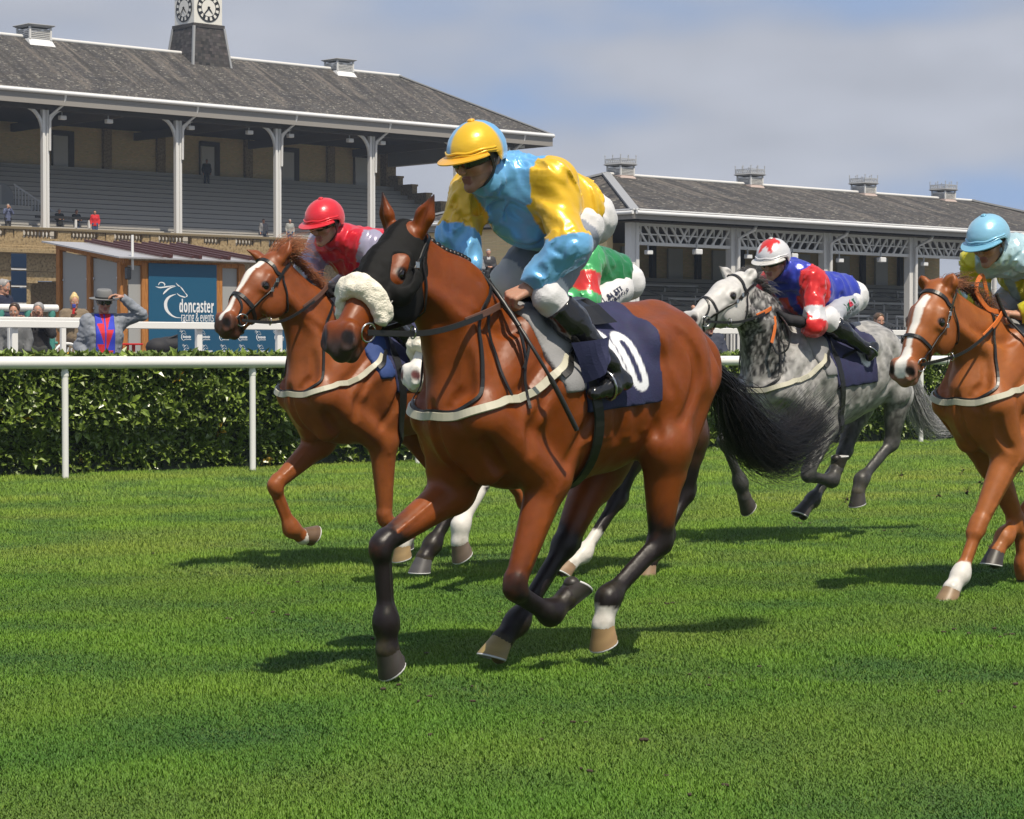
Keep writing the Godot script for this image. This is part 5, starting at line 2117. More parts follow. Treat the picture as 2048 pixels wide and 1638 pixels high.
func hair_and_reins(plans: Dictionary, roots: Dictionary, J: Dictionary) -> void:
	var black := Color(0.014, 0.012, 0.012)
	var inks := [Color(0.010, 0.009, 0.009), Color(0.018, 0.015, 0.014), Color(0.007, 0.007, 0.008)]
	var reds := [Color(0.30, 0.10, 0.035), Color(0.24, 0.075, 0.028), Color(0.36, 0.14, 0.06)]
	var ash := [Color(0.42, 0.42, 0.43), Color(0.52, 0.52, 0.52), Color(0.25, 0.25, 0.26)]
	# tails
	part("tail", tail_mesh(Vector3(1.16, 1.245, 0), [Vector3(1.16, 1.245, 0), Vector3(1.27, 1.185, 0), Vector3(1.37, 1.05, 0), Vector3(1.47, 0.93, 0.0), Vector3(1.62, 0.87, 0.02), Vector3(1.80, 0.93, 0.0), Vector3(1.98, 1.03, -0.02)], 1900, 0.060, 0.0023, inks, 31), M.hair, roots.lead)
	part("tail", tail_mesh(Vector3(1.15, 1.27, 0), [Vector3(1.15, 1.27, 0), Vector3(1.35, 1.25, 0), Vector3(1.55, 1.15, 0), Vector3(1.75, 1.10, 0)], 420, 0.05, 0.003, reds, 32), M.hair, roots.chestnut)
	part("tail", tail_mesh(Vector3(1.15, 1.27, 0), [Vector3(1.15, 1.27, 0), Vector3(1.28, 1.17, 0), Vector3(1.38, 0.98, 0), Vector3(1.50, 0.82, 0), Vector3(1.68, 0.80, 0), Vector3(1.86, 0.90, 0.02)], 800, 0.045, 0.0021, ash, 33), M.hair, roots.grey)
	part("tail", tail_mesh(Vector3(1.15, 1.25, 0), [Vector3(1.15, 1.25, 0), Vector3(1.35, 1.20, 0), Vector3(1.6, 1.05, 0)], 300, 0.05, 0.004, reds, 34), M.hair, roots.right)
	part("tail", tail_mesh(Vector3(1.15, 1.25, 0), [Vector3(1.15, 1.25, 0), Vector3(1.30, 1.20, 0), Vector3(1.5, 1.10, 0)], 300, 0.04, 0.004, inks, 35), M.hair, roots.h5)
	# manes and forelocks
	var crest := func(n: String, lift: float) -> Array:
		var P: Dictionary = plans[n]
		var hd: Head = P.hd
		var f: Field = P.f.plain
		var top := f.onto(hd.at(0.0, 0.10, 0) + Vector3(0.03, 0.08, 0), 0.0)
		var mid := f.onto(P.h.neck + Vector3(0.10, 0.22, 0), 0.0)
		return [mid, top, lift]
	var c: Array = crest.call("chestnut", 0.0)
	var hd: Head = plans.chestnut.hd
	part("mane", mane_mesh(c[0], c[1], 520, 0.085, Vector3(0.75, 0.05, 0.35), reds, 41), M.hair, roots.chestnut)
	part("forelock", mane_mesh(hd.at(0.02, 0.03, -0.03), hd.at(0.0, 0.07, 0.03), 520, 0.22, Vector3(0.80, 0.55, 0.10), reds, 42, 0.0), M.hair, roots.chestnut)
	c = crest.call("right", 0.0)
	hd = plans.right.hd
	var browns := [Color(0.10, 0.042, 0.018), Color(0.06, 0.027, 0.014), Color(0.20, 0.075, 0.025)]
	part("mane", mane_mesh(c[0], c[1], 560, 0.12, Vector3(0.7, 0.35, 0.1), browns, 43), M.hair, roots.right)
	part("forelock", mane_mesh(hd.at(0.03, 0.02, -0.03), hd.at(0.0, 0.06, 0.03), 320, 0.12, Vector3(0.65, 0.30, 0.25), reds, 44, 0.0), M.hair, roots.right)
	c = crest.call("grey", 0.0)
	part("mane", mane_mesh(c[0], c[1], 300, 0.09, Vector3(0.8, 0.1, 0.2), [Color(0.08, 0.08, 0.085), Color(0.2, 0.2, 0.2)], 45), M.hair, roots.grey)
	hd = plans.grey.hd
	part("forelock", mane_mesh(hd.at(0.03, 0.02, -0.02), hd.at(0.0, 0.06, 0.02), 160, 0.15, Vector3(0.9, 0.4, 0.0), [Color(0.05, 0.05, 0.055), Color(0.12, 0.12, 0.12)], 46, 0.0), M.hair, roots.grey)
	c = crest.call("lead", 0.0)
	var plaits := Soup.new()
	for k in 15:
		var p: Vector3 = plans.lead.f.plain.onto(c[0].lerp(c[1], k / 14.0) + Vector3(0.02, 0.03, 0), 0.004)
		plaits.col = inks[k % 3]
		plaits.ball(p, Vector3(0.016, 0.015, 0.014), Basis(), 8, 6)
	part("plaited_mane", plaits.mesh(), M.hair, roots.lead)
	# reins from the bit to the hands
	for n: String in roots:
		var P: Dictionary = plans[n]
		var j: Dictionary = J[n]
		for q in [-1.0, 1.0]:
			var bit: Vector3 = P.bits[q]
			var hand: Vector3 = j["haL"] if q > 0 else j["haR"]
			if n == "lead":
				hand += Vector3(-0.01, -0.012, 0.02 * q)
			var side := Vector3(0, 0, 0.17 * q)
			var sag := Vector3(0, -0.05 if n != "chestnut" else -0.10, 0)
			var m0 := bit.lerp(hand, 0.35) + side * 0.45 + sag * 0.8
			var m1 := bit.lerp(hand, 0.72) + side * 0.40 + sag * 0.5
			var bits := [bit, m0, m1, hand]
			var rein := strings("rein", bits, 0.024 if n == "lead" else 0.018, black, roots[n], 8)
			var grip := Color(0.11, 0.055, 0.04)
			if n == "grey" or n == "right":
				grip = Color(0.62, 0.16, 0.035)
			var g0 := bit.lerp(hand, 0.62) + side * 0.41 + sag * 0.55
			strings("rein_grip", [g0 + Vector3(0, 0.001, 0.006 * q), m1.lerp(hand, 0.4) + Vector3(0, 0.004, 0.010 * q), hand + Vector3(0, 0.002, 0.006 * q)], 0.028, grip, rein, 8)
			part("rein_ring", ring_mesh(bit.lerp(m0, 0.72) + Vector3(0, 0.0, 0.006 * q), (m0 - bit).normalized(), 0.024, 0.003), M.steel, rein)
			# the loose loop of rein below the hand
			if n == "grey":
				var loop := [hand, hand + Vector3(-0.06, -0.13, 0.07 * q), hand + Vector3(-0.13, -0.25, 0.10 * q), hand + Vector3(-0.10, -0.32, 0.13 * q), hand + Vector3(-0.02, -0.28, 0.15 * q), hand + Vector3(0.02, -0.15, 0.12 * q), hand + Vector3(0.0, -0.02, 0.02 * q)]
				strings("rein_grip", loop.slice(0, 3), 0.026, grip, rein, 6)
				strings("rein_loop", loop.slice(2), 0.014, black, rein, 6)
			elif n == "right" and q > 0:
				strings("rein_grip", [hand, hand + Vector3(-0.10, 0.02, -0.02), hand + Vector3(-0.18, 0.12, -0.04), hand + Vector3(-0.10, 0.20, -0.06), hand + Vector3(-0.04, 0.10, -0.07), hand + Vector3(0, -0.02, -0.08)], 0.028, grip, rein, 8, Vector3(-0.3, 0, 1))
			else:
				strings("rein_loop", [hand, hand + Vector3(0.02, -0.10, 0.08 * q), hand + Vector3(0.01, -0.22, 0.13 * q), hand + Vector3(-0.02, -0.26, 0.15 * q)], 0.016, black, rein, 6)
	# straps hanging by the leader's shoulder
	var lf: Field = plans.lead.f
	for e in [[Vector3(-0.25, 1.49, 0.14), Vector3(-0.255, 1.36, 0.2), Vector3(-0.26, 1.25, 0.2), Vector3(-0.235, 1.15, 0.2)], [Vector3(-0.14, 1.46, 0.2), Vector3(-0.115, 1.38, 0.25), Vector3(-0.15, 1.28, 0.25), Vector3(-0.16, 1.20, 0.24), Vector3(-0.15, 1.10, 0.25)]]:
		strap("hanging_strap", lf, e, 0.014, black, roots.lead, 0.012)
	# the cloth flap folded over the leading rider's boot
	var s := Soup.new()
	s.col = Color(0.022, 0.024, 0.075)
	var rows := []
	for k in 9:
		var t := k / 8.0
		var now := []
		for m in 9:
			var w := m / 8.0
			var top := Vector3(0.045, 1.365, 0.285).lerp(Vector3(0.215, 1.395, 0.335), w)
			var low := Vector3(0.115, 1.20, 0.300).lerp(Vector3(0.200, 1.30, 0.345), w)
			var p := top.lerp(low, t)
			p.z += 0.055 * sin(w * PI) + 0.012 * sin(w * 9.0 + t * 5.0) * t
			now.append(p)
		rows.append(now)
	for k in 8:
		for m in 8:
			s.quad(rows[k][m], rows[k][m + 1], rows[k + 1][m + 1], rows[k + 1][m])
	part("cloth_flap", s.mesh(), M.cloth, roots.lead)


# ---------------------------------------------------------------- people watching

var watchers: Array = []


func plan_crowd() -> void:
	var denim := Color(0.035, 0.07, 0.16)
	var dark := Color(0.018, 0.018, 0.022)
	var grey_hair := Color(0.30, 0.29, 0.28)
	var brown := Color(0.05, 0.03, 0.018)
	var all := [
		{"label": "man in grey suit holding his trilby, blue and red scarf", "at": Vector3(15.2, 0.245, -23.45), "yaw": -0.40, "h": 1.80, "coat": Color(0.22, 0.24, 0.28), "legs": Color(0.10, 0.11, 0.13), "hair": grey_hair, "pose": "hat", "cell": 0.014, "fine": 0.008, "fat": 1.18, "glasses": true},
		{"label": "blonde woman in a tweed coat speaking into a red and blue microphone beside the shelter", "at": Vector3(22.72, 0.665, -36.0), "yaw": -0.45, "h": 1.70, "coat": Color(0.19, 0.145, 0.095), "legs": Color(0.06, 0.045, 0.035), "hair": Color(0.62, 0.45, 0.20), "pose": "mic", "cell": 0.02, "fine": 0.012, "long": 0.45},
		{"label": "grey-haired man in a navy jumper leaning on the white topped barrier with a paper", "at": Vector3(20.15, 0.78, -34.1), "yaw": 0.5, "h": 1.76, "coat": Color(0.016, 0.020, 0.045), "legs": dark, "hair": grey_hair, "pose": "lean", "cell": 0.02, "fine": 0.014, "fat": 1.1},
		{"label": "man in a grey fleece bending behind the short low rail", "at": Vector3(18.52, 0.60, -31.0), "yaw": -0.7, "h": 1.46, "coat": Color(0.13, 0.135, 0.14), "legs": Color(0.04, 0.045, 0.045), "hair": brown, "pose": "stand", "cell": 0.02, "fine": 0.014},
		{"label": "person in a black jacket raising a camera to the face behind the spectator rail", "at": Vector3(19.12, 0.60, -31.3), "yaw": -0.7, "h": 1.48, "coat": dark, "legs": Color(0.03, 0.032, 0.035), "hair": grey_hair, "pose": "camera", "cell": 0.02, "fine": 0.014},
		{"label": "steward in a white helmet and yellow high visibility vest sitting beside the blue banner", "at": Vector3(23.40, 0.16, -33.6), "yaw": -0.4, "h": 1.70, "fat": 0.9, "coat": Color(0.45, 0.62, 0.05), "legs": dark, "hair": Color(0.7, 0.7, 0.7), "pose": "sit", "cell": 0.022, "fine": 0.014},
		{"label": "man in a navy quilted jacket standing behind the hedge below the grey horse's chin", "at": Vector3(25.55, 0.24, -23.35), "yaw": -0.4, "h": 1.60, "coat": Color(0.030, 0.036, 0.060), "legs": dark, "hair": brown, "pose": "lean", "cell": 0.018, "fine": 0.012, "fat": 1.25},
		{"label": "brown-haired spectator whose head shows just above the grey horse's quarters", "at": Vector3(30.6, 0.26, -24.2), "yaw": -0.5, "h": 1.72, "coat": Color(0.10, 0.10, 0.12), "legs": dark, "hair": Color(0.10, 0.06, 0.035), "pose": "stand", "cell": 0.025, "fine": 0.016},
		{"label": "man in blue jumper and dark trousers at the left end of the stand terrace", "at": Vector3(69.15, 8.0, -116.4), "yaw": -0.3, "h": 1.75, "coat": Color(0.09, 0.11, 0.20), "legs": dark, "hair": grey_hair, "pose": "camera", "cell": 0.035},
		{"label": "man in black jacket standing between the white posts of the leaning rail", "at": Vector3(73.30, 7.95, -117.7), "yaw": -0.2, "h": 1.76, "coat": Color(0.02, 0.022, 0.02), "legs": Color(0.035, 0.025, 0.02), "hair": grey_hair, "pose": "lean", "cell": 0.035},
		{"label": "man in dark top and blue jeans leaning at the right end of the leaning rail", "at": Vector3(74.45, 7.95, -117.7), "yaw": -0.1, "h": 1.76, "coat": Color(0.012, 0.014, 0.018), "legs": denim, "hair": brown, "pose": "lean", "cell": 0.035},
		{"label": "person in a bright red jacket and blue jeans on the left stand terrace", "at": Vector3(74.75, 7.95, -116.2), "yaw": -0.6, "h": 1.66, "coat": Color(0.55, 0.014, 0.02), "legs": denim, "hair": brown, "pose": "stand", "cell": 0.035},
		{"label": "dark dressed person standing alone high on the left stand's steps near the back", "at": Vector3(89.3, 12.1, -125.6), "yaw": -0.4, "h": 1.85, "coat": Color(0.014, 0.014, 0.016), "legs": Color(0.014, 0.018, 0.03), "hair": brown, "pose": "stand", "cell": 0.035},
		{"label": "man in a pale grey fleece and jeans beside the third column of the left stand", "at": Vector3(88.87, 7.95, -116.2), "yaw": -0.4, "h": 1.70, "coat": Color(0.30, 0.31, 0.30), "legs": denim, "hair": grey_hair, "pose": "stand", "cell": 0.035},
		{"label": "person in grey half hidden behind the third column of the left stand", "at": Vector3(87.45, 7.95, -117.0), "yaw": -0.4, "h": 1.68, "coat": Color(0.20, 0.20, 0.21), "legs": Color(0.05, 0.07, 0.12), "hair": brown, "pose": "stand", "cell": 0.04},
		{"label": "bald man in a pale shirt at the foot of the right stand near the palings", "at": Vector3(66.1, 1.45, -61.2), "yaw": -0.5, "h": 1.74, "coat": Color(0.40, 0.40, 0.42), "legs": dark, "hair": SKIN, "pose": "stand", "cell": 0.035},
		{"label": "seated spectator in a grey jacket seen between the leading rider's arms", "at": Vector3(53.9, 3.15, -60.0), "yaw": -0.5, "h": 1.70, "coat": Color(0.17, 0.18, 0.20), "legs": Color(0.10, 0.11, 0.13), "hair": brown, "pose": "sit", "cell": 0.03},
		{"label": "seated spectator in a black coat and white collar behind the leading rider's arm", "at": Vector3(54.9, 3.25, -60.5), "yaw": -0.5, "h": 1.70, "coat": Color(0.03, 0.03, 0.035), "legs": dark, "hair": grey_hair, "pose": "sit", "cell": 0.03}]
	for c in all:
		watchers.append(plan_watcher(c))


func plan_watcher(c: Dictionary) -> Dictionary:
	var k: float = c.h / 1.76
	var j := {"pelvis": Vector3(0, 0.95, 0), "chest": Vector3(0, 1.28, 0.0), "neck": Vector3(0, 1.49, -0.01), "head": Vector3(0, 1.635, 0.025)}
	for e in [["L", 1.0], ["R", -1.0]]:
		var s: String = e[0]
		var q: float = e[1]
		j["sh" + s] = Vector3(0.185 * q, 1.42, -0.01)
		j["el" + s] = Vector3(0.255 * q, 1.14, -0.02)
		j["wr" + s] = Vector3(0.235 * q, 0.90, 0.08)
		j["hip" + s] = Vector3(0.09 * q, 0.93, 0)
		j["kn" + s] = Vector3(0.10 * q, 0.50, 0.02)
		j["an" + s] = Vector3(0.105 * q, 0.09, -0.02)
		j["to" + s] = Vector3(0.13 * q, 0.04, 0.17)
	match c.pose:
		"hat":
			j.elL = Vector3(0.42, 1.50, 0.10)
			j.wrL = Vector3(0.19, 1.70, 0.13)
			j.elR = Vector3(-0.27, 1.14, -0.06)
			j.wrR = Vector3(-0.20, 0.92, 0.10)
		"lean":
			for q in [1.0, -1.0]:
				var s := "L" if q > 0 else "R"
				j["el" + s] = Vector3(0.26 * q, 1.17, 0.10)
				j["wr" + s] = Vector3(0.13 * q, 1.14, 0.36)
		"camera":
			for q in [1.0, -1.0]:
				var s := "L" if q > 0 else "R"
				j["el" + s] = Vector3(0.26 * q, 1.22, 0.16)
				j["wr" + s] = Vector3(0.09 * q, 1.52, 0.24)
		"mic":
			j.elR = Vector3(-0.25, 1.15, 0.06)
			j.wrR = Vector3(-0.07, 1.36, 0.22)
		"sit":
			for q in [1.0, -1.0]:
				var s := "L" if q > 0 else "R"
				j["kn" + s] = Vector3(0.13 * q, 0.93, 0.42)
				j["an" + s] = Vector3(0.13 * q, 0.50, 0.40)
				j["to" + s] = Vector3(0.14 * q, 0.46, 0.56)
				j["el" + s] = Vector3(0.25 * q, 1.15, 0.06)
				j["wr" + s] = Vector3(0.06 * q, 1.12, 0.26)
	for w in j:
		j[w] = j[w] * k
	var h := Face.new(j.head, Vector3(0, -0.12, 1), Vector3.UP, 1.0)
	var cell: float = c.cell
	var fine: float = c.get("fine", cell)
	var fat: float = c.get("fat", 1.0) * k
	var bald: bool = c.hair == SKIN
	var paint := skin_paint(h, SKIN, c.hair if not bald else SKIN * 0.9, 9.0)
	var body := Field.new()
	torso_field(body, j, 0.8 * fat)
	limbs_field(body, j, true, true, 0.72)
	body.cap(j.neck, h.at(-0.02, -0.05, 0), 0.060, 0.056, 0.03, P_HEAD)
	var out := {"c": c, "h": h, "j": j, "body": [job(body, maxf(cell, 0.022), paint)]}
	var face := Field.new()
	if cell < 0.03:
		face_field(face, h)
	else:
		face.cap(h.at(-0.03, 0.03, 0), h.at(0.025, 0.03, 0), 0.09, 0.08, 0.02, P_HEAD)
		face.cap(h.at(0.04, -0.01, 0), h.at(0.05, -0.08, 0), 0.06, 0.045, 0.03, P_HEAD)
		face.ball(h.at(0.112, -0.02, 0), 0.018, 0.01, P_HEAD)
	face.cap(h.at(-0.02, -0.05, 0), j.neck, 0.056, 0.060, 0.03, P_HEAD)
	out.body.append(job(face, minf(fine, 0.022), paint))
	for s in ["L", "R"]:
		var hf := Field.new()
		var w: Vector3 = j["wr" + s]
		var along: Vector3 = (w - j["el" + s]).normalized()
		if c.pose == "hat" and s == "L":
			along = Vector3(-0.9, 0.25, 0.0)
		if cell < 0.022:
			hand_field(hf, w, along, Vector3(0, -0.3, 1) if c.pose != "hat" or s == "R" else Vector3(0, -1, 0.1), 0.5, 1.0 if s == "L" else -1.0, k)
		else:
			hf.cap(w - along * 0.03, w + along * 0.10, 0.03, 0.038, 0.02, P_HAND)
		out.body.append(job(hf, minf(fine, 0.02), paint))
	var coat := Field.new()
	torso_field(coat, j, 1.10 * fat)
	limbs_field(coat, j, true, false, 1.28)
	for s in ["L", "R"]:
		var w: Vector3 = j["wr" + s]
		coat.cap(j["el" + s], w.lerp(j["el" + s], 0.12), 0.058, 0.046, 0.03, P_ARM, 1, 1.9)
		var bd: Vector3 = (w - j["el" + s]).normalized()
		coat.holes.append([w + bd * 0.055, bd * 0.2, 0.065, 0.0, 0.005, bd, 0.0, 1.0 / 0.04])
	var long: float = c.get("long", 0.10)
	for q in [-1.0, 1.0]:
		coat.cap(j.pelvis + Vector3(0.045 * q, 0.05, 0), j.pelvis + Vector3(0.06 * q, -long, 0), 0.115 * fat, 0.125 * fat, 0.04)
	coat.planes.append([Vector3(0, -1, 0), -(j.pelvis.y - long - 0.05)])
	if c.pose == "sit":
		coat.planes.clear()
	coat.wrinkle = creases(int(c.h * 1000.0) + int(c.at.x), 7.0)
	coat.wrinkle_by = -0.010
	var base: Color = c.coat
	var sp := speckle
	out.coat = job(coat, cell, func(p: Vector3, _t: int, _u: float) -> Color:
		if absf(p.x) < 0.05 and p.z > 0.02 and p.y > 1.36 and c.pose == "sit": return Color(0.4, 0.4, 0.42)
		return base * (1.0 + 0.18 * sp.get_noise_3dv(p * 12.0)))
	var legs := Field.new()
	limbs_field(legs, j, false, true, 1.12)
	legs.cap(j.hipL, j.hipR, 0.12, 0.12, 0.05)
	for s in ["L", "R"]:
		legs.cap(j["kn" + s], j["an" + s], 0.068, 0.062, 0.03, P_LEG, 1, 2)
	legs.wrinkle = creases(9, 6.0)
	legs.wrinkle_by = -0.008
	out.legs = job(legs, maxf(cell, 0.02), plain_paint(c.legs))
	var shoes := Field.new()
	for s in ["L", "R"]:
		shoes.cap(j["an" + s] + Vector3(0, -0.045, -0.02), j["to" + s], 0.042, 0.036, 0.02)
	out.shoes = job(shoes, maxf(cell, 0.016), plain_paint(Color(0.012, 0.011, 0.011)))
	if not bald:
		var hair := Field.new()
		hair.cap(h.at(-0.034, 0.045, 0), h.at(0.018, 0.055, 0), 0.097, 0.088, 0.02, 0, 0, 0, h.side, 0.90)
		hair.cap(h.at(-0.06, 0.02, 0), h.at(-0.06, -0.045, 0), 0.066, 0.045, 0.03)
		if c.pose == "mic":
			hair.ball(h.at(-0.03, 0.135, 0), 0.045, 0.02)
		hair.hole(h.at(0.09, -0.045, 0), h.at(0.135, 0.045, 0), 0.085, 0.075, 0.015)
		hair.wrinkle = creases(3, 18.0)
		hair.wrinkle_by = 0.006
		out.hair = job(hair, minf(cell, 0.022), plain_paint(c.hair))
	if c.pose == "hat":
		var scarf := coat.clone()
		scarf.grow = 0.014
		scarf.planes = [[Vector3(1, 0, 0), 0.105], [Vector3(-1, 0, 0), 0.120], [Vector3(0, 0, -1), 0.0], [Vector3(0, 1, 0), 1.545], [Vector3(0, -1, 0), -0.85]]
		scarf.holes = [[Vector3(0, 1.60, 0.20), Vector3(0, -0.18, 0.0), 0.05, -0.045, 0.01, Vector3.UP, 0.0, 1.0 / 0.0324]]
		out.scarf = job(scarf, 0.009, func(p: Vector3, _t: int, _u: float) -> Color:
			var a := absf(p.x + 0.008)
			var zig := fposmod(p.y * 4.2 + (0.3 if p.x > 0.0 else 0.0), 1.0)
			return Color(0.60, 0.022, 0.035) if (a > 0.012 and a < 0.020 + 0.075 * zig and p.y > 0.98) else Color(0.035, 0.055, 0.52))
	return out


func place_crowd() -> void:
	for o in watchers:
		var c: Dictionary = o.c
		var root := thing("person", c.label, "person", c.at, c.yaw, "spectators")
		part("body", job_mesh(o.body), M.skin, root)
		part("jacket", job_mesh([o.coat]), M.cloth, root)
		part("trousers", job_mesh([o.legs]), M.cloth, root)
		part("shoes", job_mesh([o.shoes]), M.leather, root)
		if o.has("hair"):
			part("hair", job_mesh([o.hair]), M.hair, root)
		if o.has("scarf"):
			part("scarf", job_mesh([o.scarf]), M.cloth, root)
			trilby(root, o.h)
		if c.get("glasses", false):
			goggles(root, o.h)
			root.get_node("goggles").name = "sunglasses"
			root.get_node("sunglasses").scale = Vector3(1, 1, 1)
	# what the woman and the leaning man hold
	var w: Dictionary = watchers[1]
	var mic := thing("microphone", "red and blue hand microphone held by the blonde woman", "microphone", w.c.at, w.c.yaw)
	var hand: Vector3 = w.j.wrR + Vector3(0.02, 0.05, 0.07)
	var s := Soup.new()
	s.tube(PackedVector3Array([hand, hand + Vector3(0.01, 0.10, 0.0)]), 0.026, 8)
	part("handle", s.mesh(), M.red_paint, mic)
	part("head", box_mesh(Vector3(0.06, 0.07, 0.06), 0.01, hand + Vector3(0.01, 0.14, 0)), mat("mic_blue", Color(0.03, 0.05, 0.3), 0.6), mic)
	var paper := thing("paper", "folded white race card in the leaning man's hand", "paper", watchers[2].c.at, watchers[2].c.yaw)
	part("sheet", box_mesh(Vector3(0.20, 0.26, 0.012), 0.0, watchers[2].j.wrL + Vector3(0.0, 0.08, 0.12)), M.sign_white, paper)


func trilby(root: Node3D, h: Face) -> void:
	var felt := Color(0.17, 0.175, 0.18)
	var hat := Soup.new()
	hat.col = felt
	var b := h.basis()
	hat.lathe(h.at(-0.008, 0.045, 0), PackedVector2Array([Vector2(0.108, 0.0), Vector2(0.106, 0.05), Vector2(0.098, 0.095), Vector2(0.080, 0.118), Vector2(0.045, 0.108), Vector2(0.0, 0.095)]), 28, b, 0.92, 1.12)
	var o := part("hat", hat.mesh(), M.cloth, root)
	hat = Soup.new()
	hat.col = felt * 0.9
	hat.lathe(h.at(-0.005, 0.045, 0), PackedVector2Array([Vector2(0.10, 0.004), Vector2(0.150, -0.006), Vector2(0.182, 0.004), Vector2(0.182, 0.009), Vector2(0.150, 0.002), Vector2(0.10, 0.012)]), 32, b, 0.96, 1.10)
	part("brim", hat.mesh(), M.cloth, o)
	hat = Soup.new()
	hat.col = Color(0.02, 0.02, 0.022)
	hat.lathe(h.at(-0.008, 0.047, 0), PackedVector2Array([Vector2(0.110, 0.0), Vector2(0.1095, 0.028)]), 28, b, 0.93, 1.125)
	part("hat_band", hat.mesh(), M.cloth, o)


# ---------------------------------------------------------------- ground, rail, hedge, lawn

func build_ground() -> void:
	var m := mat("turf", Color(1, 1, 1), 0.95)
	m.albedo_texture = noise_tex(31, 0.02, 512, [0.0, Color(0.05, 0.04, 0.02).linear_to_srgb(), 0.45, Color(0.035, 0.075, 0.012).linear_to_srgb(), 1.0, Color(0.075, 0.14, 0.022).linear_to_srgb()], 5)
	m.uv1_triplanar = true
	m.uv1_world_triplanar = true
	m.uv1_scale = Vector3(0.7, 0.7, 0.7)
	var s := Soup.new()
	s.quad(Vector3(-500, 0, 400), Vector3(-500, 0, -22.35), Vector3(700, 0, -22.35), Vector3(700, 0, 400))
	structure(part("ground", s.mesh(), m, self))
	# the enclosure behind the hedge rises in a bank to a level terrace
	var lawn := Soup.new()
	var prof := [Vector2(-22.35, 0.0), Vector2(-22.9, 0.22), Vector2(-26.0, 0.44), Vector2(-33.0, 0.66), Vector2(-60.0, 0.70), Vector2(-112.0, 0.75), Vector2(-500.0, 0.75)]
	for k in prof.size() - 1:
		var a: Vector2 = prof[k]
		var b: Vector2 = prof[k + 1]
		lawn.quad(Vector3(-500, a.y, a.x), Vector3(-500, b.y, b.x), Vector3(700, b.y, b.x), Vector3(700, a.y, a.x))
	var t := mat("terrace", Color(0.20, 0.195, 0.18), 0.9)
	t.albedo_texture = noise_tex(33, 0.03, 256, [0.0, Color(0.8, 0.8, 0.8), 1.0, Color(1, 1, 1)], 4)
	t.uv1_triplanar = true
	t.uv1_world_triplanar = true
	t.uv1_scale = Vector3(0.4, 0.4, 0.4)
	structure(part("terrace", lawn.mesh(), t, self))
	grass()


func blade_tuft(seed_of: int, blades: int, high: float, spread: float) -> ArrayMesh:
	var r := RandomNumberGenerator.new()
	r.seed = seed_of
	var s := Soup.new()
	for k in blades:
		var an := r.randf() * TAU
		var base := Vector3(r.randfn(0, spread), -0.004, r.randfn(0, spread))
		var lean := Vector3(cos(an), 0, sin(an)) * r.randf_range(0.25, 1.3)
		var h := high * r.randf_range(0.5, 1.15)
		var w := Vector3(-sin(an), 0, cos(an)) * r.randf_range(0.0012, 0.0024)
		var mid := base + (Vector3.UP + lean * 0.45).normalized() * h * 0.6
		var tip := mid + (Vector3.UP * 0.7 + lean).normalized() * h * 0.5
		var tint := r.randf_range(0.75, 1.25)
		var warm := 1.0 if r.randf() > 0.07 else 2.4
		s.col = Color(tint * warm, tint * (1.0 if warm < 2.0 else 1.25), tint)
		s.quad(base - w, mid - w * 0.8, mid + w * 0.8, base + w)
		s.tri(mid - w * 0.8, tip, mid + w * 0.8)
	return s.mesh()


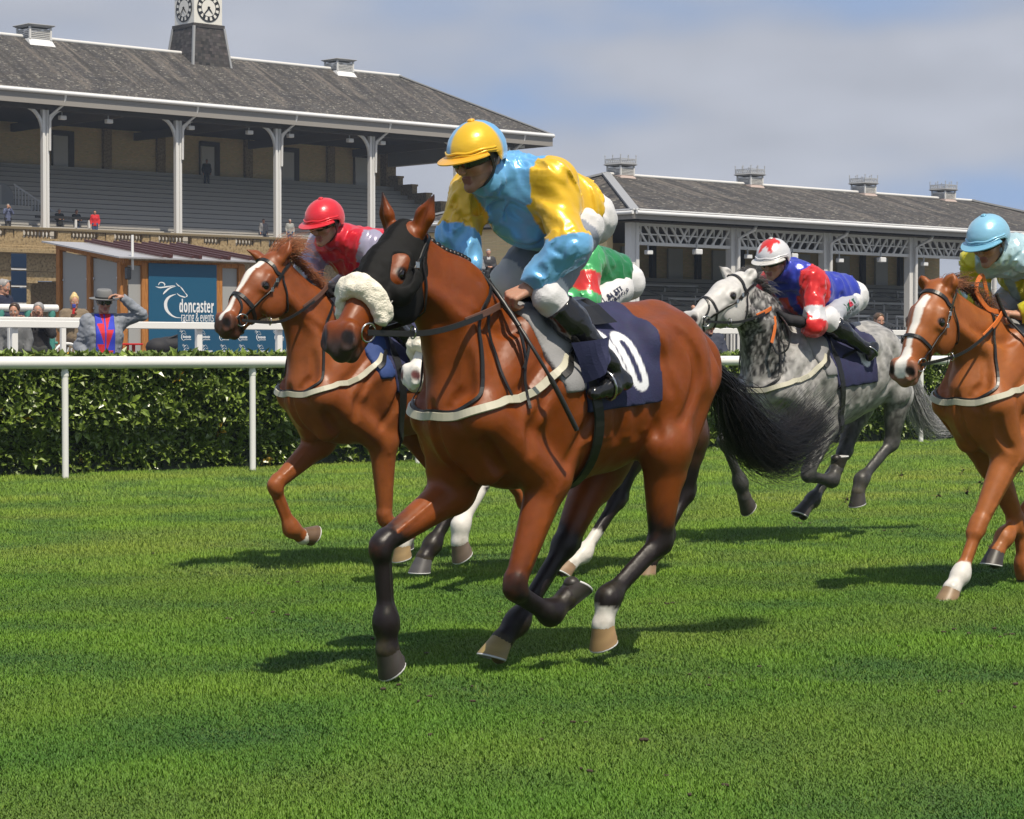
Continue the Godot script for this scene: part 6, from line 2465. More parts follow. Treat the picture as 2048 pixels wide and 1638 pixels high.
func grass() -> void:
	var m := mat("grass_blade", Color(0.122, 0.232, 0.028), 0.55, 0.0, true)
	m.metallic_specular = 0.35
	m.backlight_enabled = true
	m.backlight = Color(0.10, 0.17, 0.02)
	var patch := FastNoiseLite.new()
	patch.seed = 8
	patch.frequency = 0.9
	patch.fractal_octaves = 3
	var r := RandomNumberGenerator.new()
	r.seed = 99
	var fwd := Vector2(0.679, -0.734)
	var right := Vector2(0.734, 0.679)
	# rings of the lawn by distance: near ones stand thicker
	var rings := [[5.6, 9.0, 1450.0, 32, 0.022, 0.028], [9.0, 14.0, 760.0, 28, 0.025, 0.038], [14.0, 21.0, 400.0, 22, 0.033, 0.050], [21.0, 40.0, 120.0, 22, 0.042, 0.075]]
	var view_tints := [Color(0.82, 0.94, 0.9), Color(1.0, 1.04, 1.0), Color(1.35, 1.25, 1.35), Color(1.7, 1.45, 1.7)]  # far rings painted paler and yellower, standing in for light at a grazing view
	for ring in rings:
		var d0: float = ring[0]
		var d1: float = ring[1]
		var half := 0.225 * d1 + 1.0
		var n := int((d1 - d0) * half * 2.0 * ring[2])
		var kinds := 3
		var xf := []
		var cf := []
		for k in kinds:
			xf.append([])
			cf.append([])
		for k in n:
			var d := lerpf(d0, d1, r.randf())
			var x := r.randf_range(-1, 1) * (0.225 * d + 1.0)
			var p := fwd * d + right * x
			if p.y < -22.02:
				continue
			var a := patch.get_noise_2d(p.x, p.y)
			var b := patch.get_noise_2d(p.x * 0.22 + 50.0, p.y * 0.5)
			var tall := clampf(1.0 + 0.55 * a, 0.45, 1.7)
			var basis := Basis(Vector3.UP, r.randf() * TAU).scaled(Vector3(1, tall * r.randf_range(0.8, 1.2), 1))
			var q := r.randi() % kinds
			xf[q].append(Transform3D(basis, Vector3(p.x, 0, p.y)))
			var dry := clampf(b * 1.5 + 0.12, 0, 1) * 0.55 + (0.4 if r.randf() < 0.10 else 0.0)
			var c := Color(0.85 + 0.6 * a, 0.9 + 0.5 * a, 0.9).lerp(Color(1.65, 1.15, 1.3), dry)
			cf[q].append(c * view_tints[rings.find(ring)])
		for q in kinds:
			var mm := MultiMesh.new()
			mm.transform_format = MultiMesh.TRANSFORM_3D
			mm.use_colors = true
			mm.mesh = blade_tuft(200 + q, ring[3], ring[4], ring[5])
			mm.instance_count = xf[q].size()
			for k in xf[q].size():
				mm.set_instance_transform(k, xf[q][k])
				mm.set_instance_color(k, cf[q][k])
			var o := MultiMeshInstance3D.new()
			o.name = numbered("grass")
			o.multimesh = mm
			o.material_override = m
			add_child(o)
			tag(o, "mown green racecourse turf under and around the galloping horses", "grass", "turf of the course")
			stuff(o)


func build_near_rail() -> void:
	var paint := mat("white_plastic", Color(0.78, 0.78, 0.76), 0.32)
	var root := thing("running_rail", "white plastic running rail on round posts in front of the leafy hedge", "rail", Vector3(0, 0, -21.5))
	var s := Soup.new()
	for k in range(1, 9):
		var x0 := 14.05 - 6.0 * 2.0 + 6.0 * (k - 1)
		var pts := PackedVector3Array([Vector3(x0 + 0.004, 1.228, 0.03), Vector3(x0 + 5.996, 1.228, 0.03)])
		var q := Soup.new()
		q.tube(pts, 0.066, 20)
		part("top_rail", q.mesh(), paint, root)
		q = Soup.new()
		q.tube(PackedVector3Array([Vector3(x0 - 0.10, 1.228, 0.03), Vector3(x0 + 0.10, 1.228, 0.03)]), 0.0685, 20)
		part("joint_sleeve", q.mesh(), paint, root)
	var post := Soup.new()
	post.lathe(Vector3.ZERO, PackedVector2Array([Vector2(0.036, -0.3), Vector2(0.036, 1.08), Vector2(0.042, 1.085), Vector2(0.042, 1.13), Vector2(0.036, 1.135), Vector2(0.034, 1.18)]), 16)
	var pm := post.mesh()
	for k in range(-3, 17):
		part("post", pm, paint, root, Vector3(13.45 + 2.458 * k, 0, 0))


func leaf_mesh(seed_of: int, leaves: int) -> ArrayMesh:
	# a sprig: a few stiff pointed leaves on a stalk
	var r := RandomNumberGenerator.new()
	r.seed = seed_of
	var s := Soup.new()
	for k in leaves:
		var an := TAU * k / leaves + r.randf_range(-0.5, 0.5)
		var out := Vector3(cos(an), r.randf_range(-0.2, 0.9), sin(an)).normalized()
		var side := out.cross(Vector3.UP).normalized()
		var up := side.cross(out)
		var l := r.randf_range(0.075, 0.118)
		var w := l * r.randf_range(0.21, 0.27)
		var base := out * 0.012
		var mid := base + out * l * 0.45 + up * l * 0.06
		var tip := base + out * l - up * l * 0.12
		var tone := r.randf_range(0.7, 1.35)
		s.col = Color(tone, tone, tone)
		for q in [-1.0, 1.0]:
			var a: Vector3 = base + out * l * 0.22 + side * w * 0.75 * q + up * w * 0.32
			var b: Vector3 = mid + out * l * 0.12 + side * w * q + up * w * 0.42
			if q > 0:
				s.quad(base, a, b, mid)
				s.tri(mid, b, tip)
			else:
				s.quad(base, mid, b, a)
				s.tri(mid, tip, b)
	return s.mesh()


func build_hedge() -> void:
	var root := thing("hedge", "clipped evergreen hedge with glossy leaves behind the running rail", "hedge", Vector3(0, 0, -22.35))
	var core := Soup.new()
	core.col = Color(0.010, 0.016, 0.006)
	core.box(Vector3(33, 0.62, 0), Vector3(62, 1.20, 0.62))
	part("dark_core", core.mesh(), M.plain, root)  # one solid dark box filling the hedge behind its leaves
	var m := mat("leaf", Color(0.118, 0.175, 0.030), 0.33, 0.0, true)
	m.metallic_specular = 0.55
	m.backlight_enabled = true
	m.backlight = Color(0.11, 0.15, 0.015)
	var r := RandomNumberGenerator.new()
	r.seed = 17
	var clump := FastNoiseLite.new()
	clump.seed = 5
	clump.frequency = 1.6
	var xf := [[], [], [], []]
	var cf := [[], [], [], []]
	for k in 36000:
		# the run in front of the camera stands thickest
		var x := r.randf_range(9.5, 40.0) if r.randf() < 0.9 else r.randf_range(3.0, 60.0)
		var face := r.randf()
		var y := 0.0
		var z := 0.0
		if face < 0.82:
			y = r.randf_range(0.02, 1.27)
			var bulge := 0.045 * clump.get_noise_2d(x * 1.0, y * 2.2) - 0.05 * smoothstep(0.25, 0.0, y)
			z = 0.33 + bulge * 1.6 + r.randf_range(-0.10, 0.035)
		else:
			z = r.randf_range(-0.42, 0.42)
			y = 1.245 + 0.02 * clump.get_noise_2d(x * 3.0, z * 3.0) + r.randf_range(-0.05, 0.025)
		if r.randf() < 0.012:
			y += r.randf_range(0.01, 0.06)
			z += 0.02
		var b := Basis.from_euler(Vector3(r.randf_range(-0.9, 0.9) + (0.7 if face < 0.82 else 0.0), r.randf() * TAU, r.randf_range(-0.7, 0.7))).scaled(Vector3.ONE * r.randf_range(0.6, 1.35))
		var q := r.randi() % 4
		xf[q].append(Transform3D(b, Vector3(x, y, z)))
		var n := clump.get_noise_2d(x * 2.0 + 40.0, y * 3.0)
		var c := Color(1, 1, 1).lerp(Color(1.8, 1.7, 1.2), clampf(n * 1.3 + 0.1, 0, 1)) * r.randf_range(0.75, 1.2)
		if r.randf() < 0.006:
			c = Color(5.0, 2.0, 1.2)
		cf[q].append(c)
	for q in 4:
		var mm := MultiMesh.new()
		mm.transform_format = MultiMesh.TRANSFORM_3D
		mm.use_colors = true
		mm.mesh = leaf_mesh(60 + q, 6)
		mm.instance_count = xf[q].size()
		for k in xf[q].size():
			mm.set_instance_transform(k, xf[q][k])
			mm.set_instance_color(k, cf[q][k])
		var o := MultiMeshInstance3D.new()
		o.name = "leaves" if q == 0 else "leaves_%03d" % q
		o.multimesh = mm
		o.material_override = m
		root.add_child(o)
		stuff(o)


func build_kickback() -> void:
	soil()
	# divots and blades of turf thrown up between the grey and the right-hand horse
	var r := RandomNumberGenerator.new()
	r.seed = 23
	var m := mat("divot", Color(1, 1, 1), 0.9, 0.0, true)
	for k in 16:
		var s := Soup.new()
		var size := r.randf_range(0.006, 0.014)
		s.col = Color(0.03, 0.022, 0.014)
		for q in 3:
			s.ball(Vector3(r.randfn(0, 1), r.randfn(0, 1), r.randfn(0, 1)) * size * 0.6, Vector3.ONE * size * r.randf_range(0.5, 1.0), Basis(), 6, 4)
		for q in 9:
			var d := Vector3(r.randfn(0, 1), r.randfn(0, 1), r.randfn(0, 1)).normalized()
			s.col = Color(0.07, 0.16, 0.02) if q % 2 else Color(0.22, 0.20, 0.06)
			s.tube(PackedVector3Array([Vector3.ZERO, d * size * 3.0, d * size * 6.0 + Vector3(0, -size, 0)]), [0.0025, 0.002, 0.0006], 3, false)
		var o := part("turf_divot", s.mesh(), m, self, Vector3(12.6 + r.randfn(0.0, 0.45), r.randf_range(0.12, 0.72), -9.2 + r.randfn(0, 0.35)))
		o.rotation = Vector3(r.randf() * TAU, r.randf() * TAU, 0)
		tag(o, "small clod of kicked up turf flying between the grey and right-hand horses", "turf clod", "turf clods kicked up by the horses")




func soil() -> void:
	# crumbs of earth and torn turf lying where the field has galloped
	var s := Soup.new()
	s.col = Color(0.05, 0.035, 0.02)
	for q in 3:
		s.ball(Vector3(0.010 * (q - 1), 0.004, 0.006 * (q % 2)), Vector3(0.014, 0.009, 0.012), Basis(), 6, 4)
	var mm := MultiMesh.new()
	mm.transform_format = MultiMesh.TRANSFORM_3D
	mm.mesh = s.mesh()
	mm.instance_count = 420
	var r := RandomNumberGenerator.new()
	r.seed = 71
	for k in 420:
		var clump := Vector2(r.randf_range(4.0, 24.0), r.randf_range(-15.0, -4.0)) if k % 6 == 0 or k == 0 else Vector2.ZERO
		if k % 6 == 0:
			mm.set_meta("at", clump)
		clump = mm.get_meta("at")
		var p := Vector3(clump.x + r.randfn(0, 0.22), 0.012, clump.y + r.randfn(0, 0.16))
		mm.set_instance_transform(k, Transform3D(Basis(Vector3.UP, r.randf() * TAU).scaled(Vector3.ONE * r.randf_range(0.25, 0.75)), p))
	mm.remove_meta("at")
	var o := MultiMeshInstance3D.new()
	o.name = "earth_crumbs"
	o.multimesh = mm
	o.material_override = mat("earth", Color(1, 1, 1), 0.95, 0.0, true)
	add_child(o)
	tag(o, "crumbs of dark earth scattered over the galloped turf", "earth")
	stuff(o)


# ---------------------------------------------------------------- the enclosure between hedge and stands

func build_lawn() -> void:
	var white: Material = M.white_plastic
	# second rail: flat white board on flat posts
	var root := thing("spectator_rail", "flat white spectator rail running level behind the man in the grey hat", "rail", Vector3(0, 0, -26.5))
	part("rail_board", box_mesh(Vector3(46, 0.095, 0.04), 0.008, Vector3(33, 1.705, 0.03)), white, root)
	var pm := box_mesh(Vector3(0.088, 1.24, 0.07), 0.008, Vector3(0, 1.06, -0.03))
	for x in [11.7, 13.07, 14.45, 15.84, 17.24, 18.72, 20.09, 21.5, 22.9, 24.3, 25.7, 27.1, 28.5, 29.9, 31.3, 32.7, 34.1, 35.5]:
		part("post", pm, white, root, Vector3(x, 0, 0))
	var back := thing("low_rail", "short white rail with two posts behind the left end of the spectator rail", "rail", Vector3(0, 0, -27.3))
	part("rail_board", box_mesh(Vector3(1.5, 0.05, 0.09), 0.008, Vector3(16.65, 1.785, 0)), white, back)
	for x in [16.25, 17.05]:
		part("post", box_mesh(Vector3(0.07, 1.3, 0.06), 0.006, Vector3(x, 1.10, 0)), white, back)
	shelter()
	# crowd barrier with teal posts at the left
	var teal := mat("teal_paint", Color(0.06, 0.24, 0.20), 0.5)
	var bar := thing("crowd_barrier", "white topped crowd barrier on teal posts at the left edge", "barrier", Vector3(0, 0, -33.4))
	part("top_rail", tube_mesh(PackedVector3Array([Vector3(18.0, 2.06, 0), Vector3(20.75, 2.07, 0)]), 0.06, 14), white, bar)
	for x in [18.2, 19.0, 19.7, 20.2, 20.65]:
		var q := Soup.new()
		q.lathe(Vector3(x, 0.66, 0), PackedVector2Array([Vector2(0.055, 0), Vector2(0.05, 1.28), Vector2(0.062, 1.30), Vector2(0.05, 1.37)]), 10)
		part("post", q.mesh(), teal, bar)
	part("mid_rail", tube_mesh(PackedVector3Array([Vector3(18.0, 1.5, 0), Vector3(20.75, 1.5, 0)]), 0.025, 8), teal, bar)
	# steps up from the enclosure at the far left
	var st := thing("terrace_steps", "weathered concrete terrace steps behind the crowd barrier", "steps", Vector3(0, 0.66, -44.0))
	var stone := mat("step_concrete", Color(0.22, 0.21, 0.19), 0.9)
	for k in 7:
		part("step", box_mesh(Vector3(13, 0.17, 0.5 + 0.0), 0.01, Vector3(24.0, 0.085 + 0.17 * k, -0.45 * k)), stone, st)
	# garden chairs
	var chair := plastic_chair("white plastic garden chair beside the wooden shelter, slatted back turned to the course")
	chair.position = Vector3(19.18, 0.62, -31.0)
	chair.rotation.y = 0.2
	copy(chair, Vector3(19.95, 0.62, -31.2), 1.5, "white plastic garden chair half hidden behind the man in the grey hat", "garden chairs")
	chair.set_meta("group", "garden chairs")
	# red stool and equipment case by the shelter
	var red := mat("red_paint", Color(0.50, 0.02, 0.02), 0.4)
	var stool := thing("folding_stool", "red folding stool under the corner of the blue banner", "stool", Vector3(21.45, 0.50, -32.4))
	part("seat", box_mesh(Vector3(0.42, 0.03, 0.30), 0.006, Vector3(0, 0.98, 0)), red, stool)
	for x in [-0.12, 0.0, 0.12]:
		part("leg", box_mesh(Vector3(0.045, 0.97, 0.045), 0.005, Vector3(x, 0.48, 0)), red, stool)
	var case := thing("equipment_case", "grey equipment case with a black carrying handle behind the near rail", "case", Vector3(22.75, 0.63, -32.7))
	part("box", box_mesh(Vector3(0.95, 0.72, 0.5), 0.03, Vector3(0, 0.36, 0)), mat("grey_case", Color(0.25, 0.25, 0.26), 0.6), case)
	part("handle", tube_mesh(smooth_path([Vector3(-0.25, 0.72, 0.26), Vector3(-0.10, 0.55, 0.30), Vector3(0.10, 0.55, 0.30), Vector3(0.25, 0.72, 0.26)], 5), 0.014, 6), M.boot, case)
	var bag := thing("camera_bag", "black padded equipment bag lying on the grey case", "bag", Vector3(22.6, 1.35, -32.6))
	var s := Soup.new()
	s.ball(Vector3(-0.05, 0.12, 0), Vector3(0.55, 0.15, 0.22), Basis(), 14, 8)
	s.ball(Vector3(-0.42, 0.08, 0.02), Vector3(0.22, 0.16, 0.2), Basis(), 12, 8)
	s.col = Color(0.015, 0.015, 0.018)
	s.ball(Vector3(0.36, 0.14, 0.0), Vector3(0.25, 0.14, 0.2), Basis(), 12, 8)
	part("fabric", s.mesh(), mat("bag_fabric", Color(0.018, 0.018, 0.022), 0.75), bag)
	part("strap", tube_mesh(smooth_path([Vector3(-0.3, 0.22, 0.1), Vector3(0, 0.30, 0.15), Vector3(0.3, 0.22, 0.1)], 5), 0.02, 6), M.boot, bag)
	# advertising banner on the rail side
	var ad := thing("small_banner", "low dark blue banner with two rows of repeated small white logos", "banner", Vector3(22.55, 1.505, -31.0))
	part("sheet", box_mesh(Vector3(2.15, 0.47, 0.015), 0.002), mat("banner_blue", Color(0.010, 0.072, 0.145), 0.45), ad)
	var logo := Soup.new()
	logo_strokes(logo, Vector3(-0.05, 0.03, 0), 0.0022)
	var lm := logo.mesh()
	for row in 2:
		for k in 6:
			part("printed_logo", lm, M.plain, ad, Vector3(-0.93 + 0.37 * k + 0.05 * row, 0.10 - 0.23 * row, 0.0105))



func logo_strokes(s: Soup, at: Vector3, k: float, only := -1) -> void:
	# horse and rider drawn in a few brush strokes: (x, y, width) in hundredths of the drawing
	s.col = Color(0.72, 0.74, 0.76)
	var strokes := [
		[[-34, 22, 0.5], [-26, 20, 3], [-14, 22, 3], [0, 25, 1.0], [2, 26, 0.4]],
		[[-29, 25, 0.6], [-26, 31, 2.0], [-20, 31, 2.4], [-17, 27, 2.6], [-18, 24, 0.8]],
		[[4, 24, 0.5], [-8, 19, 3.4], [-16, 11, 3.6], [-20, 5, 0.8]],
		[[4, 6, 0.6], [-8, 0, 4.0], [-15, -12, 6.0], [-14, -28, 6.0], [-6, -40, 4.0], [4, -46, 2.0], [16, -47, 0.5]],
		[[4, 31, 0.5], [9, 25, 2.4], [13, 23, 0.8]],
		[[11, 25, 0.6], [16, 18, 2.4], [21, 10, 0.8]],
		[[21, 10, 0.6], [25, 4, 2.4], [24, 1, 2.0], [22, 0, 0.8]],
		[[6, 8, 0.6], [11, 3, 2.4], [19, 0, 2.8], [22, -1, 0.8]]]
	for which in strokes.size():
		if only >= 0 and which != only:
			continue
		var st: Array = strokes[which]
		var pts := []
		var ws := []
		for q in st:
			pts.append(Vector3(q[0], q[1], 0))
			ws.append(q[2])
		var line := smooth_path(pts, 6)
		for i in line.size() - 1:
			var a: Vector3 = line[i]
			var b: Vector3 = line[i + 1]
			var d := (line[mini(i + 2, line.size() - 1)] - line[maxi(i - 1, 0)]).normalized()
			var n := Vector3(-d.y, d.x, 0)
			var wa: float = lerpf(ws[mini(i / 6, ws.size() - 1)], ws[mini(i / 6 + 1, ws.size() - 1)], (i % 6) / 6.0) * 0.5
			var wb: float = lerpf(ws[mini((i + 1) / 6, ws.size() - 1)], ws[mini((i + 1) / 6 + 1, ws.size() - 1)], ((i + 1) % 6) / 6.0) * 0.5
			s.quad(at + (a - n * wa) * k, at + (a + n * wa) * k, at + (b + n * wb) * k, at + (b - n * wb) * k)
	# a bar of lettering too small to read on the little logos
	if k < 0.01:
		for q in 8:
			s.box(at + Vector3(0 + 9.0 * q, -20 + (2 if q == 0 else 0), 0) * k, Vector3(6, 14 if q % 3 else 18, 0.3) * k)
		for q in 9:
			s.box(at + Vector3(10 + 7.0 * q, -38, 0) * k, Vector3(4.0, 6, 0.3) * k)


func banner_text(text: String, at: Vector3, high: float, squeeze: float, parent: Node, bold: bool) -> void:
	var t := TextMesh.new()
	t.text = text
	var font := SystemFont.new()
	font.font_names = PackedStringArray(["Droid Sans"])
	font.font_weight = 700 if bold else 400
	t.font = font
	t.font_size = 48
	t.pixel_size = high / 36.0
	t.depth = 0.004
	t.curve_step = 2.0
	t.horizontal_alignment = HORIZONTAL_ALIGNMENT_RIGHT
	var o := part("lettering", t, M.sign_white, parent, at)
	o.scale = Vector3(squeeze, 1, 1)


func shelter() -> void:
	# wooden commentary shelter: posts, frosted side panels, ribbed lean-to roof, banner across its front
	var wood := mat("pine", Color(0.52, 0.22, 0.055), 0.6)
	wood.albedo_texture = noise_tex(41, 0.02, 256, [0.0, Color(0.75, 0.72, 0.68), 1.0, Color(1, 1, 1)], 3)
	wood.uv1_triplanar = true
	wood.uv1_scale = Vector3(6, 0.6, 6)
	mat("sign_white", Color(0.74, 0.75, 0.76), 0.6)
	var root := thing("wooden_shelter", "orange timber shelter with frosted panels and a sloping ribbed roof beside the lawn", "shelter", Vector3(26.4, 0.66, -40.0))
	var frost := mat("frosted_sheet", Color(0.33, 0.335, 0.33), 0.38)
	frost.metallic_specular = 0.4
	# along the left side (running back) and along the front
	for q in [[0.0, -0.08, 2.52], [0.0, -1.20, 2.70], [0.0, -2.36, 2.86], [0.46, 0.0, 2.52], [2.28, 0.0, 2.52], [2.86, 0.0, 2.52], [2.9, -2.36, 2.86], [1.4, -2.36, 2.86]]:
		part("post", box_mesh(Vector3(0.17, q[2], 0.15), 0.012, Vector3(q[0] + 0.02, q[2] * 0.5, q[1])), wood, root)
	for q in [[-0.14, -1.14], [-1.26, -2.30]]:
		var s := Soup.new()
		var z0: float = q[0] - 0.04
		var z1: float = q[1] + 0.04
		var y0 := 2.46 - z0 * 0.145
		var y1 := 2.46 - z1 * 0.145
		for x in [0.0, 0.02]:
			if x == 0.0:
				s.quad(Vector3(x, 0.42, z1), Vector3(x, y1, z1), Vector3(x, y0, z0), Vector3(x, 0.42, z0))
			else:
				s.quad(Vector3(x, 0.42, z0), Vector3(x, y0, z0), Vector3(x, y1, z1), Vector3(x, 0.42, z1))
		part("frosted_panel", s.mesh(), frost, root)
		for y in [0.9, 1.6, 2.2]:
			for z in [z0 - 0.02, z1 + 0.02]:
				part("panel_clip", box_mesh(Vector3(0.02, 0.05, 0.06), 0.004, Vector3(-0.012, y, z)), M.steel, root)
	part("frosted_panel", box_mesh(Vector3(0.30, 2.0, 0.02), 0.0, Vector3(0.26, 1.44, 0.0)), frost, root)
	part("frosted_panel", box_mesh(Vector3(0.42, 2.0, 0.02), 0.0, Vector3(2.58, 1.44, 0.0)), frost, root)
	part("sill", box_mesh(Vector3(0.10, 0.14, 2.1), 0.01, Vector3(0.0, 0.33, -1.2)), wood, root)
	part("sill", box_mesh(Vector3(2.4, 0.14, 0.10), 0.01, Vector3(1.4, 0.33, 0.0)), wood, root)
	part("top_plate", box_mesh(Vector3(3.0, 0.10, 0.12), 0.01, Vector3(1.45, 2.50, 0.0)), wood, root)
	var s2 := Soup.new()
	s2.beam(Vector3(0.0, 2.53, 0.1), Vector3(0.0, 2.90, -2.45), 0.11, 0.10)
	part("rafter", s2.mesh(), wood, root)
	# roof sheets with brown ribs over them
	var tin := mat("roof_sheet", Color(0.36, 0.36, 0.38), 0.35)
	var rib := mat("roof_rib", Color(0.085, 0.030, 0.028), 0.45)
	s2 = Soup.new()
	s2.beam(Vector3(1.45, 2.585, 0.30), Vector3(1.45, 3.00, -2.60), 3.5, 0.03)
	part("roof", s2.mesh(), tin, root)
	for k in 4:
		var x := 0.95 + 0.72 * k
		s2 = Soup.new()
		s2.beam(Vector3(x, 2.645, 0.30), Vector3(x, 3.06, -2.60), 0.075, 0.075)
		part("roof_rib", s2.mesh(), rib, root)
		s2 = Soup.new()
		s2.beam(Vector3(x - 0.19, 2.64, 0.30), Vector3(x - 0.19, 3.055, -2.60), 0.05, 0.05)
		part("roof_rib", s2.mesh(), rib, root)
	part("lamp_bracket", tube_mesh(PackedVector3Array([Vector3(0.12, 2.35, 0.14), Vector3(0.12, 3.05, 0.14)]), 0.028, 8), M.white_plastic, root)
	part("loudspeaker", box_mesh(Vector3(0.10, 0.26, 0.12), 0.02, Vector3(0.0, 2.28, 0.16)), M.boot, root)
	# the banner
	var ban := thing("large_banner", "large blue banner with a white horse emblem and lettering on the shelter front", "banner", Vector3(27.77, 2.24, -39.90))
	part("sheet", box_mesh(Vector3(1.68, 1.84, 0.012), 0.002), mat("banner_sheet", Color(0.010, 0.085, 0.165), 0.42), ban)
	for k in 8:
		var em := Soup.new()
		logo_strokes(em, Vector3.ZERO, 0.0130, k)
		part("emblem_stroke", em.mesh(), M.plain, ban, Vector3(-0.234, 0.247, 0.010)).scale = Vector3(1, 0.70, 1)
	banner_text("doncaster", Vector3(0.76, 0.055, 0.012), 0.27, 0.50, ban, true)
	banner_text("racing & events", Vector3(0.76, -0.165, 0.012), 0.19, 0.47, ban, false)
	# arrow sign post at the shelter's back corner
	var sg := thing("direction_sign", "dark blue and white direction boards on a post left of the shelter", "sign", Vector3(26.0, 0.66, -43.4))
	part("post", box_mesh(Vector3(0.09, 2.2, 0.09), 0.01, Vector3(0.12, 1.1, 0)), M.white_plastic, sg)
	for k in 4:
		var b := part("board", box_mesh(Vector3(0.36, 0.30, 0.03), 0.004, Vector3(0, 2.62 - 0.36 * k, 0.06)), mat("sign_blue", Color(0.012, 0.03, 0.07), 0.5), sg)
		part("stripe", box_mesh(Vector3(0.36, 0.035, 0.004), 0.0, Vector3(0, 2.45 - 0.36 * k, 0.06)), M.sign_white, b)


func plastic_chair(label: String) -> Node3D:
	var root := thing("garden_chair", label, "chair")
	var w: Material = M.white_plastic
	part("seat", box_mesh(Vector3(0.44, 0.03, 0.42), 0.012, Vector3(0, 0.42, 0)), w, root)
	for x in [-0.2, 0.2]:
		for z in [-0.19, 0.19]:
			var s := Soup.new()
			s.beam(Vector3(x, 0.42, z), Vector3(x * 1.2, 0, z * 1.25), 0.05, 0.035)
			part("leg", s.mesh(), w, root)
		part("arm", tube_mesh(smooth_path([Vector3(x * 1.25, 0.42, -0.2), Vector3(x * 1.25, 0.64, -0.12), Vector3(x * 1.25, 0.65, 0.15), Vector3(x * 1.1, 0.62, 0.22)], 4), 0.022, 6), w, root)
	for k in 6:
		var x := -0.16 + 0.064 * k
		part("back_slat", tube_mesh(PackedVector3Array([Vector3(x, 0.44, 0.21), Vector3(x * 1.1, 0.80 - x * x * 1.2, 0.30)]), 0.013, 6), w, root)
	part("back_rim", tube_mesh(smooth_path([Vector3(-0.22, 0.44, 0.21), Vector3(-0.23, 0.70, 0.27), Vector3(-0.12, 0.84, 0.31), Vector3(0.12, 0.84, 0.31), Vector3(0.23, 0.70, 0.27), Vector3(0.22, 0.44, 0.21)], 5), 0.022, 6), w, root)
	return root


# ---------------------------------------------------------------- the two grandstands

const NTH := ["first", "second", "third", "fourth", "fifth", "sixth", "seventh", "eighth"]


func courses_image(w: int, h: int, rows: int, cols: int, base: Color, vary: float, gap: Color, seed_of: int, lichen := 0.0, brick := false) -> Image:
	# grain and tone of slates or bricks that are too far away to be told apart one by one
	var r := RandomNumberGenerator.new()
	r.seed = seed_of
	var im := Image.create(w, h, false, Image.FORMAT_RGB8)
	im.fill(gap.linear_to_srgb())
	var rh := float(h) / rows
	var cw := float(w) / cols
	for j in rows:
		for k in range(-1, cols + 1):
			var x := int((k + (0.5 if j % 2 else 0.0)) * cw)
			var t := 1.0 + r.randfn(0, vary)
			var c := Color(base.r * t * r.randf_range(0.94, 1.06), base.g * t, base.b * t * r.randf_range(0.94, 1.06)).linear_to_srgb()
			im.fill_rect(Rect2i(x, int(j * rh), int(cw) - (1 if brick or r.randf() < 0.4 else 0), maxi(1, int(rh) - (1 if brick else 1))), c)
			if lichen > 0.0 and r.randf() < lichen:
				var g := base.lerp(Color(0.42, 0.42, 0.38), r.randf_range(0.3, 0.9)).linear_to_srgb()
				im.fill_rect(Rect2i(x + r.randi_range(0, int(cw) - 2), int(j * rh), r.randi_range(1, 4), 1), g)
	if lichen > 0.0 and w > 600:
		for k in 2600:
			var x := r.randi_range(0, w - 20)
			var y := r.randi_range(0, h - 8)
			var c := base.lerp(Color(0.42, 0.42, 0.37), r.randf_range(0.1, 0.75)).linear_to_srgb()
			im.fill_rect(Rect2i(x, y, r.randi_range(4, 14), r.randi_range(2, 6)), c)
		for k in 46:
			# pale run-off and dark moss in bands down the slope
			var x := r.randi_range(0, w - 60)
			var wide := r.randi_range(6, 46)
			var to := base.lerp(Color(0.15, 0.135, 0.12) if k % 2 else Color(0.035, 0.033, 0.03), 1.0).linear_to_srgb()
			var y0 := r.randi_range(0, h - 300)
			for q in 900:
				var px := x + int(wide * (0.5 + 0.35 * r.randfn(0, 0.6)))
				var py := y0 + r.randi_range(0, 280)
				if px > 0 and px < w - 8:
					im.fill_rect(Rect2i(px, py, r.randi_range(2, 6), r.randi_range(3, 7)), im.get_pixel(px, py).lerp(to, 0.35))
	return im


func tex_mat(called: String, im: Image, rough: float) -> StandardMaterial3D:
	var m := mat(called, Color(1, 1, 1), rough)
	m.albedo_texture = ImageTexture.create_from_image(im)
	return m


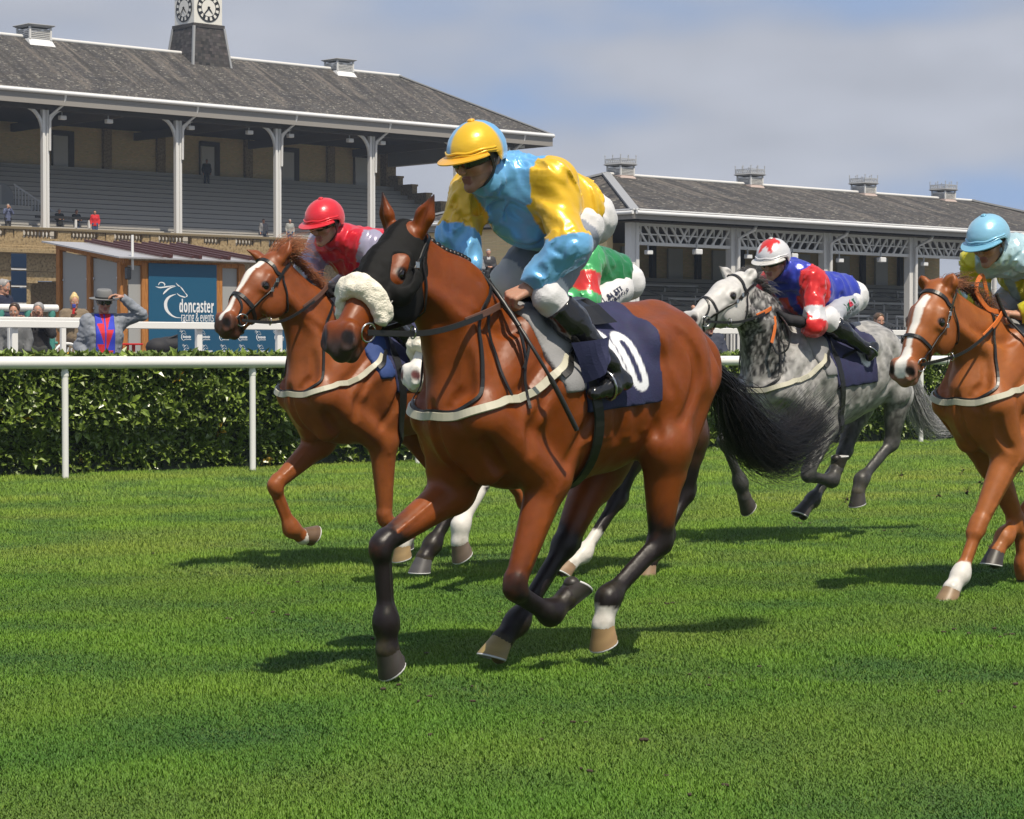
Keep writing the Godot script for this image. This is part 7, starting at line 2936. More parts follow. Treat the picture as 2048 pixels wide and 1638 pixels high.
func stand_materials() -> void:
	var slate := tex_mat("slate", courses_image(1024, 1024, 128, 128, Color(0.066, 0.062, 0.060), 0.26, Color(0.045, 0.042, 0.04), 3, 0.035), 0.85)
	slate.detail_enabled = true
	slate.detail_blend_mode = BaseMaterial3D.BLEND_MODE_MUL
	slate.detail_albedo = noise_tex(61, 0.012, 512, [0.0, Color(0.72, 0.72, 0.74), 0.55, Color(0.95, 0.93, 0.9), 1.0, Color(1.0, 1.0, 1.0)], 5)
	var dark := tex_mat("spire_slate", courses_image(256, 256, 18, 10, Color(0.050, 0.044, 0.042), 0.45, Color(0.02, 0.02, 0.02), 4, 0.05), 0.75)
	dark.uv1_triplanar = false
	tex_mat("buff_brick", courses_image(512, 512, 64, 24, Color(0.66, 0.51, 0.27), 0.045, Color(0.58, 0.45, 0.24), 6, 0.0, true), 0.9)
	var stone := mat("sandstone", Color(0.40, 0.305, 0.17), 0.9)
	stone.albedo_texture = noise_tex(63, 0.02, 512, [0.0, Color(0.45, 0.43, 0.40), 0.4, Color(0.82, 0.80, 0.76), 1.0, Color(1, 1, 1)], 5)
	stone.uv1_triplanar = true
	stone.uv1_scale = Vector3(0.5, 0.5, 0.5)
	mat("white_iron", Color(0.66, 0.66, 0.65), 0.45)
	mat("grey_iron", Color(0.42, 0.43, 0.44), 0.5)
	mat("gutter", Color(0.70, 0.71, 0.72), 0.35)
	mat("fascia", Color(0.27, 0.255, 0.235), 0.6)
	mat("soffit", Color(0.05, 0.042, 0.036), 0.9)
	var conc := mat("step_boards", Color(0.20, 0.19, 0.175), 0.85)
	conc.albedo_texture = noise_tex(66, 0.03, 256, [0.0, Color(0.75, 0.75, 0.75), 1.0, Color(1, 1, 1)], 4)
	conc.uv1_triplanar = true
	conc.uv1_scale = Vector3(0.25, 2, 1)
	mat("riser", Color(0.44, 0.42, 0.38), 0.85)
	mat("shutter", Color(0.60, 0.59, 0.57), 0.7)
	mat("dark_void", Color(0.02, 0.018, 0.016), 0.9)
	mat("lead_sheet", Color(0.30, 0.31, 0.32), 0.5)
	mat("clock_black", Color(0.012, 0.012, 0.012), 0.5)
	mat("clock_white", Color(0.74, 0.73, 0.68), 0.5)


func hip_roof(root: Node, xl: float, xr: float, zf: float, w: float, eave: float, ridge: float, left_hip: bool, run := 0.0) -> Node:
	# slated roof: front and back slopes, hips at one or both ends, white ridge and hip caps
	var zr := zf - w
	var zb := zf - 2.0 * w
	run = run if run > 0.0 else w
	var rl := xl + (run if left_hip else 0.0)
	var rr := xr - run
	var s := Soup.new()
	var T := 14.0
	var face := func(a: Vector3, b: Vector3, c: Vector3, d: Vector3) -> void:
		# eave a-d, ridge b-c: uv in metres over the tile size
		var st := s.v.size()
		s.quad(a, b, c, d)
		var e := (d - a).normalized()
		var n := s.n[st]
		var up := n.cross(e)
		if up.y < 0: up = -up
		for k in 4:
			var p := s.v[st + k] - a
			s.uv[st + k] = Vector2(p.dot(e) / T, -p.dot(up) / T)
	face.call(Vector3(xl, eave, zf), Vector3(rl, ridge, zr), Vector3(rr, ridge, zr), Vector3(xr, eave, zf))
	face.call(Vector3(xr, eave, zb), Vector3(rr, ridge, zr), Vector3(rl, ridge, zr), Vector3(xl, eave, zb))
	face.call(Vector3(xr, eave, zf), Vector3(rr, ridge, zr), Vector3(rr - 0.001, ridge, zr), Vector3(xr, eave, zb))
	if left_hip:
		face.call(Vector3(xl, eave, zb), Vector3(rl, ridge, zr), Vector3(rl + 0.001, ridge, zr), Vector3(xl, eave, zf))
	var roof := part("roof", s.mesh(), M.slate, root)
	var c := Soup.new()
	c.tube(PackedVector3Array([Vector3(rl, ridge + 0.03, zr), Vector3(rr, ridge + 0.03, zr)]), 0.12 if eave > 10.0 else 0.07, 8)
	part("ridge_cap", c.mesh(), M.white_iron, roof)
	var hips := [[Vector3(rr, ridge, zr), Vector3(xr, eave, zf)], [Vector3(rr, ridge, zr), Vector3(xr, eave, zb)]]
	if left_hip:
		hips.append([Vector3(rl, ridge, zr), Vector3(xl, eave, zf)])
		hips.append([Vector3(rl, ridge, zr), Vector3(xl, eave, zb)])
	for h in hips:
		c = Soup.new()
		c.beam(h[0] + Vector3(0, 0.05, 0), h[1] + Vector3(0, 0.05, 0), 0.34, 0.08)
		part("hip_cap", c.mesh(), M.lead_sheet, roof)
	# ceiling boards under the slates
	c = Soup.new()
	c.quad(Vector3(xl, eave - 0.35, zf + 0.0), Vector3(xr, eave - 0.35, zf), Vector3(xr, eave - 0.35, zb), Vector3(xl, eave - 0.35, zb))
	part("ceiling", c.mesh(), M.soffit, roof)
	return roof


func gutter_run(root: Node, a: Vector3, b: Vector3, deep: float, out: Vector3, r := 0.11) -> void:
	var s := Soup.new()
	s.tube(PackedVector3Array([a + out * 0.10, b + out * 0.10]), r, 10)
	s.beam(a + Vector3(0, 0.12, 0) + out * 0.02, b + Vector3(0, 0.12, 0) + out * 0.02, r * 1.8, 0.05)
	part("gutter", s.mesh(), M.gutter, root)
	s = Soup.new()
	s.beam(a + Vector3(0, -deep * 0.5 - 0.02, 0) - out * 0.08, b + Vector3(0, -deep * 0.5 - 0.02, 0) - out * 0.08, 0.14, deep)
	part("fascia", s.mesh(), M.fascia, root)


func roof_vent(called: String, label: String, at: Vector3, crest: bool, k: float) -> Node3D:
	# square louvred ventilator astride the ridge
	var root := thing(called, label, "roof vent", at, 0.0, "louvred roof vents")
	var s := Soup.new()
	s.box(Vector3(0, 0.05, 0), Vector3(1.62, 1.0, 1.5) * k)
	part("core", s.mesh(), M.dark_void, root)
	# flared skirt of lead on the slope in front
	s = Soup.new()
	for q in [1.0, -1.0]:
		var a := Vector3(-0.92, 0.10, 0.80 * q) * k
		var b := Vector3(0.92, 0.10, 0.80 * q) * k
		var c := Vector3(1.10, -0.72, 1.45 * q) * k
		var d := Vector3(-1.10, -0.72, 1.45 * q) * k
		if q > 0: s.quad(d, a, b, c)
		else: s.quad(c, b, a, d)
		var e := Vector3(0.92 * q, 0.10, 0.8) * k
		var f := Vector3(0.92 * q, 0.10, -0.8) * k
		var g := Vector3(1.10 * q, -0.72, -1.45) * k
		var h := Vector3(1.10 * q, -0.72, 1.45) * k
		if q > 0: s.quad(h, e, f, g)
		else: s.quad(g, f, e, h)
	part("skirt", s.mesh(), M.gutter if not crest else mat("pink_lead", Color(0.42, 0.34, 0.31), 0.7), root)
	for q in 6:
		var y := (0.16 + 0.125 * q) * k
		for side in 4:
			var basis := Basis(Vector3.UP, PI * 0.5 * side)
			s = Soup.new()
			s.box(basis * Vector3(0, y, 0.80 * k), Vector3(1.66, 0.070, 0.10) * k, basis * Basis(Vector3.RIGHT, 0.5))
			part("louvre", s.mesh(), M.white_iron, root)
	for x in [-1.0, 1.0]:
		for z in [-1.0, 1.0]:
			part("corner_post", box_mesh(Vector3(0.13, 0.86, 0.13) * k, 0.0, Vector3(0.84 * x, 0.50, 0.84 * z) * k), M.white_iron, root)
	s = Soup.new()
	s.lathe(Vector3(0, 0.92, 0) * k, PackedVector2Array([Vector2(1.20, 0.0), Vector2(1.42, 0.10), Vector2(1.52, 0.13), Vector2(1.52, 0.19), Vector2(0.3, 0.34), Vector2(0.0, 0.36)]), 4, Basis(Vector3.UP, PI / 4).scaled(Vector3.ONE * k))
	part("cap", s.mesh(), M.lead_sheet, root)
	if crest:
		# iron cresting: a low lattice with spikes
		for side in 4:
			var basis := Basis(Vector3.UP, PI * 0.5 * side)
			s = Soup.new()
			for y in [1.18, 1.56]:
				s.beam(basis * (Vector3(-0.98, y, 0.98) * k), basis * (Vector3(0.98, y, 0.98) * k), 0.045 * k, 0.05 * k)
			for q in 7:
				var x := -0.98 + 0.28 * q
				s.beam(basis * (Vector3(x, 1.18, 0.98) * k), basis * (Vector3(x + 0.28, 1.56, 0.98) * k), 0.035 * k, 0.035 * k)
				s.beam(basis * (Vector3(x + 0.28, 1.18, 0.98) * k), basis * (Vector3(x, 1.56, 0.98) * k), 0.035 * k, 0.035 * k)
			for x in [-0.98, 0.0]:
				s.beam(basis * (Vector3(x, 1.1, 0.98) * k), basis * (Vector3(x, 1.86, 0.98) * k), 0.05 * k, 0.05 * k)
				s.ball(basis * (Vector3(x, 1.88, 0.98) * k), Vector3.ONE * 0.06 * k, Basis(), 6, 4)
			part("cresting", s.mesh(), M.grey_iron, root)
	return root


func clock_face(root: Node, at: Vector3, turn: float, r: float) -> void:
	var f := Node3D.new()
	var nm := "clock_face"
	f.name = nm if not root.has_node(nm) else "clock_face_001"
	root.add_child(f)
	f.position = at
	f.rotation.y = turn
	var disc := Soup.new()
	var sides := 48
	var rim := PackedVector3Array()
	for k in sides:
		var a := TAU * k / sides
		var b := TAU * (k + 1) / sides
		disc.quad(Vector3(cos(a), sin(a), 0) * r * 0.60 + Vector3(0, 0, 0.03), Vector3(cos(a), sin(a), 0) * r + Vector3(0, 0, 0.03), Vector3(cos(b), sin(b), 0) * r + Vector3(0, 0, 0.03), Vector3(cos(b), sin(b), 0) * r * 0.60 + Vector3(0, 0, 0.03))
		rim.append(Vector3(cos(a), sin(a), 0) * r)
	part("ring", disc.mesh(), M.clock_black, f)
	var inner := Soup.new()
	for k in sides:
		var a := TAU * k / sides
		var b := TAU * (k + 1) / sides
		inner.tri(Vector3(0, 0, 0.035), Vector3(cos(b), sin(b), 0) * r * 0.60 + Vector3(0, 0, 0.035), Vector3(cos(a), sin(a), 0) * r * 0.60 + Vector3(0, 0, 0.035))
	part("dial", inner.mesh(), M.clock_white, f)
	# white panes between the twelve black numerals
	for h in 12:
		var s := Soup.new()
		var a: float = TAU * (h + 0.26) / 12.0
		var b: float = TAU * (h + 0.74) / 12.0
		for q in 3:
			var t0 := lerpf(a, b, q / 3.0)
			var t1 := lerpf(a, b, (q + 1) / 3.0)
			s.quad(Vector3(cos(t0), sin(t0), 0) * r * 0.655 + Vector3(0, 0, 0.04), Vector3(cos(t0), sin(t0), 0) * r * 0.90 + Vector3(0, 0, 0.04), Vector3(cos(t1), sin(t1), 0) * r * 0.90 + Vector3(0, 0, 0.04), Vector3(cos(t1), sin(t1), 0) * r * 0.655 + Vector3(0, 0, 0.04))
		part("pane", s.mesh(), M.clock_white, f)
	# hands at twenty-three minutes to five
	for q in [[-222.0, 0.78, 0.055, 0.08], [-138.5, 0.52, 0.07, 0.07]]:
		var an := deg_to_rad(90.0 + q[0])
		var d := Vector3(cos(an), sin(an), 0)
		var n := Vector3(-d.y, d.x, 0)
		var s := Soup.new()
		var o := Vector3(0, 0, q[3])
		s.quad(o - d * r * 0.12 - n * r * q[2], o + d * r * q[1] - n * r * 0.02, o + d * r * q[1] + n * r * 0.02, o - d * r * 0.12 + n * r * q[2])
		s.quad(o - d * r * 0.12 + n * r * q[2], o + d * r * q[1] + n * r * 0.02, o + d * r * q[1] - n * r * 0.02, o - d * r * 0.12 - n * r * q[2])
		part("hand", s.mesh(), M.clock_black, f)


func clock_tower() -> void:
	var root := thing("clock_tower", "square slate-clad clock turret with white clock faces astride the left stand's ridge", "clock tower", Vector3(85.65, 18.0, -121.3))
	var s := Soup.new()
	var b := 1.56
	var t := 1.13
	var lo := 0.2
	var hi := 3.60
	for k in 4:
		var q := Basis(Vector3.UP, PI * 0.5 * k)
		s.quad(q * Vector3(-b, lo, b), q * Vector3(-t, hi, t), q * Vector3(t, hi, t), q * Vector3(b, lo, b))
	part("slate_skirt", s.mesh(), M.spire_slate, root)
	for k in 4:
		var q := Basis(Vector3.UP, PI * 0.5 * k)
		s = Soup.new()
		s.beam(q * Vector3(b, lo, b), q * Vector3(t, hi, t), 0.14, 0.14)
		part("hip_roll", s.mesh(), M.lead_sheet, root)
	part("lead_band", box_mesh(Vector3(2.36, 0.26, 2.36), 0.02, Vector3(0, 3.66, 0)), M.spire_slate, root)
	part("clock_housing", box_mesh(Vector3(2.12, 2.6, 2.12), 0.02, Vector3(0, 5.08, 0)), M.clock_white, root)
	clock_face(root, Vector3(0, 4.78, 1.065), 0.0, 0.86)
	clock_face(root, Vector3(-1.065, 4.78, 0), -PI / 2, 0.86)
	s = Soup.new()
	s.lathe(Vector3(0, 6.38, 0), PackedVector2Array([Vector2(1.75, 0.0), Vector2(1.75, 0.15), Vector2(0.7, 1.2), Vector2(0.0, 2.4)]), 4, Basis(Vector3.UP, PI / 4))
	part("roof", s.mesh(), M.lead_sheet, root)


func bracket_column(parent: Node, x: float, z: float, lo: float, hi: float, arm: float, drop: float, pipe: bool) -> void:
	# cast-iron column of two flanges with curved arms to either side
	var col := Soup.new()
	for q in [-0.13, 0.13]:
		col.box(Vector3(q, (lo + hi) * 0.5, 0), Vector3(0.15, hi - lo, 0.26))
	col.box(Vector3(0, (lo + hi) * 0.5, -0.02), Vector3(0.12, hi - lo, 0.14))
	col.box(Vector3(0, lo + 0.15, 0), Vector3(0.52, 0.3, 0.38))
	var c := part("column", col.mesh(), M.white_iron, parent, Vector3(x, 0, z))
	for q in [-1.0, 1.0]:
		var s := Soup.new()
		var pts := []
		for k in 9:
			var t := k / 8.0 * PI * 0.5
			pts.append(Vector3(q * (0.16 + arm * (1.0 - cos(t))), hi - drop * (1.0 - sin(t)), 0))
		pts.append(Vector3(q * (0.16 + arm + 0.28), hi + 0.02, 0))
		for k in pts.size() - 1:
			s.beam(pts[k], pts[k + 1], 0.17, 0.15, Vector3(0, 0, 1))
		part("bracket", s.mesh(), M.white_iron, c)
	if pipe:
		var s := Soup.new()
		s.tube(PackedVector3Array([Vector3(0.72, hi + 0.70, 1.05), Vector3(0.72, hi + 0.20, 0.9), Vector3(0.20, hi - 0.45, 0.25), Vector3(0.20, hi - 2.4, 0.2)]), 0.075, 8)
		part("downpipe", s.mesh(), M.white_iron, c)


func floodlight(label: String, at: Vector3, k := 1.0) -> void:
	var root := thing("floodlight", label, "floodlight", at, 0.0, "floodlights under the stand eaves")
	part("lamp_body", box_mesh(Vector3(0.42, 0.24, 0.30) * k, 0.03 * k), M.gutter, root)
	part("bracket", box_mesh(Vector3(0.06, 0.36, 0.06) * k, 0.0, Vector3(0, 0.24, -0.05) * k), M.grey_iron, root)


func build_left_stand() -> void:
	stand_materials()
	var root := thing("grandstand", "old grandstand at left with slate roof, slender white columns and stone balustrade", "grandstand")
	var zc := -115.0
	var top := 15.15
	var xr := 109.3
	var roof := hip_roof(root, 44.0, xr, -114.0, 7.3, 15.98, 19.96, false)
	gutter_run(roof, Vector3(44, 15.92, -114.0), Vector3(xr, 15.92, -114.0), 0.66, Vector3(0, 0, 1))
	gutter_run(roof, Vector3(xr, 15.92, -114.0), Vector3(xr, 15.92, -128.6), 0.66, Vector3(1, 0, 0))
	# beam over the columns and over the open end
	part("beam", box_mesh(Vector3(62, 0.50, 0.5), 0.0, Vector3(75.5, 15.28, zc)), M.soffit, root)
	part("beam", box_mesh(Vector3(0.6, 1.05, 12.5), 0.0, Vector3(106.0, 14.95, -121.3)), M.fascia, root)
	for x in [53.5, 62.0, 70.7, 79.7, 87.0, 94.4, 101.6, 106.0]:
		bracket_column(root, x, zc, 7.6, top, 1.15, 1.35, x > 60)
	# back wall with shuttered windows and piers
	var wall := wall_sheet(root, Vector3(44, 7.5, -127.6), Vector3(106.2, 15.65, -127.6), M.buff_brick, 5.0)
	for x in [58.0, 66.1, 73.9, 79.4, 90.6, 97.2, 103.6]:
		var frame := part("window", box_mesh(Vector3(1.55, 2.5, 0.25), 0.02, Vector3(x + 0.28, 14.05, -127.5)), mat("window_reveal", Color(0.06, 0.045, 0.03), 0.9), wall)
		part("shutter", box_mesh(Vector3(1.05, 1.95, 0.12), 0.02, Vector3(x, 14.0, -127.33)), M.shutter, frame)
		part("sill", box_mesh(Vector3(1.7, 0.14, 0.4), 0.02, Vector3(x + 0.2, 12.95, -127.4)), M.sandstone, frame)
	for x in [62.0, 70.0, 82.9, 87.0, 94.0, 101.0]:
		part("pier", box_mesh(Vector3(0.6, 8.1, 0.25), 0.0, Vector3(x, 11.6, -127.46)), M.sandstone, wall)
	for k in 6:
		var s := Soup.new()
		s.beam(Vector3(58 + 9 * k, 15.25, -115.2), Vector3(58 + 9 * k, 15.25, -127.4), 0.24, 0.5)
		part("rafter", s.mesh(), mat("roof_timber", Color(0.10, 0.08, 0.06), 0.9), roof)
	# the terrace steps
	var n := 15
	for k in n:
		var y0 := 7.95 + (13.0 - 7.95) * k / n
		var rise := (13.0 - 7.95) / n
		part("step", box_mesh(Vector3(62, rise + 0.4, 0.76), 0.0, Vector3(75.0, y0 + rise * 0.5 - 0.2, -116.6 - 0.735 * k)), M.step_boards, root)
		part("riser", box_mesh(Vector3(62, rise - 0.10, 0.02), 0.0, Vector3(75.0, y0 + rise * 0.5 + 0.045, -116.6 - 0.735 * k + 0.385)), M.riser, root)  # stops short of the step foot; the dark strip left there stands for shadow
	# right end: side wall with a stepped top
	var s := Soup.new()
	for k in 8:
		var z0 := -115.4 - 1.52 * k
		var y := 9.0 + 0.66 * k
		s.box(Vector3(106.1, y * 0.5, z0 - 0.76), Vector3(0.45, y, 1.52))
		s.box(Vector3(106.1, y + 0.07, z0 - 0.78), Vector3(0.6, 0.14, 1.60))
	part("stepped_wall", s.mesh(), M.sandstone, root)
	part("corner_pier", box_mesh(Vector3(0.9, 15.5, 0.9), 0.0, Vector3(106.0, 7.75, -127.4)), M.sandstone, root)
	# stone front: cornice, balustrade, ground-floor colonnade
	front_storey(root)
	# gateway and stairs at the left end of the terrace
	var gate := thing("stair_gate", "grey arched wooden doors and white stair railing at the stand's left end", "gate", Vector3(70.9, 8.2, -120.2))
	s = Soup.new()
	s.box(Vector3(0, 1.1, 0), Vector3(1.7, 2.2, 0.12))
	for k in 10:
		var a0 := PI * k / 10.0
		var a1 := PI * (k + 1) / 10.0
		for q in [0.06, -0.06]:
			if q > 0:
				s.tri(Vector3(0, 2.2, q), Vector3(cos(a1) * 0.85, 2.2 + sin(a1) * 0.85, q), Vector3(cos(a0) * 0.85, 2.2 + sin(a0) * 0.85, q))
			else:
				s.tri(Vector3(0, 2.2, q), Vector3(cos(a0) * 0.85, 2.2 + sin(a0) * 0.85, q), Vector3(cos(a1) * 0.85, 2.2 + sin(a1) * 0.85, q))
	part("door", s.mesh(), mat("grey_door", Color(0.16, 0.17, 0.18), 0.6), gate)
	part("door_stile", box_mesh(Vector3(0.05, 2.9, 0.16), 0.0, Vector3(0, 1.45, 0)), M.grey_iron, gate)
	s = Soup.new()
	s.beam(Vector3(0.9, 3.0, 0), Vector3(3.6, 1.15, 0.9), 0.07, 0.10)
	s.beam(Vector3(0.9, 0.9, 0), Vector3(3.6, 0.0, 0.9), 0.07, 0.10)
	part("handrail", s.mesh(), M.grey_iron, gate)
	for k in 15:
		var t := (k + 0.5) / 15.0
		s = Soup.new()
		var p := Vector3(0.9, 0.9, 0).lerp(Vector3(3.6, 0, 0.9), t)
		s.beam(p, Vector3(0.9, 3.0, 0).lerp(Vector3(3.6, 1.15, 0.9), t), 0.06, 0.06, Vector3(0, 0, 1))
		part("baluster", s.mesh(), M.grey_iron, gate)
	part("newel_post", box_mesh(Vector3(0.14, 1.4, 0.14), 0.0, Vector3(3.7, 0.7, 0.92)), M.white_iron, gate)
	var arch := thing("dark_doorway", "dark arched doorway in the brick wall at the left edge", "doorway", Vector3(69.2, 8.2, -120.6))
	s = Soup.new()
	s.box(Vector3(0, 1.5, 0), Vector3(1.6, 3.0, 0.1))
	s.ball(Vector3(0, 3.0, 0), Vector3(0.8, 0.8, 0.05), Basis(), 16, 8)
	part("opening", s.mesh(), M.dark_void, arch)
	part("surround", box_mesh(Vector3(4.4, 6.0, 0.3), 0.0, Vector3(-0.2, 3.0, -0.4)), M.buff_brick, arch)
	part("stair_rail", box_mesh(Vector3(1.1, 1.2, 0.06), 0.0, Vector3(0.4, 0.9, 0.9)), M.grey_iron, arch)
	var crush := thing("leaning_rail", "black topped leaning rail on white posts in the left stand", "rail", Vector3(0, 7.95, -117.0))
	part("top_bar", box_mesh(Vector3(4.2, 0.16, 0.12), 0.0, Vector3(73.4, 1.22, 0)), M.clock_black, crush)
	for x in [71.7, 73.95, 74.85]:
		part("post", box_mesh(Vector3(0.13, 1.18, 0.12), 0.0, Vector3(x, 0.58, 0)), M.white_iron, crush)
	clock_tower()
	roof_vent("roof_vent", "white louvred vent on the left stand's ridge, left of the clock tower", Vector3(73.87, 19.75, -121.3), false, 0.84)
	roof_vent("roof_vent", "white louvred vent on the left stand's ridge, right of the clock tower", Vector3(96.84, 19.75, -121.3), false, 0.78)
	var lamps := [72.1, 75.2, 80.9, 85.2, 88.3, 93.0, 95.6]
	for k in 7:
		floodlight("pale floodlight under the left stand's eaves, %s from the left" % NTH[k], Vector3(lamps[k], 14.72, -115.4), 1.0)


func wall_sheet(root: Node, lo: Vector3, hi: Vector3, m: Material, tile: float) -> Node:
	# a wall 0.4 m thick with its courses mapped in metres
	var s := Soup.new()
	s.box((lo + hi) * 0.5 - Vector3(0, 0, 0.2), Vector3(hi.x - lo.x, hi.y - lo.y, 0.4))
	for k in s.v.size():
		s.uv[k] = Vector2((s.v[k].x + s.v[k].z) / tile, -s.v[k].y / tile)
	return part("back_wall", s.mesh(), m, root)


func front_storey(root: Node) -> void:
	var zf := -113.2
	var stone: Material = M.sandstone
	part("front_wall", box_mesh(Vector3(62, 5.4, 0.5), 0.0, Vector3(75.3, 2.7, zf - 2.2)), stone, root)
	part("terrace_floor", box_mesh(Vector3(62, 0.4, 3.9), 0.0, Vector3(75.3, 7.5, -114.9)), stone, root)
	part("frieze", box_mesh(Vector3(62, 0.95, 0.6), 0.0, Vector3(75.3, 6.35, zf - 0.15)), stone, root)
	part("cornice", box_mesh(Vector3(62, 0.28, 1.2), 0.03, Vector3(75.3, 6.97, zf + 0.25)), stone, root)
	part("cornice", box_mesh(Vector3(62, 0.16, 0.9), 0.03, Vector3(75.3, 7.19, zf + 0.1)), stone, root)
	part("architrave", box_mesh(Vector3(62, 0.5, 0.5), 0.0, Vector3(75.3, 5.61, zf - 0.15)), stone, root)
	var bal := part("balustrade", box_mesh(Vector3(62, 0.22, 0.5), 0.02, Vector3(75.3, 7.38, zf)), stone, root)
	part("coping", box_mesh(Vector3(62, 0.16, 0.6), 0.03, Vector3(75.3, 8.22, zf)), mat("coping_stone", Color(0.16, 0.125, 0.07), 0.95), bal)
	var spin := PackedVector2Array([Vector2(0.10, 0.0), Vector2(0.10, 0.06), Vector2(0.06, 0.10), Vector2(0.105, 0.24), Vector2(0.06, 0.46), Vector2(0.055, 0.54), Vector2(0.10, 0.58), Vector2(0.10, 0.66)])
	var bs := Soup.new()
	bs.lathe(Vector3.ZERO, spin, 7)
	var bm := bs.mesh()
	var xs := [53.5, 62.0, 70.7, 79.7, 87.0, 94.4, 101.6, 106.0]
	var count := 0
	for k in xs.size() - 1:
		var a: float = xs[k]
		var w: float = (xs[k + 1] - a) / 3.0
		for q in 3:
			part("pier", box_mesh(Vector3(0.85 if q == 0 else 0.55, 0.68, 0.44), 0.02, Vector3(a + w * q, 7.81, zf)), stone, bal)
			if q > 0:
				part("pier", box_mesh(Vector3(0.5, 0.68, 0.36), 0.05, Vector3(a + w * q - 0.55, 7.81, zf)), stone, bal)
			var m := int((w - 1.2) / 0.235)
			for e in m:
				if a >= 62.0 and count < 300:
					count += 1
					part("baluster", bm, stone, bal, Vector3(a + w * q + 0.60 + 0.235 * e, 7.49, zf))
	# colonnade and shuttered arches under it
	var doric := Soup.new()
	doric.lathe(Vector3.ZERO, PackedVector2Array([Vector2(0.52, 0.0), Vector2(0.52, 0.2), Vector2(0.42, 0.3), Vector2(0.40, 1.5), Vector2(0.34, 4.35), Vector2(0.36, 4.4), Vector2(0.48, 4.55), Vector2(0.48, 4.7)]), 18)
	var dm := doric.mesh()
	for x in [56.0, 59.5, 63.0, 66.5, 68.35, 70.95, 74.6, 78.2, 81.8, 85.4, 89.0, 92.6, 96.2, 99.8, 103.4]:
		part("stone_column", dm, stone, root, Vector3(x, 0.68, zf - 0.15))
		part("abacus", box_mesh(Vector3(1.05, 0.16, 1.05), 0.0, Vector3(x, 5.30, zf - 0.15)), stone, root)
	for x in [66.8, 69.6, 72.8, 76.4]:
		var s := Soup.new()
		s.box(Vector3(x, 2.2, zf - 1.9), Vector3(1.9, 3.1, 0.08))
		s.ball(Vector3(x, 3.75, zf - 1.9), Vector3(0.95, 0.95, 0.04), Basis(), 16, 8)
		var d := part("shuttered_door", s.mesh(), mat("door_louvre", Color(0.30, 0.20, 0.10), 0.8), root)
		for k in 14:
			part("slat", box_mesh(Vector3(1.8, 0.05, 0.05), 0.0, Vector3(x, 0.9 + 0.2 * k, zf - 1.84)), M.door_louvre, d)


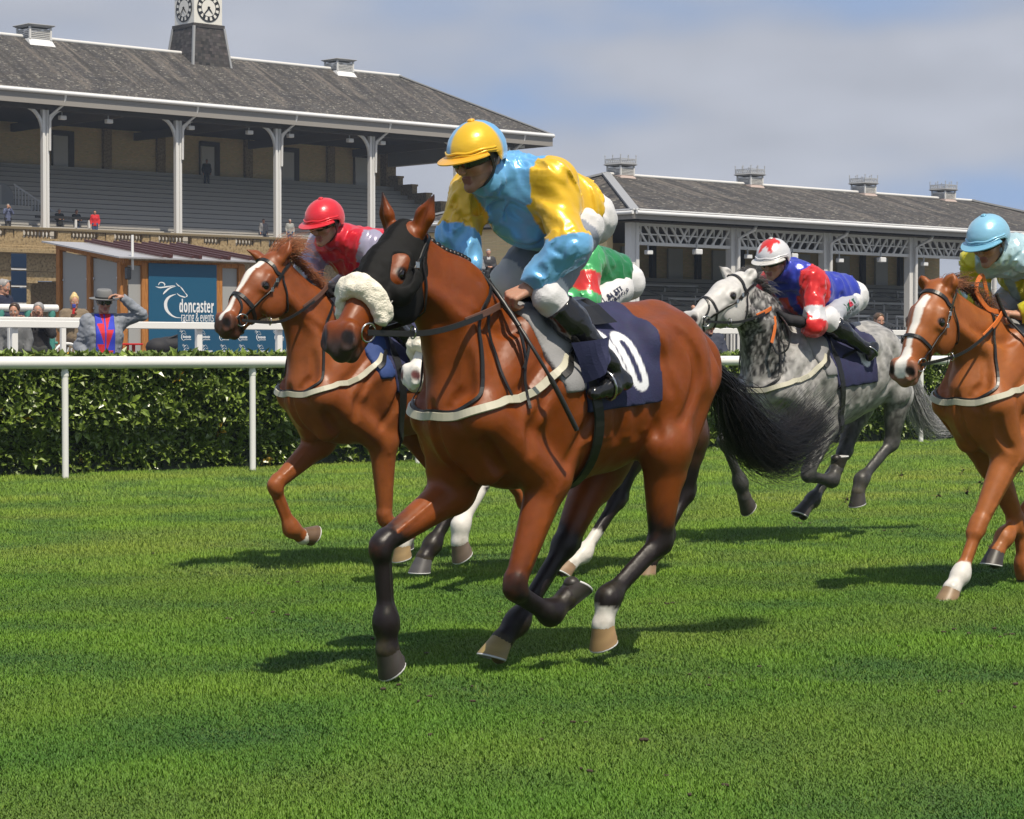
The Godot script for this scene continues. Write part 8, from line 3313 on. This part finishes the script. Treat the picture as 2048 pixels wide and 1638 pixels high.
func build_right_stand() -> void:
	var root := thing("grandstand", "long low grandstand at right with lattice truss, white columns and slate roof", "grandstand")
	var zc := -62.0
	var xl := 62.7
	var xr := 98.6
	var roof := hip_roof(root, xl, xr, -61.0, 7.0, 6.62, 8.66, true, 5.5)
	gutter_run(roof, Vector3(xl, 6.58, -61.0), Vector3(xr, 6.58, -61.0), 0.22, Vector3(0, 0, 1), 0.07)
	gutter_run(roof, Vector3(xl, 6.58, -75.0), Vector3(xl, 6.58, -61.0), 0.22, Vector3(-1, 0, 0), 0.07)
	# lattice truss between the columns
	var bay := 5.65
	for k in 7:
		var x := 63.55 + bay * k
		var c := part("column", box_mesh(Vector3(0.40, 5.9, 0.30), 0.0, Vector3(x, 3.35, zc)), M.white_iron, root)
		part("column_flange", box_mesh(Vector3(0.16, 5.9, 0.42), 0.0, Vector3(x + 0.13, 3.35, zc)), M.white_iron, c)
		if k > 0:
			part("downpipe", tube_mesh(PackedVector3Array([Vector3(x + 0.52, 6.45, zc + 0.85), Vector3(x + 0.48, 6.20, zc + 0.75), Vector3(x + 0.06, 5.85, zc + 0.3), Vector3(x + 0.06, 1.0, zc + 0.28)]), 0.075, 8), M.white_iron, c)
		if k == 6:
			continue
		var truss := part("truss_chord", box_mesh(Vector3(bay - 0.4, 0.11, 0.16), 0.0, Vector3(x + bay * 0.5, 6.22, zc)), M.white_iron, root)
		part("truss_chord", box_mesh(Vector3(bay - 0.4, 0.12, 0.18), 0.0, Vector3(x + bay * 0.5, 5.50, zc)), M.white_iron, truss)
		part("truss_rail", box_mesh(Vector3(bay - 0.4, 0.05, 0.08), 0.0, Vector3(x + bay * 0.5, 5.86, zc)), M.white_iron, truss)
		var n := 11
		var w := (bay - 0.4) / n
		for q in n:
			var a := x + 0.2 + w * q
			var s := Soup.new()
			if q < n / 2:
				s.beam(Vector3(a, 6.18, zc + 0.05), Vector3(a + w * 1.15, 5.54, zc + 0.05), 0.09, 0.05, Vector3(0, 0, 1))
				s.beam(Vector3(a + w * 0.7, 6.18, zc - 0.05), Vector3(a + w * 0.7, 5.54, zc - 0.05), 0.07, 0.05, Vector3(0, 0, 1))
			elif q == n / 2:
				s.beam(Vector3(a, 6.18, zc + 0.05), Vector3(a + w, 5.54, zc + 0.05), 0.08, 0.05, Vector3(0, 0, 1))
				s.beam(Vector3(a + w, 6.18, zc + 0.052), Vector3(a, 5.54, zc + 0.052), 0.08, 0.05, Vector3(0, 0, 1))
			else:
				s.beam(Vector3(a + w, 6.18, zc + 0.05), Vector3(a - w * 0.15, 5.54, zc + 0.05), 0.09, 0.05, Vector3(0, 0, 1))
				s.beam(Vector3(a + w * 0.3, 6.18, zc - 0.05), Vector3(a + w * 0.3, 5.54, zc - 0.05), 0.07, 0.05, Vector3(0, 0, 1))
			part("lattice_bar", s.mesh(), M.white_iron, truss)
		floodlight("white floodlight hanging below the %s lattice truss panel of the right stand" % NTH[k], Vector3(x + bay * 0.57, 5.25, zc + 0.4), 0.85)
		floodlight("small floodlight on an arm beside the right stand's %s column" % NTH[k], Vector3(x + 0.62, 5.16, zc + 0.3), 0.7)
	# back wall, piers, shutters
	var wall := wall_sheet(root, Vector3(63.0, 0.8, -73.8), Vector3(98.3, 6.35, -73.8), M.buff_brick, 5.0)
	for k in 11:
		var x := 66.4 + 3.0 * k
		part("shutter", box_mesh(Vector3(0.95, 1.55, 0.10), 0.0, Vector3(x, 5.35, -73.72)), M.shutter, wall)
		part("pier", box_mesh(Vector3(0.28, 5.4, 0.2), 0.0, Vector3(x - 1.5, 3.5, -73.68)), M.soffit, wall)
	part("side_wall", box_mesh(Vector3(0.4, 4.5, 11.2), 0.0, Vector3(63.1, 2.5, -68.1)), M.buff_brick, root)
	part("end_panel", box_mesh(Vector3(0.3, 1.6, 11.0), 0.0, Vector3(63.1, 5.5, -68.2)), M.buff_brick, root)
	var n2 := 14
	for k in n2:
		var y0 := 1.5 + 3.2 * k / n2
		part("step", box_mesh(Vector3(35.4, 3.2 / n2 + 0.4, 0.80), 0.0, Vector3(80.9, y0 - 0.1, -62.9 - 0.77 * k)), M.step_boards, root)
		part("riser", box_mesh(Vector3(35.4, 3.2 / n2 - 0.07, 0.02), 0.0, Vector3(80.9, y0 + 1.6 / n2 + 0.035, -62.9 - 0.77 * k + 0.405)), M.riser, root)  # dark strip left bare below each riser serves as a painted shadow line
	# crush barriers: level rails with a raking bar down the steps from every post
	for row in 3:
		var z := -64.6 - 2.9 * row
		var base := 1.85 + 0.66 * row
		var x := 64.6 + 0.7 * row
		var count := 0
		while x < 93.0:
			var b := thing("crush_barrier", "white crush barrier in the %s row of the right stand, %s from the left" % [["lowest", "middle", "top"][row], NTH[count]], "barrier", Vector3(x, base, z), 0.0, "crush barriers on the right stand")
			part("top_rail", box_mesh(Vector3(4.3, 0.08, 0.07), 0.0, Vector3(2.1, 1.12, 0)), M.white_iron, b)
			for q in 3:
				part("post", box_mesh(Vector3(0.09, 1.2, 0.08), 0.0, Vector3(0.05 + 2.05 * q, 0.5, 0)), M.white_iron, b)
				var s := Soup.new()
				s.beam(Vector3(0.06 + 2.05 * q, 1.08, 0.05), Vector3(0.06 + 2.05 * q, 0.62, 1.75), 0.08, 0.07)
				part("raking_bar", s.mesh(), M.white_iron, b)
				part("foot_post", box_mesh(Vector3(0.08, 1.0, 0.08), 0.0, Vector3(0.06 + 2.05 * q, 0.14, 1.78)), M.white_iron, b)
			x += 6.1
			count += 1
	for q in [["first", 69.05, "leftmost"], ["second", 77.05, "second from left"], ["third", 84.85, "third from left"], ["fourth", 90.85, "rightmost"]]:
		roof_vent("roof_vent", "crested louvred vent on the right stand's ridge, %s of four" % q[2], Vector3(q[1], 8.60, -68.0), true, 0.46)
	# palings along the foot of the stand
	var fence := thing("paling_fence", "thin dark metal palings along the foot of the right stand", "fence", Vector3(0, 0.7, -58.0))
	for y in [0.25, 1.55]:
		part("fence_rail", box_mesh(Vector3(44, 0.06, 0.05), 0.0, Vector3(80, y, 0)), M.boot, fence)
	var pale := box_mesh(Vector3(0.03, 1.7, 0.03), 0.0, Vector3(0, 0.85, 0))
	for k in 220:
		part("paling", pale, M.boot, fence, Vector3(58.2 + 0.2 * k, 0, 0))
